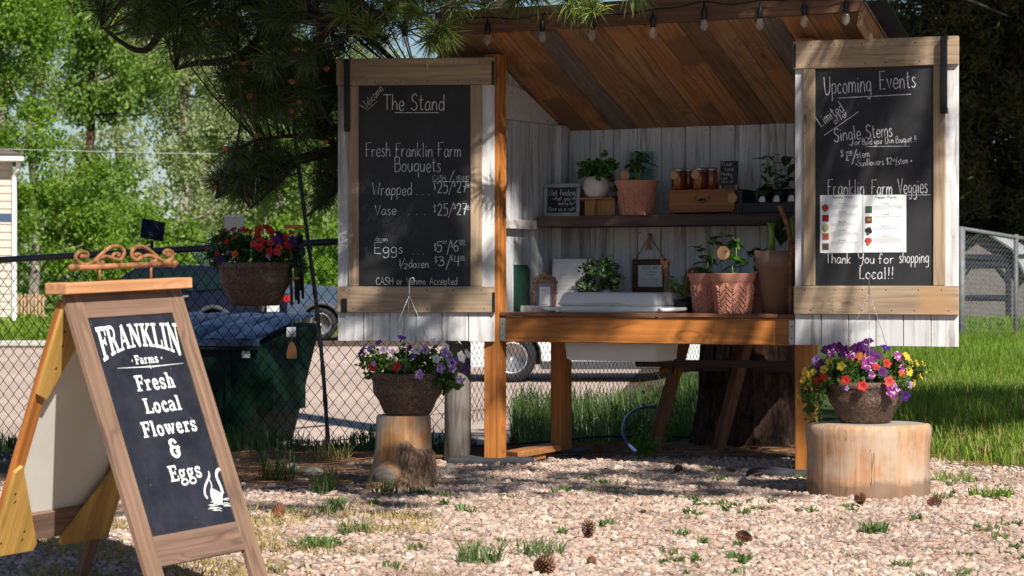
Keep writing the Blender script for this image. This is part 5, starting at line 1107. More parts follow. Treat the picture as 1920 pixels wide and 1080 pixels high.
for k in range(16):
    a = rr.uniform(0, 6.28); L = rr.uniform(.10, .16); e = Vector((L*.75*math.cos(a), L*.55*math.sin(a), .07+L*rr.uniform(.2, .9))); pp = spline([(0, 0, .07), (e.x*.5, e.y*.5, e.z+.03), e], 6); b = MB().tube(pp, .0015, 3); fr = b.build('frond', M['stalk'], t)
    vs = []; fs = []
    for i, p in enumerate(pp[2:]):
        for s_ in (-1, 1): q = len(vs); d = Vector((-math.sin(a), math.cos(a), 0))*s_; w2_ = .026*(1-i/len(pp)*.8); vs += [tuple(p), tuple(p+d*w2_+Vector((0, 0, -.006))+Vector((math.cos(a), math.sin(a), 0))*.01), tuple(p+Vector((math.cos(a), math.sin(a), 0))*.012)]; fs.append((q, q+1, q+2))
    inst(npmesh('leaflets', vs, fs, M['leaf_box']), 'leaflets', fr)
t = T_('wood_slice', 'round slice of pale wood leaning on the wall behind the pots', 'wood slice', foot(1306, .80, CZ+.085)); MB().lathe([(0, -.01), (.078, -.01), (.082, 0), (.078, .01), (0, .01)], 28, M=TR(0, 0, .08, 0, math.pi/2-.15)).build('disc', M['rooster'], t); MB().box((-.05, -.03, -.085), (.05, .03, -.001), .004).build('stand', M['tray'], t)
t = T_('egg_label', 'small white egg shaped label standing beside the cooler handle', 'label', foot(1300, .40, CZ)); b = MB(); pl_ = [(.020*math.cos(a)*(1 if math.sin(a) < 0 else .92), .026+.028*math.sin(a)) for a in [6.283*k/20 for k in range(20)]]; b.prism(pl_, 0, .002); b.build('card', M['cooler'], t)
# green cash box
t = T_('cash_box', 'dark green metal payment box at the far left end of the counter', 'cash box', foot(952, .30, CZ)); b = MB(); b.prism([(-.075, 0), (.052, 0), (.052, .235), (.020, .275), (-.075, .275)], 0, .16); b.build('box', M['greenbox'], t); MB().box((.02, -.003, .155), (.03, .0, .165)).build('keyhole', M['galv'], t)
# ---- shelf
t = T_('framed_chalk_sign', 'small zinc framed chalk sign at the left end of the shelf', 'chalk sign', foot(1052, .64, SZ+.002, .14)); w, h = .215, .185
Mx = Matrix.Rotation(-.10, 4, 'X')
for a_, b_ in (((-w/2, 0, 0), (w/2, .015, .022)), ((-w/2, 0, h-.022), (w/2, .015, h)), ((-w/2, 0, .0225), (-w/2+.022, .015, h-.0225)), ((w/2-.022, 0, .0225), (w/2, .015, h-.0225))): MB().box(a_, b_, .002).build('frame_bar', M['zinc'], t, Mx)
MB().box((-w/2+.022, .007, .022), (w/2-.022, .013, h-.022)).build('chalkboard', M['chalkboard'], t, Mx)
b = MB(); wr(b, 'Not finding', -.075, .078, .118, .034, .0060, .0034); wr(b, "what you're", -.055, .079, .092, .022, .0060, .0026); wr(b, 'looking for?', -.02, .080, .066, .018, .0060, .0024); wr(b, 'Give us a call!', -.075, .079, .033, .022, .0060, .0028); b.build('chalk_writing', M['chalk'], t, Mx)
t = T_('display_riser', 'small light wooden riser under the cream vase', 'riser', foot(1117, .56, SZ)); MB().box((-.105, 0, .092), (.105, .17, .100), .002).build('top_board', M['riser'], t); MB().box((-.092, .05, 0), (.092, .056, .0915)).build('back_board', M['riser'], t); MB().box((-.020, .004, 0), (-.012, .0495, .0915)).build('divider', M['riser'], t)
t = T_('vase_plant', 'cream ceramic vase of bushy bright green boxwood on the wooden riser', 'potted plant', foot(1119, .63, SZ+.1005)); h = .118
MB().lathe([(.045, 0), (.062, .015), (.074, .045), (.075, .075), (.066, .104), (.058, h), (.052, h), (.056, .1)], 32).build('vase', M['ceramic'], t)
C = [(random.gauss(0, .055), random.gauss(0, .04), .105+abs(random.gauss(.045, .032))) for _ in range(60)]; foliage(t, C, .024, 1100, .021, 'leaf_box', asp=.8); foliage(t, [(.10, -.01, .10), (.11, 0, .05), (.105, .01, .0), (.09, 0, .12)], .02, 90, .02, 'leaf_dk', 'trailing_leaves', .8)
t = T_('clay_disc', 'terracotta saucer standing on edge behind the cream vase', 'saucer', foot(1089, .76, SZ+.05)); MB().lathe([(0, -.006), (.05, -.006), (.055, .004), (0, .006)], 24, M=TR(0, 0, .055, 0, math.pi/2-.1)).build('disc', M['terra'], t); MB().box((-.03, -.02, -.05), (.03, .02, -.001)).build('block', M['riser'], t)
potplant('terracotta pot with drooping dark leaved seedling in the middle of the shelf', 1194, .60, SZ, .123, .188, .19, 22, ['c', 'a', 'b'], 21, 3, 'terracotta pots on the shelf', tag=(-.04, -.07, .215, .026))
t = T_('glass_pane', 'translucent teal glass panel standing behind the shelf seedling', 'glass panel', foot(1195, .80, SZ)); MB().box((-.055, 0, 0), (.085, .006, .36), .001).build('pane', M['tealglass'], t, Matrix.Rotation(-.05, 4, 'X'))
t = T_('drawer_box', 'small stained wooden drawer box under the honey jars', 'drawer box', foot(1318, .58, SZ)); MB().box((-.20, 0, .012), (.20, .2, .135), .003).build('case', M['stain'], t)
MB().box((-.188, -.006, .024), (.186, .0-.0005, .124), .002).build('drawer', M['stain'], t)
for s_ in (-.195, .165): MB().box((s_, 0.002, 0), (s_+.03, .19, .0115)).build('foot', M['stain_d'], t)
b = MB().tube(spline([(-.04, -.010, .095), (-.04, -.018, .08), (0, -.022, .066), (.04, -.018, .08), (.04, -.010, .095)], 4), .003, 6); b.build('pull', M['brass'], t); MB().blob((0, -.008, .074), (.024, .004, .012), 6).build('pull_plate', M['black_metal'], t); tag_(t, .175, -.010, .085, .026)
gj = 'honey jars on the drawer box'; BZ = SZ+.1355
jar_b = MB().lathe([(.030, 0), (.036, .006), (.036, .085), (.030, .097), (.031, .1)], 24).mesh('jar_glass', M['honey']); jar_l = MB().lathe([(.033, .1005), (.034, .102), (.034, .115), (.031, .117), (0, .117)], 24).mesh('lid', M['galv'])
for px, ly, lb, tg in ((1272, .62, 'amber honey jar with kraft tag at the left end of the jar row', 1), (1312, .60, 'honey jar with round kraft tag in the middle front of the jar row', 1), (1291, .70, 'honey jar half hidden behind and between the two tagged jars', 0), (1334, .66, 'honey jar without tag at the right end of the jar row', 0)):
    t = T_('honey_jar', lb, 'jar', foot(px, ly, BZ), gj); inst(jar_b, 'jar_glass', t); inst(jar_l, 'lid', t)
    if tg: tag_(t, -.008, -.041, .078, .023)
t = T_('easel_chalk_sign', 'tiny black chalk sign on a wooden easel reading Fresh Local Honey', 'chalk sign', foot(1366, .63, BZ, .1)); Mx = TR(0, 0, .022, 0, -.12)
MB().box((-.050, 0, 0), (.050, .004, .13)).build('chalkboard', M['chalkboard'], t, Mx)
for x in (-.045, .045): MB().box((x-.005, -.004, 0), (x+.005, .03, .022)).build('easel_leg', M['riser'], t)
b = MB(); wr(b, 'Fresh', -.042, .018, .103, .020, -.0006, .0018); wr(b, 'Local', -.022, .026, .078, .018, -.0006, .0018); wr(b, 'Honey', -.042, .015, .052, .018, -.0006, .0018); wr(b, 'Cash   $', -.042, .022, .030, .013, -.0006, .0015); wr(b, 'Venmo  15', -.040, .022, .012, .011, -.0006, .0015); b.build('chalk_writing', M['chalk'], t, Mx)
# black nursery tray with seedlings and egg-shaped tags
t = T_('seedling_tray', 'black seedling tray with three white egg shaped tags, right end of the shelf', 'seedling tray', foot(1448, .56, SZ)); MB().box((-.17, 0, 0), (.14, .22, .06), .004).build('tray', M['tray'], t)
for k in range(3):
    MB().lathe([(.030, .062), (.038, .10), (.040, .128), (.036, .128)], 14, M=TR(-.06+.082*k, .06, 0)).build('cell_pot', M['tray'], t); b = MB(); b.prism([(.017*math.cos(a), .085+.022*math.sin(a)*(1.15 if math.sin(a) > 0 else 1)) for a in [6.283*q/18 for q in range(18)]], .0, .0015, M=TR(-.062+.082*k, .012, -.015)); b.build('egg_tag', M['paper'], t)
for k in range(46):
    a = rr.uniform(0, 6.28); p = (rr.uniform(-.10, .14), rr.uniform(.02, .12), .12+.20*rr.random()**1.2*(1 if True else 0)); inst(BL[rr.choice('acb')], 'leaf', t, Matrix.Translation(p) @ Matrix.Rotation(a, 4, 'Z') @ Matrix.Rotation(rr.uniform(-.4, .6), 4, 'Y') @ Matrix.Scale(rr.uniform(.7, 1.2), 4))
b = MB()
for k in range(6): x = -.06+.04*k; b.tube(spline([(x, .06, .12), (x+.01, .06, .2), (x+rr.uniform(-.02, .03), .07, .30)], 3), .003, 5)
b.build('stem', M['stalk'], t); MB().box((-.24, .02, 0), (-.175, .2, .13), .004).build('side_box', M['tray'], t)
# ------------------------------------------------------------------ flowers, planters, stumps
def bloom_mesh(col, r=.024, eye='f_eye', seed=0):
    b = MB(); n = 20; vs = [(0, 0, -.006)]; fs = []
    for ring, (q, z) in enumerate(((.22, -.003), (.62, .004), (1.0, .002))):
        for k in range(n):
            a = 2*math.pi*k/n; lob = 1+(.17*math.cos(5*a)+.06*math.sin(9*a+seed))*(ring/2); vs.append((r*q*lob*math.cos(a), r*q*lob*math.sin(a), z+(.0055*math.cos(10*a+seed) if ring == 2 else 0)))
    for k in range(n): fs.append((0, 1+k, 1+(k+1) % n))
    b.add(vs[:n+1], fs, 1, True)
    f2 = []
    for ring in (0, 1):
        for k in range(n): a_ = 1+ring*n+k; b_ = 1+ring*n+(k+1) % n; f2.append((a_, a_+n, b_+n, b_))
    b.add(vs, f2, 0, True); b.tube([(0, 0, -.004), (0, 0, -.03)], [.005, .002], 6, mi=0)
    return b.mesh('bloom', [M['f_'+col], M[eye]])
BM = {c: bloom_mesh(c, r_, e, i) for i, (c, r_, e) in enumerate((('red', .022, 'f_eye'), ('orange', .020, 'f_eye'), ('purple', .025, 'f_eye'), ('deep', .028, 'f_eye'), ('yellow', .020, 'f_eyey'), ('white', .026, 'f_eye'), ('magenta', .027, 'f_deep'), ('coral', .022, 'f_eye'), ('lilac', .024, 'f_purple')))}
def potshape(r, h, hang=False, seed=0):
    return [(r*.60, 0), (r*.66, h*.06), (r*.80, h*.34), (r*.93, h*.50), (r*.955, h*.60), (r*.96, h*.84), (r*1.0, h*.86), (r*1.01, h), (r*.95, h), (r*.92, h*.85)]
def planter(label, loc, r, h, ells, nleaf, blooms, hook, group='flower planters', name='flower_planter', rz=0, mats='leaf_pet'):
    t = thing(name, label, 'flower pot', loc, rz, group)
    b = MB().lathe(potshape(r, h), 44, wob=.012); b.build('pot', M['resin'], t); MB().lathe([(0, h*.9), (r*.93, h*.9)], 24).build('soil', M['soil'], t)
    rr_ = random.Random(int(loc[0]*100)); C = ell_pts(150, ells); foliage(t, C, .030, int(nleaf*1.35), .029, mats, asp=.5)
    for (x, y, z, c, s) in blooms:
        n_ = Vector((x*1.2, y*1.1-.14, (z-h)*1.0+rr_.uniform(-.03, .10))); n_ = n_+Vector((rr_.uniform(-.1, .1), rr_.uniform(-.06, .06), rr_.uniform(-.08, .08))); q = n_.to_track_quat('Z', 'Y').to_matrix().to_4x4()
        inst(BM[c], 'bloom', t, Matrix.Translation((x, y, z)) @ q @ Matrix.Scale(s, 4))
    b = MB(); hk = Vector(hook)
    for a in (2.6, .4, -1.6): b.tube([(r*math.cos(a), r*math.sin(a), h*.97), hk], .0013, 4)
    b.tube(spline([hk, hk+Vector((0, 0, .05)), hk+Vector((.004, 0, .075)), hk+Vector((.018, 0, .082)), hk+Vector((.024, 0, .065))], 4), .0028, 6)
    b.build('wire_hanger', M['galv'], t); return t
def pos(px, py, Yc, loc, dy): return ((px-960)/FPX*(Yc+dy)-loc[0], dy, CAMH-(py-HOR)/FPX*(Yc+dy)-loc[2])
from mathutils import noise as sno
# left stump and pot
Yl = 11.45; sl1 = (pxX(756, Yl), Yl, gzf(pxX(756, Yl), Yl)); 
def stump(name, label, loc, prof, n, mats, seed, wob, rootbump=None):
    rr_ = random.Random(seed); t = thing(name, label, 'stump', loc); b = MB(); vs = []; fs = []; ph_ = [rr_.uniform(0, 6.28) for _ in range(5)]
    for i, (r, z) in enumerate(prof):
        for k in range(n):
            a = 2*math.pi*k/n; q = 1+wob*(math.sin(2*a+ph_[0])*.6+math.sin(3*a+ph_[1])*.4+math.sin(7*a+ph_[2])*.12)+.006*math.sin(23*a+ph_[3])+.012*sno.noise((math.cos(a)*9, math.sin(a)*9, z*1.5+seed))
            if rootbump: ba, bw, ss = rootbump; q += ss*max(0, 1-z/.22)**1.5*math.exp(-(((a-ba+math.pi) % (2*math.pi)-math.pi)/bw)**2)
            vs.append((r*q*math.cos(a), r*q*math.sin(a), z))
    for i in range(len(prof)-1):
        for k in range(n): a_ = i*n+k; b_ = i*n+(k+1) % n; fs.append((a_, b_, b_+n, a_+n))
    b.add(vs, fs, 0, True); b.build('side', mats[0], t); top = vs[-n:]; z = prof[-1][1]
    b = MB(); tv = [(0, 0, z+.001)]; 
    for q in (.33, .66, .985): tv += [(x*q, y*q, z+.001-(.004 if q > .9 else 0)) for x, y, _ in top]
    f2 = [(0, 1+k, 1+(k+1) % n) for k in range(n)]
    for g_ in (0, 1):
        for k in range(n): a_ = 1+g_*n+k; b_ = 1+g_*n+(k+1) % n; f2.append((a_, a_+n, b_+n, b_))
    b.add(tv, f2, 0, True); b.build('cut_top', mats[1], t); return t
def stumpmat(name, c, grey, sx=26):
    m = NT(name); co = m.coord(rnd=False, scale=(sx, sx, 1.1)); cp = m.coord(rnd=False); f = m.noise(co, 1.0, 5, .6, .5); big = m.noise(cp, 6, 3)
    cc = m.mix(m.ramp(f, [(.3, 0.0), (.7, 1.0)]), dk(c, .46), dk(c, 1.18)); cc = m.mix(m.ramp(big, [(.42, .0), (.62, .85)]), cc, grey)
    cr = m.noise(m.coord(rnd=False, scale=(22, 22, .5)), 1.0, 2, .4); cc = m.mix(m.ramp(cr, [(.60, .0), (.604, .85), (.609, .85), (.613, .0)]), cc, dk(c, .18))
    cr2 = m.noise(m.coord(rnd=False, scale=(40, 40, 1.2)), 1.0, 3, .5); cc = m.mix(m.ramp(cr2, [(.56, .0), (.566, .55), (.572, .0)]), cc, dk(c, .3))
    sz_ = m.n('SeparateXYZ'); m.l(cp, sz_.inputs[0]); dn_ = m.n('Math', operation='MULTIPLY_ADD', i_1=.10); m.l(m.noise(cp, 12, 4), dn_.inputs[0]); dn_.inputs[1].default_value = -.10; m.l(sz_.outputs[2], dn_.inputs[2]); cc = m.mix(m.ramp(dn_.outputs[0], [(.0, .75), (.03, .0)]), cc, (.16, .10, .065))
    m.color(cc); m.bump(f, .7, .006); return m.done(.8, 0, .2)
def endgrain(name, c):
    m = NT(name); cp = m.coord(rnd=False); ln = m.n('VectorMath', operation='LENGTH'); sep = m.n('Vector' 'Math', operation='MULTIPLY'); sep.inputs[1].default_value = (1, 1, 0); m.l(cp, sep.inputs[0]); m.l(sep.outputs[0], ln.inputs[0])
    ad = m.n('Math', operation='MULTIPLY_ADD', i_1=520.0); m.l(ln.outputs['Value'], ad.inputs[0]); nn = m.noise(cp, 9, 3); mm = m.n('Math', operation='MULTIPLY', i_1=9.0); m.l(nn, mm.inputs[0]); m.l(mm.outputs[0], ad.inputs[2]); si = m.n('Math', operation='SINE'); m.l(ad.outputs[0], si.inputs[0])
    m.color(m.mix(m.ramp(si.outputs[0], [(0, 0.0), (1, .5)]), c, dk(c, .55))); return m.done(.85, 0, .2)
M['stump_a'] = stumpmat('bare_orange_stump_wood', (.52, .255, .10), (.38, .33, .28)); M['stump_b'] = stumpmat('pale_stump_wood', (.50, .275, .15), (.47, .36, .27), 24); M['endg'] = endgrain('grey_end_grain', (.36, .31, .26))
s1 = stump('tree_stump', 'short narrow stump with flared root and rough bark knot under the left flower pot', sl1, [(.165, -.03), (.160, .02), (.150, .07), (.138, .13), (.130, .2), (.128, .30), (.126, .335), (.120, .345)], 56, (M['stump_a'], M['endg']), 4, .035, (3.9, .55, .30))
b = MB(); rr_ = random.Random(9); vs = []; fs = []; n1, n2 = 90, 60
from mathutils import noise as mno
for i in range(n1+1):
    for j in range(n2+1):
        u = i/n1; v = j/n2; a = -1.75+2.0*u; zt_ = .19+.075*mno.noise((u*3, 1.3, 0))+.05*(1-abs(2*u-.9)); z = -.02+v*zt_; edge = min(u*1.4, 1-u, (1-v))*7
        q_ = .75*abs(mno.noise((a*9, z*26, .4)))*.011+abs(mno.noise((a*22, z*50, 2.4)))*.007+.006; d = q_*min(1, edge)-.006*max(0, 1-edge); r = (.160-.11*z if z < .3 else .127)+d
        vs.append((r*math.cos(a), r*math.sin(a), z))
for i in range(n1):
    for j in range(n2): q = i*(n2+1)+j; fs.append((q, q+n2+1, q+n2+2, q+1))
b.add(vs, fs, 0, False); b.build('bark_patch', bark('shaggy_stump_bark', (.52, .33, .21), 30, 9), s1)
b = MB(); b.tube(spline([(-.03, -.06, .13), (-.055, -.12, .085), (-.075, -.172, .058)], 4), [.03, .04, .05, .056, .060, .062, .062, .060, .057], 20); b.build('root_stub', M['stump_a'], s1)
b = MB().lathe([(0, .0), (.05, .0), (.055, -.004)], 20, M=Matrix.Translation((-.0755, -.1745, .0578)) @ (Vector((-.02, -.052, -.027)).to_track_quat('Z', 'Y').to_matrix().to_4x4())); b.build('root_cut', M['endg'], s1)
pl1 = (pxX(764, Yl), Yl-.01, sl1[2]+.347)
def randblooms(n, px0, px1, py0, py1, Yc, loc, cols, seed, rx, cy):
    rr_ = random.Random(seed); out = []
    while len(out) < n:
        px = rr_.uniform(px0, px1); py = rr_.uniform(py0, py1); u = (px-(px0+px1)/2)/((px1-px0)/2)
        if py < py0+(py1-py0)*(.35*u*u): continue
        v_ = (py-py0)/(py1-py0); dy = -rx*math.sqrt(max(0, 1-u*u))*(.25+.75*v_)-.01; out.append((*pos(px, py, Yc, loc, dy), rr_.choice(cols), rr_.uniform(.7, 1.1)))
    return out
bl = [(*pos(px, py, Yl, pl1, dy), c, s) for px, py, dy, c, s in ((699, 688, -.17, 'red', 1.0), (744, 687, -.20, 'red', 1.0), (786, 702, -.20, 'lilac', .95), (701, 682, -.19, 'lilac', .5), (835, 662, -.15, 'lilac', 1.1), (846, 680, -.16, 'lilac', 1.15), (852, 676, -.14, 'purple', 1), (826, 690, -.17, 'lilac', 1.0), (818, 673, -.16, 'white', .8), (865, 669, -.1, 'white', 1.05), (877, 664, -.06, 'white', .95), (782, 655, -.1, 'white', .95), (798, 656, -.12, 'lilac', .95), (835, 648, -.04, 'white', .9), (848, 690, -.14, 'lilac', .9), (678, 660, -.05, 'purple', .9), (683, 652, -.03, 'lilac', .8), (695, 652, -.03, 'lilac', .8), (718, 655, -.1, 'lilac', .6), (735, 659, -.12, 'lilac', .6), (768, 652, -.1, 'purple', .6), (753, 633, -.0, 'purple', .9), (710, 642, 0, 'purple', .7), (775, 668, -.14, 'purple', .6), (861, 712, -.12, 'lilac', .8), (872, 692, -.08, 'purple', .9), (878, 680, -.02, 'purple', .8), (812, 640, .02, 'white', .7), (860, 640, .02, 'white', .7))]
planter('flower pot of purple, white and two red petunias on the short stump', pl1, .172, .198, [(-.07, 0, .235, .155, .13, .085), (.12, 0, .215, .15, .12, .10), (.20, -.02, .15, .07, .07, .07)], 2300, bl, (.01, -.02, .565))
# right stump and pot
Yr = 11.12; sl2 = (pxX(1628, Yr), Yr, gzf(pxX(1628, Yr), Yr))
stump('tree_stump', 'wide pale debarked stump under the right flower pot', sl2, [(.282, -.03), (.280, .02), (.277, .10), (.276, .2), (.283, .27), (.284, .30), (.276, .318), (.262, .324)], 72, (M['stump_b'], M['endg']), 8, .018)
pl2 = (pxX(1620, Yr), Yr-.04, sl2[2]+.326)
bl = [(*pos(px, py, Yr, pl2, dy), c, s) for px, py, dy, c, s in ((1615, 723, -.21, 'red', 1.05), (1583, 712, -.2, 'red', 1.0), (1665, 715, -.2, 'coral', 1.1), (1661, 681, -.14, 'red', .9), (1641, 688, -.16, 'red', .9), (1542, 706, -.14, 'red', .9), (1529, 713, -.1, 'red', .8), (1688, 700, -.12, 'orange', .9), (1671, 731, -.2, 'magenta', 1.2), (1626, 681, -.14, 'magenta', 1.25), (1653, 697, -.18, 'deep', .9), (1566, 650, -.02, 'deep', 1.1), (1580, 660, -.06, 'deep', 1.1), (1592, 665, -.08, 'magenta', 1.0), (1604, 652, -.02, 'deep', 1.1), (1618, 655, -.04, 'deep', 1.1), (1630, 662, -.06, 'deep', 1.1), (1556, 662, -.05, 'magenta', .9), (1548, 655, 0, 'deep', 1), (1643, 668, -.05, 'deep', .9), (1625, 640, 0, 'deep', .9), (1528, 674, -.05, 'lilac', 1.1), (1535, 684, -.08, 'deep', 1.0), (1575, 686, -.14, 'yellow', 1.05), (1552, 677, -.1, 'yellow', 1.0), (1543, 692, -.13, 'yellow', 1.0), (1507, 697, -.03, 'yellow', 1.0), (1517, 702, -.05, 'yellow', 1.0), (1504, 712, -.02, 'yellow', .9), (1516, 716, -.05, 'yellow', .9), (1524, 696, -.06, 'yellow', .9), (1697, 668, -.06, 'yellow', 1.15), (1704, 680, -.08, 'yellow', 1.0), (1702, 696, -.1, 'yellow', 1.1), (1716, 681, -.03, 'yellow', .9), (1727, 683, 0, 'yellow', 1.0), (1732, 692, 0, 'yellow', 1.0), (1722, 704, -.03, 'yellow', .9), (1711, 718, -.06, 'yellow', .9), (1682, 668, -.05, 'magenta', 1.0), (1690, 690, -.1, 'magenta', .8), (1695, 742, -.12, 'purple', 1.0), (1703, 720, -.08, 'lilac', .8), (1632, 664, -.05, 'yellow', .6), (1490+30, 742, -.06, 'yellow', .5), (1585, 727, -.19, 'lilac', .5), (1632, 703, -.18, 'magenta', .6), (1610, 646, 0, 'purple', .9), (1658, 652, 0, 'purple', 1.0), (1492+5, 744, 0, 'yellow', .7))]
planter('flower pot of red, yellow and dark purple petunias on the wide stump', pl2, .178, .190, [(-.09, 0, .225, .17, .13, .085), (.12, 0, .225, .17, .13, .085), (-.24, -.03, .12, .07, .06, .10), (.0, -.12, .19, .2, .05, .05)], 2800, bl, (.01, -.05, .60), name='flower_planter')
# hanging basket
Yb = 12.95; pl3 = (pxX(479, Yb), Yb, CAMH-(573-HOR)/FPX*Yb)
bl = [(*pos(px, py, Yb, pl3, dy), c, s) for px, py, dy, c, s in ((402, 481, -.03, 'coral', .8), (407, 476, -.08, 'red', .9), (440, 476, -.2, 'orange', .95), (475, 457, -.2, 'coral', .85), (487, 463, -.2, 'red', 1.1), (483, 442, -.17, 'red', 1.0), (485, 430, -.1, 'red', 1.1), (490, 452, -.18, 'red', 1.0), (500, 426, -.05, 'red', 1), (508, 434, -.1, 'red', 1.05), (507, 455, -.18, 'coral', 1.0), (506, 471, -.2, 'red', 1.0), (520, 472, -.2, 'coral', 1.05), (523, 464, -.18, 'coral', .9), (538, 460, -.14, 'red', 1.2), (512, 446, -.15, 'red', 1.0), (518, 452, -.16, 'purple', 1.1), (524, 440, -.1, 'deep', .9), (535, 444, -.1, 'red', 1.1), (546, 436, -.06, 'orange', .9), (549, 453, -.06, 'purple', 1.25), (560, 460, -.02, 'purple', 1.1), (568, 469, 0, 'purple', 1.2), (582, 462, .02, 'purple', .9), (412, 487, -.1, 'purple', 1.2), (395, 481, 0, 'purple', 1.0), (394, 492, 0, 'purple', .7), (425, 453, -.12, 'red', .8), (411, 444, -.05, 'coral', .8), (400, 451, -.02, 'orange', .8), (412, 456, -.08, 'yellow', .5), (438, 430, -.02, 'coral', .9), (455, 430, -.04, 'orange', 1.0), (462, 432, -.05, 'red', .8), (428, 436, -.02, 'orange', .8), (440, 445, -.1, 'orange', .7), (389, 467, 0, 'coral', .8), (428, 473, -.14, 'magenta', .5), (503, 480, -.18, 'magenta', .6), (470, 434, -.05, 'coral', .7))]
planter('hanging basket of red, orange and purple petunias hung from the crooked pole', pl3, .200, .232, [(-.10, 0, .31, .15, .13, .10), (.10, 0, .29, .17, .13, .10), (.24, 0, .26, .07, .07, .08), (-.22, 0, .27, .05, .05, .06)], 2800, bl, (.0, 0, .60), name='hanging_basket', mats='leaf_dk')
# shepherd's crook
Yp = 13.1
def PW(px, py, Y_=Yp): return P(px, py, Y_)
hk = thing('shepherd_hook', 'tall twisted black iron garden hook leaning behind the hanging basket', 'garden hook', PW(617, 858)); o0 = PW(617, 858)
def rel(l): return [p-o0 for p in l]
b = MB().tube(spline(rel([PW(617, 862), PW(606, 700), PW(592, 560), PW(576, 440), PW(562, 330), PW(551, 240), PW(549, 215)]), 6), .0105, 8)
for ph0 in (0, math.pi):
    q = spline(rel([PW(617, 862), PW(606, 700), PW(592, 560), PW(576, 440), PW(562, 330), PW(551, 240)]), 26); b.tube([p+Vector((.0085*math.cos(i*.35+ph0), .0085*math.sin(i*.35+ph0), 0)) for i, p in enumerate(q)], .0045, 4)
b.build('pole', M['black_metal'], hk)
b = MB().tube(spline(rel([PW(561, 318), PW(545, 288), PW(520, 277), PW(492, 281), PW(471, 297), PW(468, 308), PW(474, 316), PW(485, 317), PW(488, 310), PW(482, 307)]), 5), .006, 7)
b.tube(spline(rel([PW(560, 320), PW(553, 328), PW(540, 326), PW(534, 316), PW(540, 308), PW(547, 312)]), 5), .005, 6); b.tube(spline(rel([PW(525, 277), PW(512, 276), PW(503, 266), PW(507, 255)]), 5), .005, 6); b.build('hook_arm', M['black_metal'], hk)
b = MB().tube(spline(rel([PW(549, 215), PW(553, 196), PW(575, 190), PW(590, 205), PW(585, 220)]), 5), .006, 7); b.build('hook_arm', M['black_metal'], hk)
# wire from hook to basket
# wind chime
wc_ = thing('wind_chime', 'wind chime with orange wooden disc, black tubes and wooden sail hanging beside the basket', 'wind chime', PW(552, 425, 12.9)); o1 = PW(552, 425, 12.9)
MB().lathe([(0, -.008), (.056, -.008), (.059, 0), (.056, .008), (0, .008)], 28).build('top_disc', M['kraft'] if 0 else plain('orange_wood_disc', (.50, .16, .05), .5), wc_)
ct = MB()
for i, (px, y0, y1) in enumerate(((545, 495, 572), (553, 470, 562), (558, 448, 570), (566, 440, 560), (561, 436, 545))):
    a = PW(px, y0, 12.88+.02*i)-o1; e = PW(px+2, y1, 12.88+.02*i)-o1; MB().tube([a, e], .0072, 10).build('chime_tube', M['black_metal'], wc_); ct.tube([(a.x*.8, a.y*.6, -.008), a], .0008, 3)
ct.tube([(0, 0, .008), PW(548, 330, 12.95)-o1], .0009, 3); ct.tube([(0, 0, 0), PW(547, 655, 12.9)-o1], .0009, 3); ct.build('string', M['twine'], wc_)
MB().lathe([(0, -.006), (.03, -.006), (.03, .006), (0, .006)], 20, M=Matrix.Translation(PW(551, 522, 12.9)-o1)).build('clapper', M['rust'], wc_)
c = PW(547, 672, 12.9)-o1; b = MB(); b.prism([(-.026, 0), (.026, 0), (.027, .03), (.020, .065), (.008, .085), (-.006, .086), (-.019, .068), (-.027, .03)], 0, .008, M=Matrix.Translation(c)); b.build('sail', plain('orange_wood_sail', (.55, .22, .07), .5), wc_)
# solar lamp on the fence
sp = thing('solar_lamp', 'small dark solar panel lamp clipped on the fence rail behind the scrollwork', 'solar lamp', P(287, 470, 14.6)); b = MB(); b.box((-.072, -.006, -.062), (.072, .006, .062), .003); b.build('solar_panel', M['solar'], sp, TR(0, -.02, .125, .35, -.35, .18)); MB().tube([(-.005, 0, .06), (-.012, 0, -.01)], .009, 8).build('bracket', M['black_metal'], sp); MB().blob((-.02, -.015, -.02), (.032, .03, .022), 8).build('lamp_head', M['black_metal'], sp)
MB().tube(spline([(.06, 0, .12), (.12, 0, .08), (.2, .0, .07), (.3, -.02, .05), (.42, -.1, .03)], 4), .003, 5).build('cable', M['black_metal'], sp)
# hose, drip line
b = MB().tube(spline([P(1228, 762, 13.9), P(1200, 766, 13.7), P(1175, 782, 13.4), P(1168, 808, 13.1), P(1178, 832, 13.0), P(1192, 846, 12.95)], 6), .009, 8); setp(b.build('garden_hose', M['hose']), 'blue garden hose arching out of the dirt under the counter', 'garden hose')
b = MB().tube(spline([(-.95, 13.9, gzf(-.95, 13.9)+.01), (-.3, 13.85, .03), (.2, 14.0, .05), (.55, 14.3, .06), (1.2, 14.8, .02)], 6), .008, 6); setp(b.build('drip_line', M['drip']), 'black irrigation tube lying on the dirt behind the left post', 'irrigation tube')
# rocks
def rock(px, py, sx, sy, sz, mat, label, seed):
    Yd = FPX*CAMH/(py-HOR); X_ = pxX(px, Yd); o_ = MB().blob((0, 0, 0), (sx, sy, sz), 8, noise=.22, seed=seed).build('rock', M[mat]); o_.matrix_basis = TR(X_, Yd, gzf(X_, Yd)+sz*.4, .3); setp(o_, label, 'rock')
rock(587, 889, .055, .04, .026, 'rock_w', 'smooth pale oval rock on the dirt right of the sandwich board', 1)
rock(548, 883, .036, .03, .030, 'rock_g', 'grey rock half buried left of the pale oval rock', 2)
rock(560, 905, .05, .03, .012, 'rock_w', 'flat buried tan rock just in front of the pale oval rock', 3)
rock(845, 878, .03, .02, .018, 'rock_w', 'small tan stone at the left corner of the front left paver', 4)
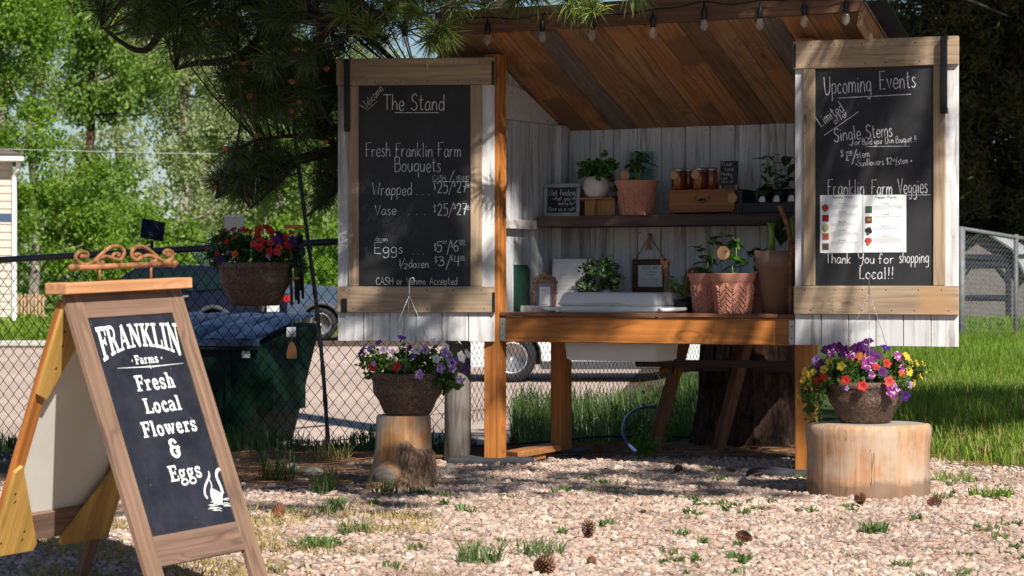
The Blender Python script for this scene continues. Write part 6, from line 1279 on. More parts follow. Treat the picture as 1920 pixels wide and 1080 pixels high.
# pine cones
def cone_mesh(seed, L=.085, r=.036, op=1.0):
    b = MB(); rr_ = random.Random(seed); b.tube([(0, 0, -L*.4), (0, 0, L*.45)], [r*.35, r*.1], 8); ns = 110
    for i in range(ns):
        t_ = i/ns; z = -L*.45+L*.95*t_; a = i*2.39996; R_ = r*(math.sin(math.pi*(.12+.80*(1-t_)**.9))**.7); d = Vector((math.cos(a), math.sin(a), 0)); s = Vector((-d.y, d.x, 0)); w_2 = r*.20*(1-.4*t_)
        p0 = d*R_*.3+Vector((0, 0, z)); p1 = d*R_*.85*op+Vector((0, 0, z+.006)); p2 = d*R_*1.08*op+Vector((0, 0, z+.011))
        b.add([p0-s*w_2*.4, p0+s*w_2*.4, p1+s*w_2, p1-s*w_2, p2, p1+Vector((0, 0, -.004))], [(0, 1, 2, 3), (3, 2, 4), (3, 5, 2), (5, 4, 2), (3, 4, 5)])
    return b.mesh('pine_cone', M['conebrown'])
CM = [cone_mesh(1), cone_mesh(2, .075, .040), cone_mesh(3, .09, .034)]
for i, (px, py, k, rx, ry, s, lb) in enumerate(((1103, 1012, 0, .1, .1, .95, 'upright open pine cone on gravel in front of the stand'), (1017, 1073, 1, 1.35, .1, 1.1, 'round pine cone lying end-on near the bottom edge of the picture'), (1108, 1056, 1, 1.5, .8, .5, 'small broken brown cone piece on gravel right of the round pine cone'), (1398, 1024, 2, .3, 1.3, .85, 'pine cone lying on its side on open gravel right of centre'), (1613, 953, 1, .4, .3, .8, 'pine cone just in front of the wide stump'), (1750, 950, 2, .1, 1.5, .85, 'long thin cone lying flat right of the wide stump'), (520, 974, 2, .2, 1.1, 1.0, 'dark reddish pine cone beside the right leg of the sandwich board'), (1122, 857, 0, .2, .2, .95, 'pine cone on the dirt between the rear left post and the blue hose'), (1132, 800, 1, .9, .4, .95, 'shadowed pine cone farther back under the counter'), (962, 828, 0, .4, .4, .8, 'dark pine cone beside the front left post on the dirt'), (1838, 868, 2, .3, .4, 1.0, 'shadowed pine cone at the edge of the tall grass on the right'), (1270, 888, 1, 1.4, 1.2, .7, 'flattened cone scrap on shaded gravel under the counter'), (955, 850, 1, 1.3, .2, .5, 'cone fragment behind the front left paver'))):
    Yd = FPX*CAMH/(py-HOR); X_ = pxX(px, Yd); o_ = inst(CM[k], 'pine_cone', None, TR(X_, Yd, gzf(X_, Yd)+(.038 if rx < 1 and ry < 1 else .03)*s, i*1.3, rx, ry, s*.86)); setp(o_, lb, 'pine cone', 'fallen pine cones')
# leafy weeds under the stand
def weed(px, py, h, n, label, mat='leaf_box'):
    Yd = FPX*CAMH/(py-HOR); X_ = pxX(px, Yd); t = thing('weed_plant', label, 'weed', (X_, Yd, gzf(X_, Yd))); rr_ = random.Random(px); b = MB(); C = []
    for k in range(5): a = rr_.uniform(0, 6.28); e = Vector((h*.35*math.cos(a), h*.25*math.sin(a), h*rr_.uniform(.5, 1))); b.tube(spline([(0, 0, 0), e*.5+Vector((0, 0, h*.1)), e], 4), .0025, 4); C += [tuple(e*q) for q in (.4, .6, .8, 1)]
    b.build('stem', M['stalk'], t); foliage(t, C, .04, n, .034, mat, asp=.4)
weed(1205, 862, .16, 260, 'feathery green weed at the foot of the slanted table leg'); weed(1240, 850, .20, 240, 'leafy green weed between the two slanted table legs'); weed(1190, 800, .42, 160, 'tall thin weed stem rising beside the blue hose', 'leaf_dk')

# ------------------------------------------------------------------ sandwich board sign
AL = R(58); SX, SY = -1.432, 7.80; Hs = .955
sg_ = thing('sandwich_board', 'wooden A-frame sign lettered FRANKLIN Farms Fresh Local Flowers and Eggs', 'sandwich board', (SX, SY, 0))
SB = Matrix.Translation((SX, SY, -.052)) @ Matrix.Rotation(AL, 4, 'Z') @ Matrix.Rotation(R(-1.8), 4, 'Y')   # local x along the ridge, -y side faces the viewer
sg_.matrix_basis = SB; Ls = .580; SPR = .35; leaf = math.atan(SPR/.955); LL = math.hypot(SPR, .955)
# front leaf frame: x along ridge, z down the leaf (0 at ridge), y outwards negative
LM = Matrix.Translation((0, -.012, .985)) @ Matrix.Rotation(-leaf, 4, 'X')
def FL(p): return SB @ LM @ Vector(p)
O_ = FL((0, 0, 0)); U_ = (FL((1, 0, 0))-O_); V_ = (FL((0, 0, 1))-O_)
def suv_(px, py): return plane_uv(O_, U_, V_, px, py)
sw = .077
tl = suv_(128, 553); 
for x0 in (0, Ls-sw): MB().box((x0, -.0, -1.14), (x0+sw, .02, -.0005), .002).build('stile', M['sign_z'], sg_, LM)
zt_ = -.085; zb_ = -.825
MB().box((sw+.0005, .0005, zt_), (Ls-sw-.0005, .0195, -.001), .002).build('rail', M['sign_x'], sg_, LM)
MB().box((sw+.0005, .0005, zb_-.10), (Ls-sw-.0005, .0195, zb_), .002).build('rail', M['sign_x'], sg_, LM)
MB().box((sw-.015, .0200, zb_-.02), (Ls-sw+.015, .024, zt_+.02)).build('back_panel', M['hardboard'], sg_, LM)
MB().box((sw+.0005, .006, zb_+.0005), (Ls-sw-.0005, .0195, zt_-.0005)).build('sign_panel', M['signboard'], sg_, LM)
# rear leaf
BMx = Matrix.Translation((0, .012, .985)) @ Matrix.Rotation(leaf*1.12, 4, 'X')
for x0 in (0, Ls-sw): MB().box((x0, -.02, -1.12), (x0+sw*.7, .0, -.02), .002).build('stile', M['sign_z'] if x0 else M['post'], sg_, BMx)
MB().box((sw*.7+.0005, -.0195, -.12), (Ls-sw-.0005, -.0005, -.03), .002).build('rail', M['sign_x'], sg_, BMx)
MB().box((sw*.7+.0005, -.0195, -.90), (Ls-sw-.0005, -.0005, -.80), .002).build('rail', M['sign_x'], sg_, BMx)
MB().box((.01, .0, -.82), (Ls-.01, .004, -.05)).build('back_panel', M['hardboard'], sg_, BMx)
def gus(poly): b = MB(); b.prism(poly, -.033, -.0205); b.build('gusset', M['gusset'], sg_, BMx)
gus([(.002, -.93), (.002, -.62), (.03, -.60), (.21, -.905), (.20, -.93)]); gus([(Ls-.002, -.93), (Ls-.002, -.62), (Ls-.03, -.60), (Ls-.25, -.905), (Ls-.24, -.93)])
gus([(.002, -.02), (.15, -.02), (.15, -.10), (.05, -.36), (.002, -.34)]); gus([(Ls-.002, -.02), (Ls-.15, -.02), (Ls-.15, -.10), (Ls-.05, -.30), (Ls-.002, -.28)])
b = MB()
for (x, z) in ((.03, -.70), (.04, -.73), (.03, -.88), (.13, -.88), (.13, -.85), (.04, -.12), (.05, -.17), (.05, -.25), (.06, -.06)): b.lathe([(.005, 0), (0, .0015)], 7, M=TR(x, -.0335, z, 0, math.pi/2))
b.build('screw_heads', M['black_metal'], sg_, BMx)
MB().box((-.03, -.052, .985), (Ls+.015, .045, 1.022), .003).build('top_board', M['sign_top'], sg_)
# iron scroll
b = MB(); y_ = -.03; zz = 1.07; sx0, sx1 = .02, Ls-.055
b.tube([(sx0, y_, zz), (sx1, y_, zz)], .0095, 12); b.blob((sx0, y_, zz), (.017, .014, .013), 8); b.blob((sx1, y_, zz), (.017, .014, .013), 8)
for x in (sx0+.13, sx1-.12): b.tube([(x, y_, 1.02), (x, y_, zz)], .0045, 8)
def scr(pts, fl=False):
    wtot = sx1-sx0; c_ = (sx0+sx1)/2-.00; out = []
    for (px, py) in pts:
        u = (px-595)/(1810-595); x = sx0-.02+u*(wtot+.04); z = zz+(660-py)/1810*.285*1.02; out.append((x, y_, z))
    return spline(out, 5)
b.tube(scr([(790, 425), (745, 450), (740, 425), (790, 450), (805, 400), (770, 355), (720, 360), (685, 410), (680, 480), (710, 560), (770, 615), (830, 590), (880, 530), (940, 430), (1010, 320), (1060, 265), (1120, 255), (1175, 300), (1200, 380), (1190, 460), (1160, 530), (1140, 545), (1080, 505), (1030, 470), (980, 460), (930, 490), (905, 550), (920, 600), (955, 610), (965, 580), (940, 575)]), .0068, 8)
b.tube(scr([(1140, 545), (1090, 510), (1075, 450), (1100, 405), (1140, 410), (1145, 440), (1120, 445)]), .0058, 8)
b.tube(scr([(1690, 440), (1720, 460), (1700, 470), (1665, 455), (1650, 420), (1680, 375), (1720, 385), (1750, 440), (1745, 530), (1700, 600), (1650, 605), (1590, 540), (1540, 450), (1480, 350), (1420, 285), (1370, 265), (1310, 310), (1285, 400), (1290, 490), (1325, 550), (1350, 550), (1400, 500), (1450, 470), (1500, 475), (1545, 520), (1550, 580), (1520, 605), (1500, 580)]), .0068, 8)
b.tube(scr([(1350, 550), (1375, 510), (1385, 450), (1350, 425), (1325, 440), (1340, 455)]), .0058, 8)
b.build('iron_scroll', M['rust'], sg_)
# slab lettering: strokes with widths
SG = {
'F': '8|2.3 2.6 0 2.6 10|1.3 .4 9.35 8 9.35|1.0 7.6 9.9 7.6 6.9|1.2 2.6 5.2 6.4 5.2|.9 6.4 6.5 6.4 3.9|1.1 .3 .5 5 .5', 'R': '9.5|2.3 2.4 0 2.4 10|1.1 .2 9.4 3 9.4|1.2 2.4 9.4 5.6 9.4 7 8.6 7.3 7.4 6.8 6 5.4 5.2 2.4 5.2|2.0 4.8 5.2 6.4 3.6 7.4 .8|1.0 5.9 .5 9.6 .5|1.0 .2 .5 4.6 .5',
'A': '10|1.1 1.6 .5 5 9.6|2.3 4.8 9.8 8.2 .4|1.0 2.6 3.4 7 3.4|1.0 0 .5 3.3 .5|1.0 6.2 .5 10 .5', 'N': '10.5|1.1 2 0 2 10|2.4 2.2 9.8 8.4 .2|1.1 8.5 0 8.5 10|1.0 .3 .5 3.8 .5|1.0 6.7 9.5 10.3 9.5|1.0 .1 9.5 3 9.5', 'K': '9.8|2.3 2.3 0 2.3 10|1.1 2.8 4.4 8 9.6|2.2 4.6 6.2 8 .6|1.0 .1 .5 4.5 .5|1.0 .1 9.5 4.5 9.5|1.0 6 9.5 9.6 9.5|1.0 6 .5 9.8 .5',
'L': '8|2.3 2.4 0 2.4 10|1.2 .2 .6 8 .6|1.0 7.6 .1 7.6 3.4|1.0 .2 9.5 4.8 9.5', 'I': '5|2.3 2.5 0 2.5 10|1.0 .3 .5 4.7 .5|1.0 .3 9.5 4.7 9.5', 'E': '8|2.3 2.4 0 2.4 10|1.2 .2 .6 8 .6|1.2 .2 9.4 7.8 9.4|1.0 7.7 .2 7.7 3.2|1.0 7.4 9.8 7.4 7|1.1 2.4 5.2 6 5.2|.9 6 6.4 6 4',
'a': '7|1.2 .8 5.2 1.6 6.4 3.4 6.6 4.8 6 5 4.6|2.1 5 5.4 5 .5|1.3 5 4 2.2 3.6 1 2.6 1 1.2 2 .5 3.4 .6 5 1.8|1.0 4.8 .5 7 .5', 'r': '6|2.1 2.2 0 2.2 6.6|1.0 .2 .5 4.3 .5|1.0 .3 6.2 2.2 6.2|1.5 2.6 4.8 3.6 6 5.2 6.2|1.4 5 6.4 5 4.8', 'm': '12|2.1 2.2 0 2.2 6.6|1.3 2.4 5 3.6 6.2 5 6.2 5.8 5.2|2.1 5.9 5.4 5.9 0|1.3 6.2 5 7.4 6.2 8.8 6.2 9.6 5.2|2.1 9.6 5.4 9.6 0|1.0 .2 .5 4 .5|1.0 4.3 .5 7.5 .5|1.0 8 .5 11.4 .5|1.0 .2 6.2 2.2 6.2',
's': '5.8|1.5 4.8 5.4 3.4 6.4 1.8 6.2 1 5 1.6 3.9 3.8 3 4.9 1.9 4.2 .7 2.4 .4 .9 1.4|.9 4.9 6.8 4.9 4.6|.9 .7 2.4 .7 .1', 'e': '6.6|1.8 1.5 3.4 1.8 5.4 3.4 6.3 5 5.4 5.4 3.6|1.0 1.4 3.5 5.7 3.5|1.8 1.5 3.6 1.8 1.4 3.4 .5 5 .8 5.9 1.8', 'h': '8|2.1 2.2 0 2.2 10|1.0 .2 .5 4.1 .5|1.0 .3 9.6 2.2 9.6|1.3 2.4 5 3.6 6.2 5 6.2 5.8 5.2|2.1 5.9 5.4 5.9 0|1.0 4.3 .5 7.8 .5', 'o': '6.8|1.7 3.3 6.2 1.6 5.4 1.1 3.3 1.7 1.2 3.3 .4 5 1.2 5.6 3.3 5 5.4 3.3 6.2', 'c': '6|1.8 5 4.6 4.6 5.9 3.2 6.3 1.6 5.2 1.2 3.4 1.6 1.4 3.2 .5 4.8 .8 5.6 1.8',
'l': '4.2|2.1 2.1 0 2.1 10|1.0 .2 .5 4.1 .5|1.0 .3 9.6 2.1 9.6', 'w': '10|2.0 1.2 6.4 3 .3|1.0 3.2 .3 5 6|2.0 4.8 6.2 6.8 .3|1.0 7 .3 8.9 6.2|1.0 0 6.3 3 6.3|1.0 3.8 6.3 5.6 6.3|1.0 7.4 6.3 10 6.3', 'g': '6.8|1.5 2.9 6.3 1.4 5.6 1.2 4.2 1.6 3 3 2.5 4.4 3 4.8 4.4 4.4 5.6 2.9 6.3|1.2 1.8 2.6 1.2 1.6 2 .8 4.8 .4 6 -.6 5.8 -2.2 3.6 -3 1.2 -2.6 .6 -1.4 1.6 -.2 3 .2|1.1 4.6 5.8 6.4 6.4',
'&': '6|1.5 4.6 8 3.4 9.8 1.8 9.2 1.4 7.4 2.4 6 4 5.6|1.7 2.6 6.2 1.2 4.6 1.2 2 2.6 .4 4.4 1.4 4.8 3.4 4.8 5.2 6 6|1.2 3.2 3.2 4.8 3.4'}
def slab(b, txt, x0, y0, x1, y1, cap, gap=.9, warp=None, y=.0052):
    a = Vector(suv_(x0, y0)); e = Vector(suv_(x1, y1)); top = suv_(x0+cap*.30, y0-cap); hh_ = (top[1]-a.y)/10; tw = 0; gl_ = []
    for ch in txt:
        if ch == ' ': tw += 3; continue
        q = SG[ch].split('|'); gl_.append((tw, q)); tw += float(q[0])+gap
    tw -= gap; d = (e-a)/tw
    for off, q in gl_:
        b = MB()
        for s in q[1:]:
            v = [float(t) for t in s.split()]; w_3 = v[0]; pts = [(v[i]+off, v[i+1]) for i in range(1, len(v), 2)]
            if len(pts) == 2: pts = [(pts[0][0]+(pts[1][0]-pts[0][0])*k/4, pts[0][1]+(pts[1][1]-pts[0][1])*k/4) for k in range(5)]
            else: pts = [(p.x, p.y) for p in spline([(p[0], p[1], 0) for p in pts], 4)]
            L2 = []; R2 = []
            for i, p in enumerate(pts):
                p0 = pts[max(0, i-1)]; p1 = pts[min(len(pts)-1, i+1)]; tx, ty = p1[0]-p0[0], p1[1]-p0[1]; ln = math.hypot(tx, ty) or 1; nx_, ny_ = -ty/ln*w_3/2, tx/ln*w_3/2
                L2.append((p[0]+nx_, p[1]+ny_)); R2.append((p[0]-nx_, p[1]-ny_))
            CH[0] += 1; yy2 = y-(CH[0] % 60)*1e-5
            def mp(p):
                if warp: return warp(p[0]/tw, p[1]/10)
                return (a.x+d.x*p[0], a.y+d.y*p[0]+hh_*p[1])
            vs = []
            for l_, r_ in zip(L2, R2): q1 = mp(l_); q2 = mp(r_); vs += [(q1[0], yy2, q1[1]), (q2[0], yy2, q2[1])]
            b.add(vs, [(2*i, 2*i+1, 2*i+3, 2*i+2) for i in range(len(pts)-1)])
        b.build('letter', M['white_paint'], sg_, LM)
b = MB()
ftl = suv_(179, 613); fbl = suv_(197, 678); fbr = suv_(345, 667); ftr = suv_(332, 605); fbm = suv_(262, 649); ftm = suv_(256, 606)
def warpF(u, v):
    tx = ftl[0]+(ftr[0]-ftl[0])*u; tz = ftl[1]+(ftr[1]-ftl[1])*u+ (ftm[1]-(ftl[1]+ftr[1])/2)*4*u*(1-u)
    bx2 = fbl[0]+(fbr[0]-fbl[0])*u; bz = fbl[1]+(fbr[1]-fbl[1])*u+(fbm[1]-(fbl[1]+fbr[1])/2)*4*u*(1-u)
    return (bx2+(tx-bx2)*v, bz+(tz-bz)*v)
slab(b, 'FRANKLIN', 0, 0, 10, 10, 10, .5, warpF)
slab(b, 'Farms', 257, 682, 300, 678.5, 17, .7); slab(b, 'Fresh', 260, 733, 332, 725, 31); slab(b, 'Local', 276, 775, 344, 767, 30); slab(b, 'Flowers', 272, 820, 373, 806, 31); slab(b, '&', 324, 857, 344, 856, 36); slab(b, 'Eggs', 323, 903, 382, 893, 32)
for px, py in ((251, 676), (306, 671)): p = suv_(px, py); b.lathe([(.0, 0), (.006, .0002)], 12, M=TR(p[0], .0052, p[1], 0, math.pi/2)); b.add([(p[0]+.006*math.cos(k*.524), .0052, p[1]+.006*math.sin(k*.524)) for k in range(12)], [tuple(range(12))])
for (xa, ya, xb, yb, wa, wb) in ((222, 689.5, 284, 686.5, .001, .004), (284, 686.5, 346, 680, .004, .001)):
    b.ribbon([suv_(xa, ya), suv_(xb, yb)], [wa, wb], .0051)
for dx_ in (-5, 0, 5): p = suv_(284+dx_, 686.5); b.ribbon([(p[0], p[1]-.008+abs(dx_)*.0008), (p[0], p[1]), (p[0], p[1]+.008-abs(dx_)*.0008)], [.001, .006, .001], .0050-.0001*abs(dx_))
b.build('rule_ornament', M['white_paint'], sg_, LM); b = MB()
# swans
def rs(pts, w): CH[0] += 1; b.ribbon([(p.x, p.y) for p in spline([(*suv_(*q), 0) for q in pts], 5)], w, .0050-(CH[0] % 60)*1e-5)
def s2p(x, y): return (384+(x-605)/145*54, 878+(y-805)/220*82)
sw_pts = [s2p(*q) for q in ((710, 838), (700, 818), (685, 808), (672, 815), (668, 840), (678, 868), (690, 895), (700, 930), (690, 965), (660, 985), (640, 960), (645, 930), (665, 905), (680, 890))]
n_ = (len(sw_pts)-1)*5+1; rs(sw_pts[:8], [.005+.007*min(1, i/14) for i in range(7*5+1)])
for off in range(7): rs([s2p(650+off*8, 905+off*4), s2p(642+off*9, 940+off*3), s2p(660+off*6, 985-off*1)], .0060)
rs([s2p(628, 815), s2p(633, 840), s2p(622, 868), s2p(612, 895), s2p(610, 930), s2p(625, 955)], [.002+.0012*min(i, 5) for i in range(26)]); rs([s2p(633, 860), s2p(645, 890), s2p(640, 920), s2p(648, 945)], .004)
for k in range(16): x = 618+rr.uniform(0, 90); y = 955+rr.uniform(0, 65); rs([s2p(x, y), s2p(x+20, y-3), s2p(x+40, y+1)], [.0008+.002*math.sin(3.14*i/10) for i in range(11)])
b.build('swan_drawing', M['white_paint'], sg_, LM)['kind'] = 'stuff'
# ------------------------------------------------------------------ the big pine over the stand
TX, TY = pxX(1407, 14.6), 14.6
pine = thing('ponderosa_pine', 'large ponderosa pine behind the stand, its long needled boughs hanging over the roof', 'pine tree', (TX, TY, 0))
po = Vector((TX, TY, 0)); b = MB(); vs = []; fs = []; n = 170; zs = [-.1+.035*i for i in range(40)]+[1.4, 1.7, 2.1, 2.6, 3.5, 5, 7, 9]; from mathutils import noise as mn2
rt = random.Random(2); phs = [rt.uniform(0, 6.28) for _ in range(4)]
for i, z in enumerate(zs):
    r = .275+.055*math.exp(-z/.2)-.016*z
    for k in range(n): a = 2*math.pi*k/n; q = 1+.05*math.sin(3*a+phs[0])+.16*min(.30, abs(mn2.noise((math.cos(a)*4.5, math.sin(a)*4.5, z*1.1))))*2+.05*mn2.noise((math.cos(a)*14, math.sin(a)*14, z*5)); vs.append((r*q*math.cos(a), r*q*math.sin(a), z))
for i in range(len(zs)-1):
    for k in range(n): a_ = i*n+k; b_ = i*n+(k+1) % n; fs.append((a_, b_, b_+n, a_+n))
b.add(vs, fs, 0, True); b.build('trunk', M['bark'], pine)
skel = []
def limb(pts, r0, r1=.006, name='limb'):
    pp = spline([Vector(p) for p in pts], 6); m_ = len(pp); MB().tube([p-po for p in pp], [r0+(r1-r0)*i/(m_-1) for i in range(m_)], 8).build(name, M['twig'], pine); skel.extend(pp)
limb([(TX-.1, TY-.1, 2.9), (.2, 14.0, 2.75), P(700, 250, 13.5), P(640, 278, 13.4), P(560, 300, 13.3), P(500, 332, 13.2), P(430, 352, 13.1), P(405, 372, 13.0)], .055)
limb([P(640, 278, 13.4), P(600, 258, 13.3), P(545, 255, 13.2), P(480, 262, 13.1)], .018); limb([P(650, 300, 13.4), P(635, 350, 13.3), P(600, 385, 13.2), P(575, 405, 13.15)], .014); limb([P(560, 300, 13.3), P(520, 345, 13.1), P(470, 390, 13.0)], .014)
limb([(TX, TY-.2, 3.6), (0, 13.4, 3.2), (-1.0, 12.8, 2.75), (-1.7, 12.6, 2.40), P(270, 95, 12.5), P(190, 50, 12.4)], .06)
limb([(-.6, 13.0, 2.95), P(560, 130, 12.9), P(480, 190, 12.8), P(420, 170, 12.7)], .03); limb([(-1.0, 12.8, 2.75), P(470, 90, 12.6), P(360, 120, 12.5), P(330, 130, 12.4)], .03); limb([P(560, 130, 12.9), P(590, 190, 12.9), P(620, 230, 12.8)], .02)
limb([(TX, TY-.2, 4.2), (.6, 12.9, 3.4), (0, 12.2, 2.75), P(830, 25, 11.9), P(818, 62, 11.85)], .035); limb([(0, 12.2, 2.75), P(700, 30, 12.1), P(690, 60, 12.0)], .02); limb([(.6, 12.9, 3.4), (.5, 12.1, 2.7), P(1110, -15, 11.9)], .02); limb([(.5, 12.1, 2.7), P(940, -10, 11.9), P(905, 10, 11.9)], .014)
limb([(TX, TY-.2, 5.0), (1.0, 11.6, 4.6), (.2, 9.4, 4.4), (-.6, 7.6, 4.3)], .07); limb([(TX, TY-.3, 5.6), (2.2, 12.2, 5.0), (2.8, 10.2, 4.8)], .06); limb([(TX, TY, 4.6), (-.5, 12.4, 4.4), (-2.2, 11.2, 4.2)], .06); limb([(TX, TY, 6.0), (.2, 12, 6.2), (-1.0, 9.8, 6.3)], .06)
limb([(TX+.1, TY, 3.2), (2.4, 15.5, 3.0), (3.4, 16.6, 2.8)], .05); limb([(TX+.1, TY, 4.0), (3.0, 14.0, 4.2), (4.6, 13.2, 4.2)], .05); limb([(TX, TY, 5.2), (3.2, 12.6, 5.4), (4.8, 10.8, 5.4)], .05)
SK = np.array([[p.x, p.y, p.z] for p in skel])
def tufts(P0, axis, n, L, w, back=.07):
    """needles as thin slivers radiating from shoot tips"""
    m_ = len(P0); p = np.repeat(P0, n, 0); ax = np.repeat(axis, n, 0); d = rng.normal(0, 1, (m_*n, 3)); d /= np.linalg.norm(d, axis=1)[:, None]
    d = d*1.0+ax*.75; d[:, 2] -= .10; d /= np.linalg.norm(d, axis=1)[:, None]; base = p-ax*(rng.random((m_*n, 1))*back); ll = L*rng.uniform(.7, 1.1, (m_*n, 1))
    s = np.cross(d, rng.normal(0, 1, (m_*n, 3))); s /= np.linalg.norm(s, axis=1)[:, None]; droop = np.zeros_like(d); droop[:, 2] = -1
    mid = base+d*ll*.55; tip = base+d*ll+droop*ll*.10
    v = np.stack([base-s*w*.4, base+s*w*.4, mid+s*w*.5, mid-s*w*.5, tip], 1).reshape(-1, 3); o = 5*np.arange(m_*n)[:, None]
    return v, np.concatenate([o+np.array([0, 1, 2]), o+np.array([0, 2, 3]), o+np.array([3, 2, 4])], 0)
twb = MB()
def put(points, n, L, w, mat, name, twigs=True, r=.004):
    points = np.array(points); d2 = ((points[:, None, :]-SK[None])**2).sum(2); j = d2.argmin(1); ax = points-SK[j]; ax += rng.normal(0, .03, ax.shape); ax /= np.linalg.norm(ax, axis=1)[:, None]+1e-6
    v, F = tufts(points, ax, n, L, w); v = v-np.array([TX, TY, 0]); inst(npmesh(name, v, F, M[mat]), name, pine)
    if twigs:
        for p, q in zip(points, SK[j]):
            a = Vector(q)-po; e = Vector(p)-po; mm_ = a.lerp(e, .55)+Vector((0, 0, -.04*(e-a).length)); twb.tube([a, mm_, e], [r*1.5, r*1.2, r], 4, cap=False)
vis = []
def region(n, f, Y0, Y1):
    k = 0; out = []
    while k < n:
        px = random.uniform(100, 1700); py = random.uniform(-120, 460)
        if f(px, py): out.append(tuple(P(px, py, random.uniform(Y0, Y1)))); k += 1
    return out
def inpoly(poly):
    def f(x, y):
        c = False; j = len(poly)-1
        for i in range(len(poly)):
            if (poly[i][1] > y) != (poly[j][1] > y) and x < (poly[j][0]-poly[i][0])*(y-poly[i][1])/(poly[j][1]-poly[i][1])+poly[i][0]: c = not c
            j = i
        return c
    return f
A1 = region(380, inpoly([(185, -120), (1010, -120), (870, -20), (730, 60), (640, 110), (645, 190), (560, 160), (440, 95), (330, 105), (250, 60), (180, 10)]), 12.0, 13.6)
A2 = region(78, inpoly([(410, 110), (640, 130), (640, 250), (560, 235), (500, 215), (430, 195)]), 12.4, 13.6)

A3 = region(58, inpoly([(415, 275), (520, 262), (560, 300), (520, 345), (455, 375), (405, 350)]), 12.6, 13.6)
A4 = region(24, inpoly([(560, 250), (640, 240), (640, 330), (600, 400), (570, 395), (600, 330)]), 12.8, 13.6)
def back(L): return [tuple(P(960+p[0]/p[1]*FPX, HOR-(p[2]-CAMH)/p[1]*FPX, random.uniform(13.2, 13.7))) if 960+p[0]/p[1]*FPX > 585 and p[2] < CAMH+.113*p[1] else p for p in L]
A1 = back(A1); A2 = back(A2)
put(A1+A2, 75, .155, .0042, 'needle', 'needle_tuft_mass'); put(A3+back(A4), 60, .145, .0038, 'needle', 'lower_needles')
LIT = [P(818, 68, 11.85), P(1085, 16, 11.95), P(800, 40, 11.9)]
front = [tuple(P(*q)) for q in ((806, 78, 11.82), (838, 70, 11.88), (800, 40, 11.9), (818, 62, 11.85), (690, 45, 11.95), (735, 10, 11.9), (870, 5, 11.9), (905, -2, 11.9), (1110, 4, 11.9), (1060, 0, 11.9), (965, -2, 11.9), (1200, -10, 11.9), (1085, 16, 11.95), (1010, -8, 11.9), (780, 20, 12.0), (835, 15, 11.95), (640, 20, 12.0))]
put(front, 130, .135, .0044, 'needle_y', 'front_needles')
pc = MB()
for k in range(14): a = k*2.4; q = k/14; pc.blob((.010*math.cos(a)*(1-q*.4), .010*math.sin(a)*(1-q*.4), .022*q), (.006, .006, .008), 4)
pcm = pc.mesh('pollen_cone', M['pollen'])
for i, (px, py) in enumerate(((818, 62), (833, 40), (408, 45), (532, 48), (602, 62), (550, 155), (562, 192), (545, 210), (478, 255), (468, 180), (412, 185), (425, 280), (390, 305), (402, 352), (608, 268), (490, 278), (290, 62), (345, 8), (555, 95), (640, 28), (455, 120), (610, 130), (690, 45), (735, 10))):
    inst(pcm, 'pollen_cone', pine, Matrix.Translation(P(px, py, 11.95 if px in (818, 833, 690, 735) else 12.3)-po) @ Matrix.Rotation(i, 4, 'Z') @ Matrix.Rotation(1.1, 4, 'X') @ Matrix.Scale(random.uniform(.55, 1.0), 4))
# high crown (above the picture) that throws the dappled shade
def shade(n, tf, z0, z1, keep=None):
    out = []; k = 0; g = 0
    while k < n and g < n*30:
        g += 1; T = Vector(tf()); zz_ = random.uniform(z0, z1); t_ = (zz_-T.z)/SUN.z; p = T+SUN*t_
        if p.z < CAMH+.117*p.y+.55 or any((Vector(l)-p).cross(SUN).length < .27 for l in LIT): continue
        out.append(tuple(p)); k += 1
    return out
U = random.uniform; H = []
H += shade(400, lambda: P(U(80, 900), U(-60, 190), U(12, 13.7)), 3.4, 6.8)           # over the hanging boughs
H += shade(230, lambda: (U(-3.0, -.45), U(11.9, 14.6), U(0, .9)), 3.6, 6.8)               # dirt, fence, basket, dumpster side
H += shade(90, lambda: (U(-2.6, -.2), U(12.2, 13.4), U(.6, 1.6)), 3.6, 6.6)
H += shade(75, lambda: (U(-.95, -.1), U(12.7, 13), U(1.0, 2.3)), 3.6, 6.6)              # left door, dapples
H += shade(120, lambda: (U(-.1, 1.9), U(12.0, 12.9), U(2.15, 2.6)), 4.2, 7.2)               # eave and front needles
H += shade(115, lambda: (U(-.9, 1.35), U(10.9, 12.7)+0, 0), 3.6, 6.2)
H += shade(45, lambda: (U(.15, .95), U(12.6, 13.0), U(.8, .95)), 4, 7)
H += shade(45, lambda: (U(-1.7, -.3), U(9.9, 12.0), 0), 3.6, 6.2)                    # gravel in front
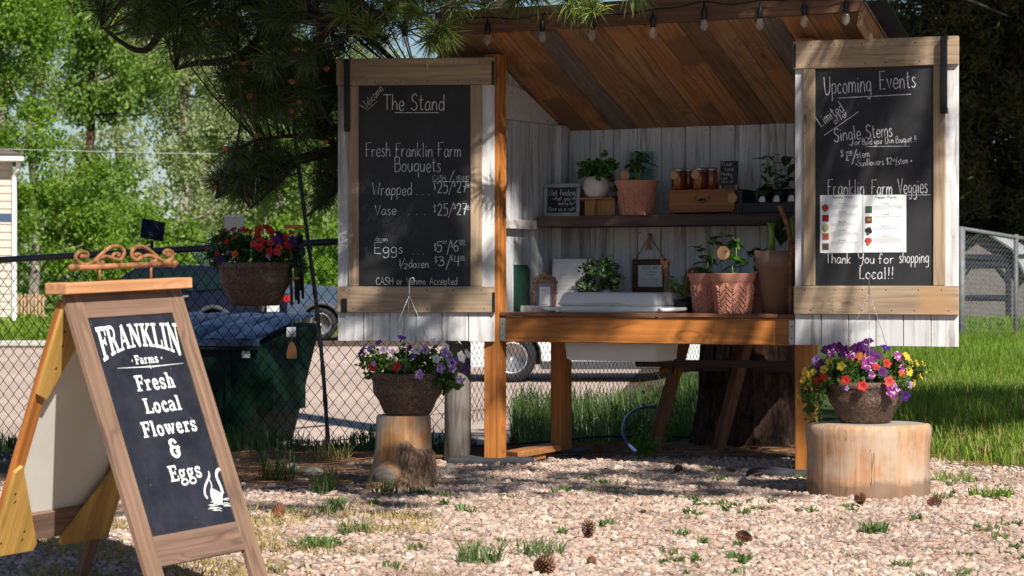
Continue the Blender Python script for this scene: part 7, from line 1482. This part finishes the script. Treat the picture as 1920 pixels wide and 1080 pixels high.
H += shade(14, lambda: (U(-.1, 1.5), U(12.4, 12.9), U(.5, 1.2)), 4, 7)
H += shade(10, lambda: (U(1.4, 2.2), U(11.8, 12.0), U(1.3, 2.1)), 4, 7)                  # right door, light dapples
H += shade(430, lambda: (U(-.3, 2.7), U(13.9, 20.0), U(0, .6)), 4, 8)
H += shade(300, lambda: (U(.0, 2.6), U(14.6, 18.5), U(0, .4)), 4, 8)                      # behind the stand
H += shade(270, lambda: (U(2.4, 4.6), U(14.0, 17.2), U(0, .3)), 4.2, 8)                    # shade band on the tall grass
H += shade(220, lambda: (U(-4.2, -1.3), U(16.0, 18.4), U(0, .9)), 4, 8)                   # dumpster
# high crown tufts, set along sun rays from the shade targets above
put(H, 60, .19, .010, 'needle', 'high_crown', True, .006)
twb.build('twigs', M['twig'], pine)
# unseen pine added off to the right, crown placed to shade the conifers
p2 = thing('added_shade_pine', 'tall pine added out of view to the right to shade the dark conifers', 'pine tree', (17.5, 42.0, 0)); MB().tube([(0, 0, -.1), (0, 0, 6), (0, 0, 14)], [.3, .2, .06], 10).build('trunk', M['bark'], p2)
H2 = []
for _ in range(520):
    T = Vector((U(7.6, 14.5), U(53, 57), U(2.2, 9.5))); t_ = U(5, 15); p = T+SUN*t_
    if p.z > CAMH+.117*p.y+1.0: H2.append(tuple(p))
o_ = np.array([17.5, 42.0, 0]); v, F = leafcloud(np.array(H2)-o_, .5, 14000, .40, 0, .4); inst(npmesh('crown', v, F, M['needle']), 'crown', p2)
bl = MB()
for q in H2[::9]: e = Vector(q)-Vector((17.5, 42, 0)); bl.tube([(0, 0, max(2, e.z-.8)), e*.5+Vector((0, 0, e.z*.5-.4)), e], [.05, .03, .01], 4)
bl.build('limbs', M['twig'], p2)
for o_ in bpy.data.objects:
    if o_.name.split('.')[0] in ('screw_heads', 'nail_heads', 'twigs', 'high_crown', 'needle_tuft_mass', 'lower_needles', 'front_needles', 'weave_relief', 'crown', 'print', 'wire_mesh', 'limbs', 'chalk_writing', 'scroll_ornament'): o_['kind'] = 'stuff'
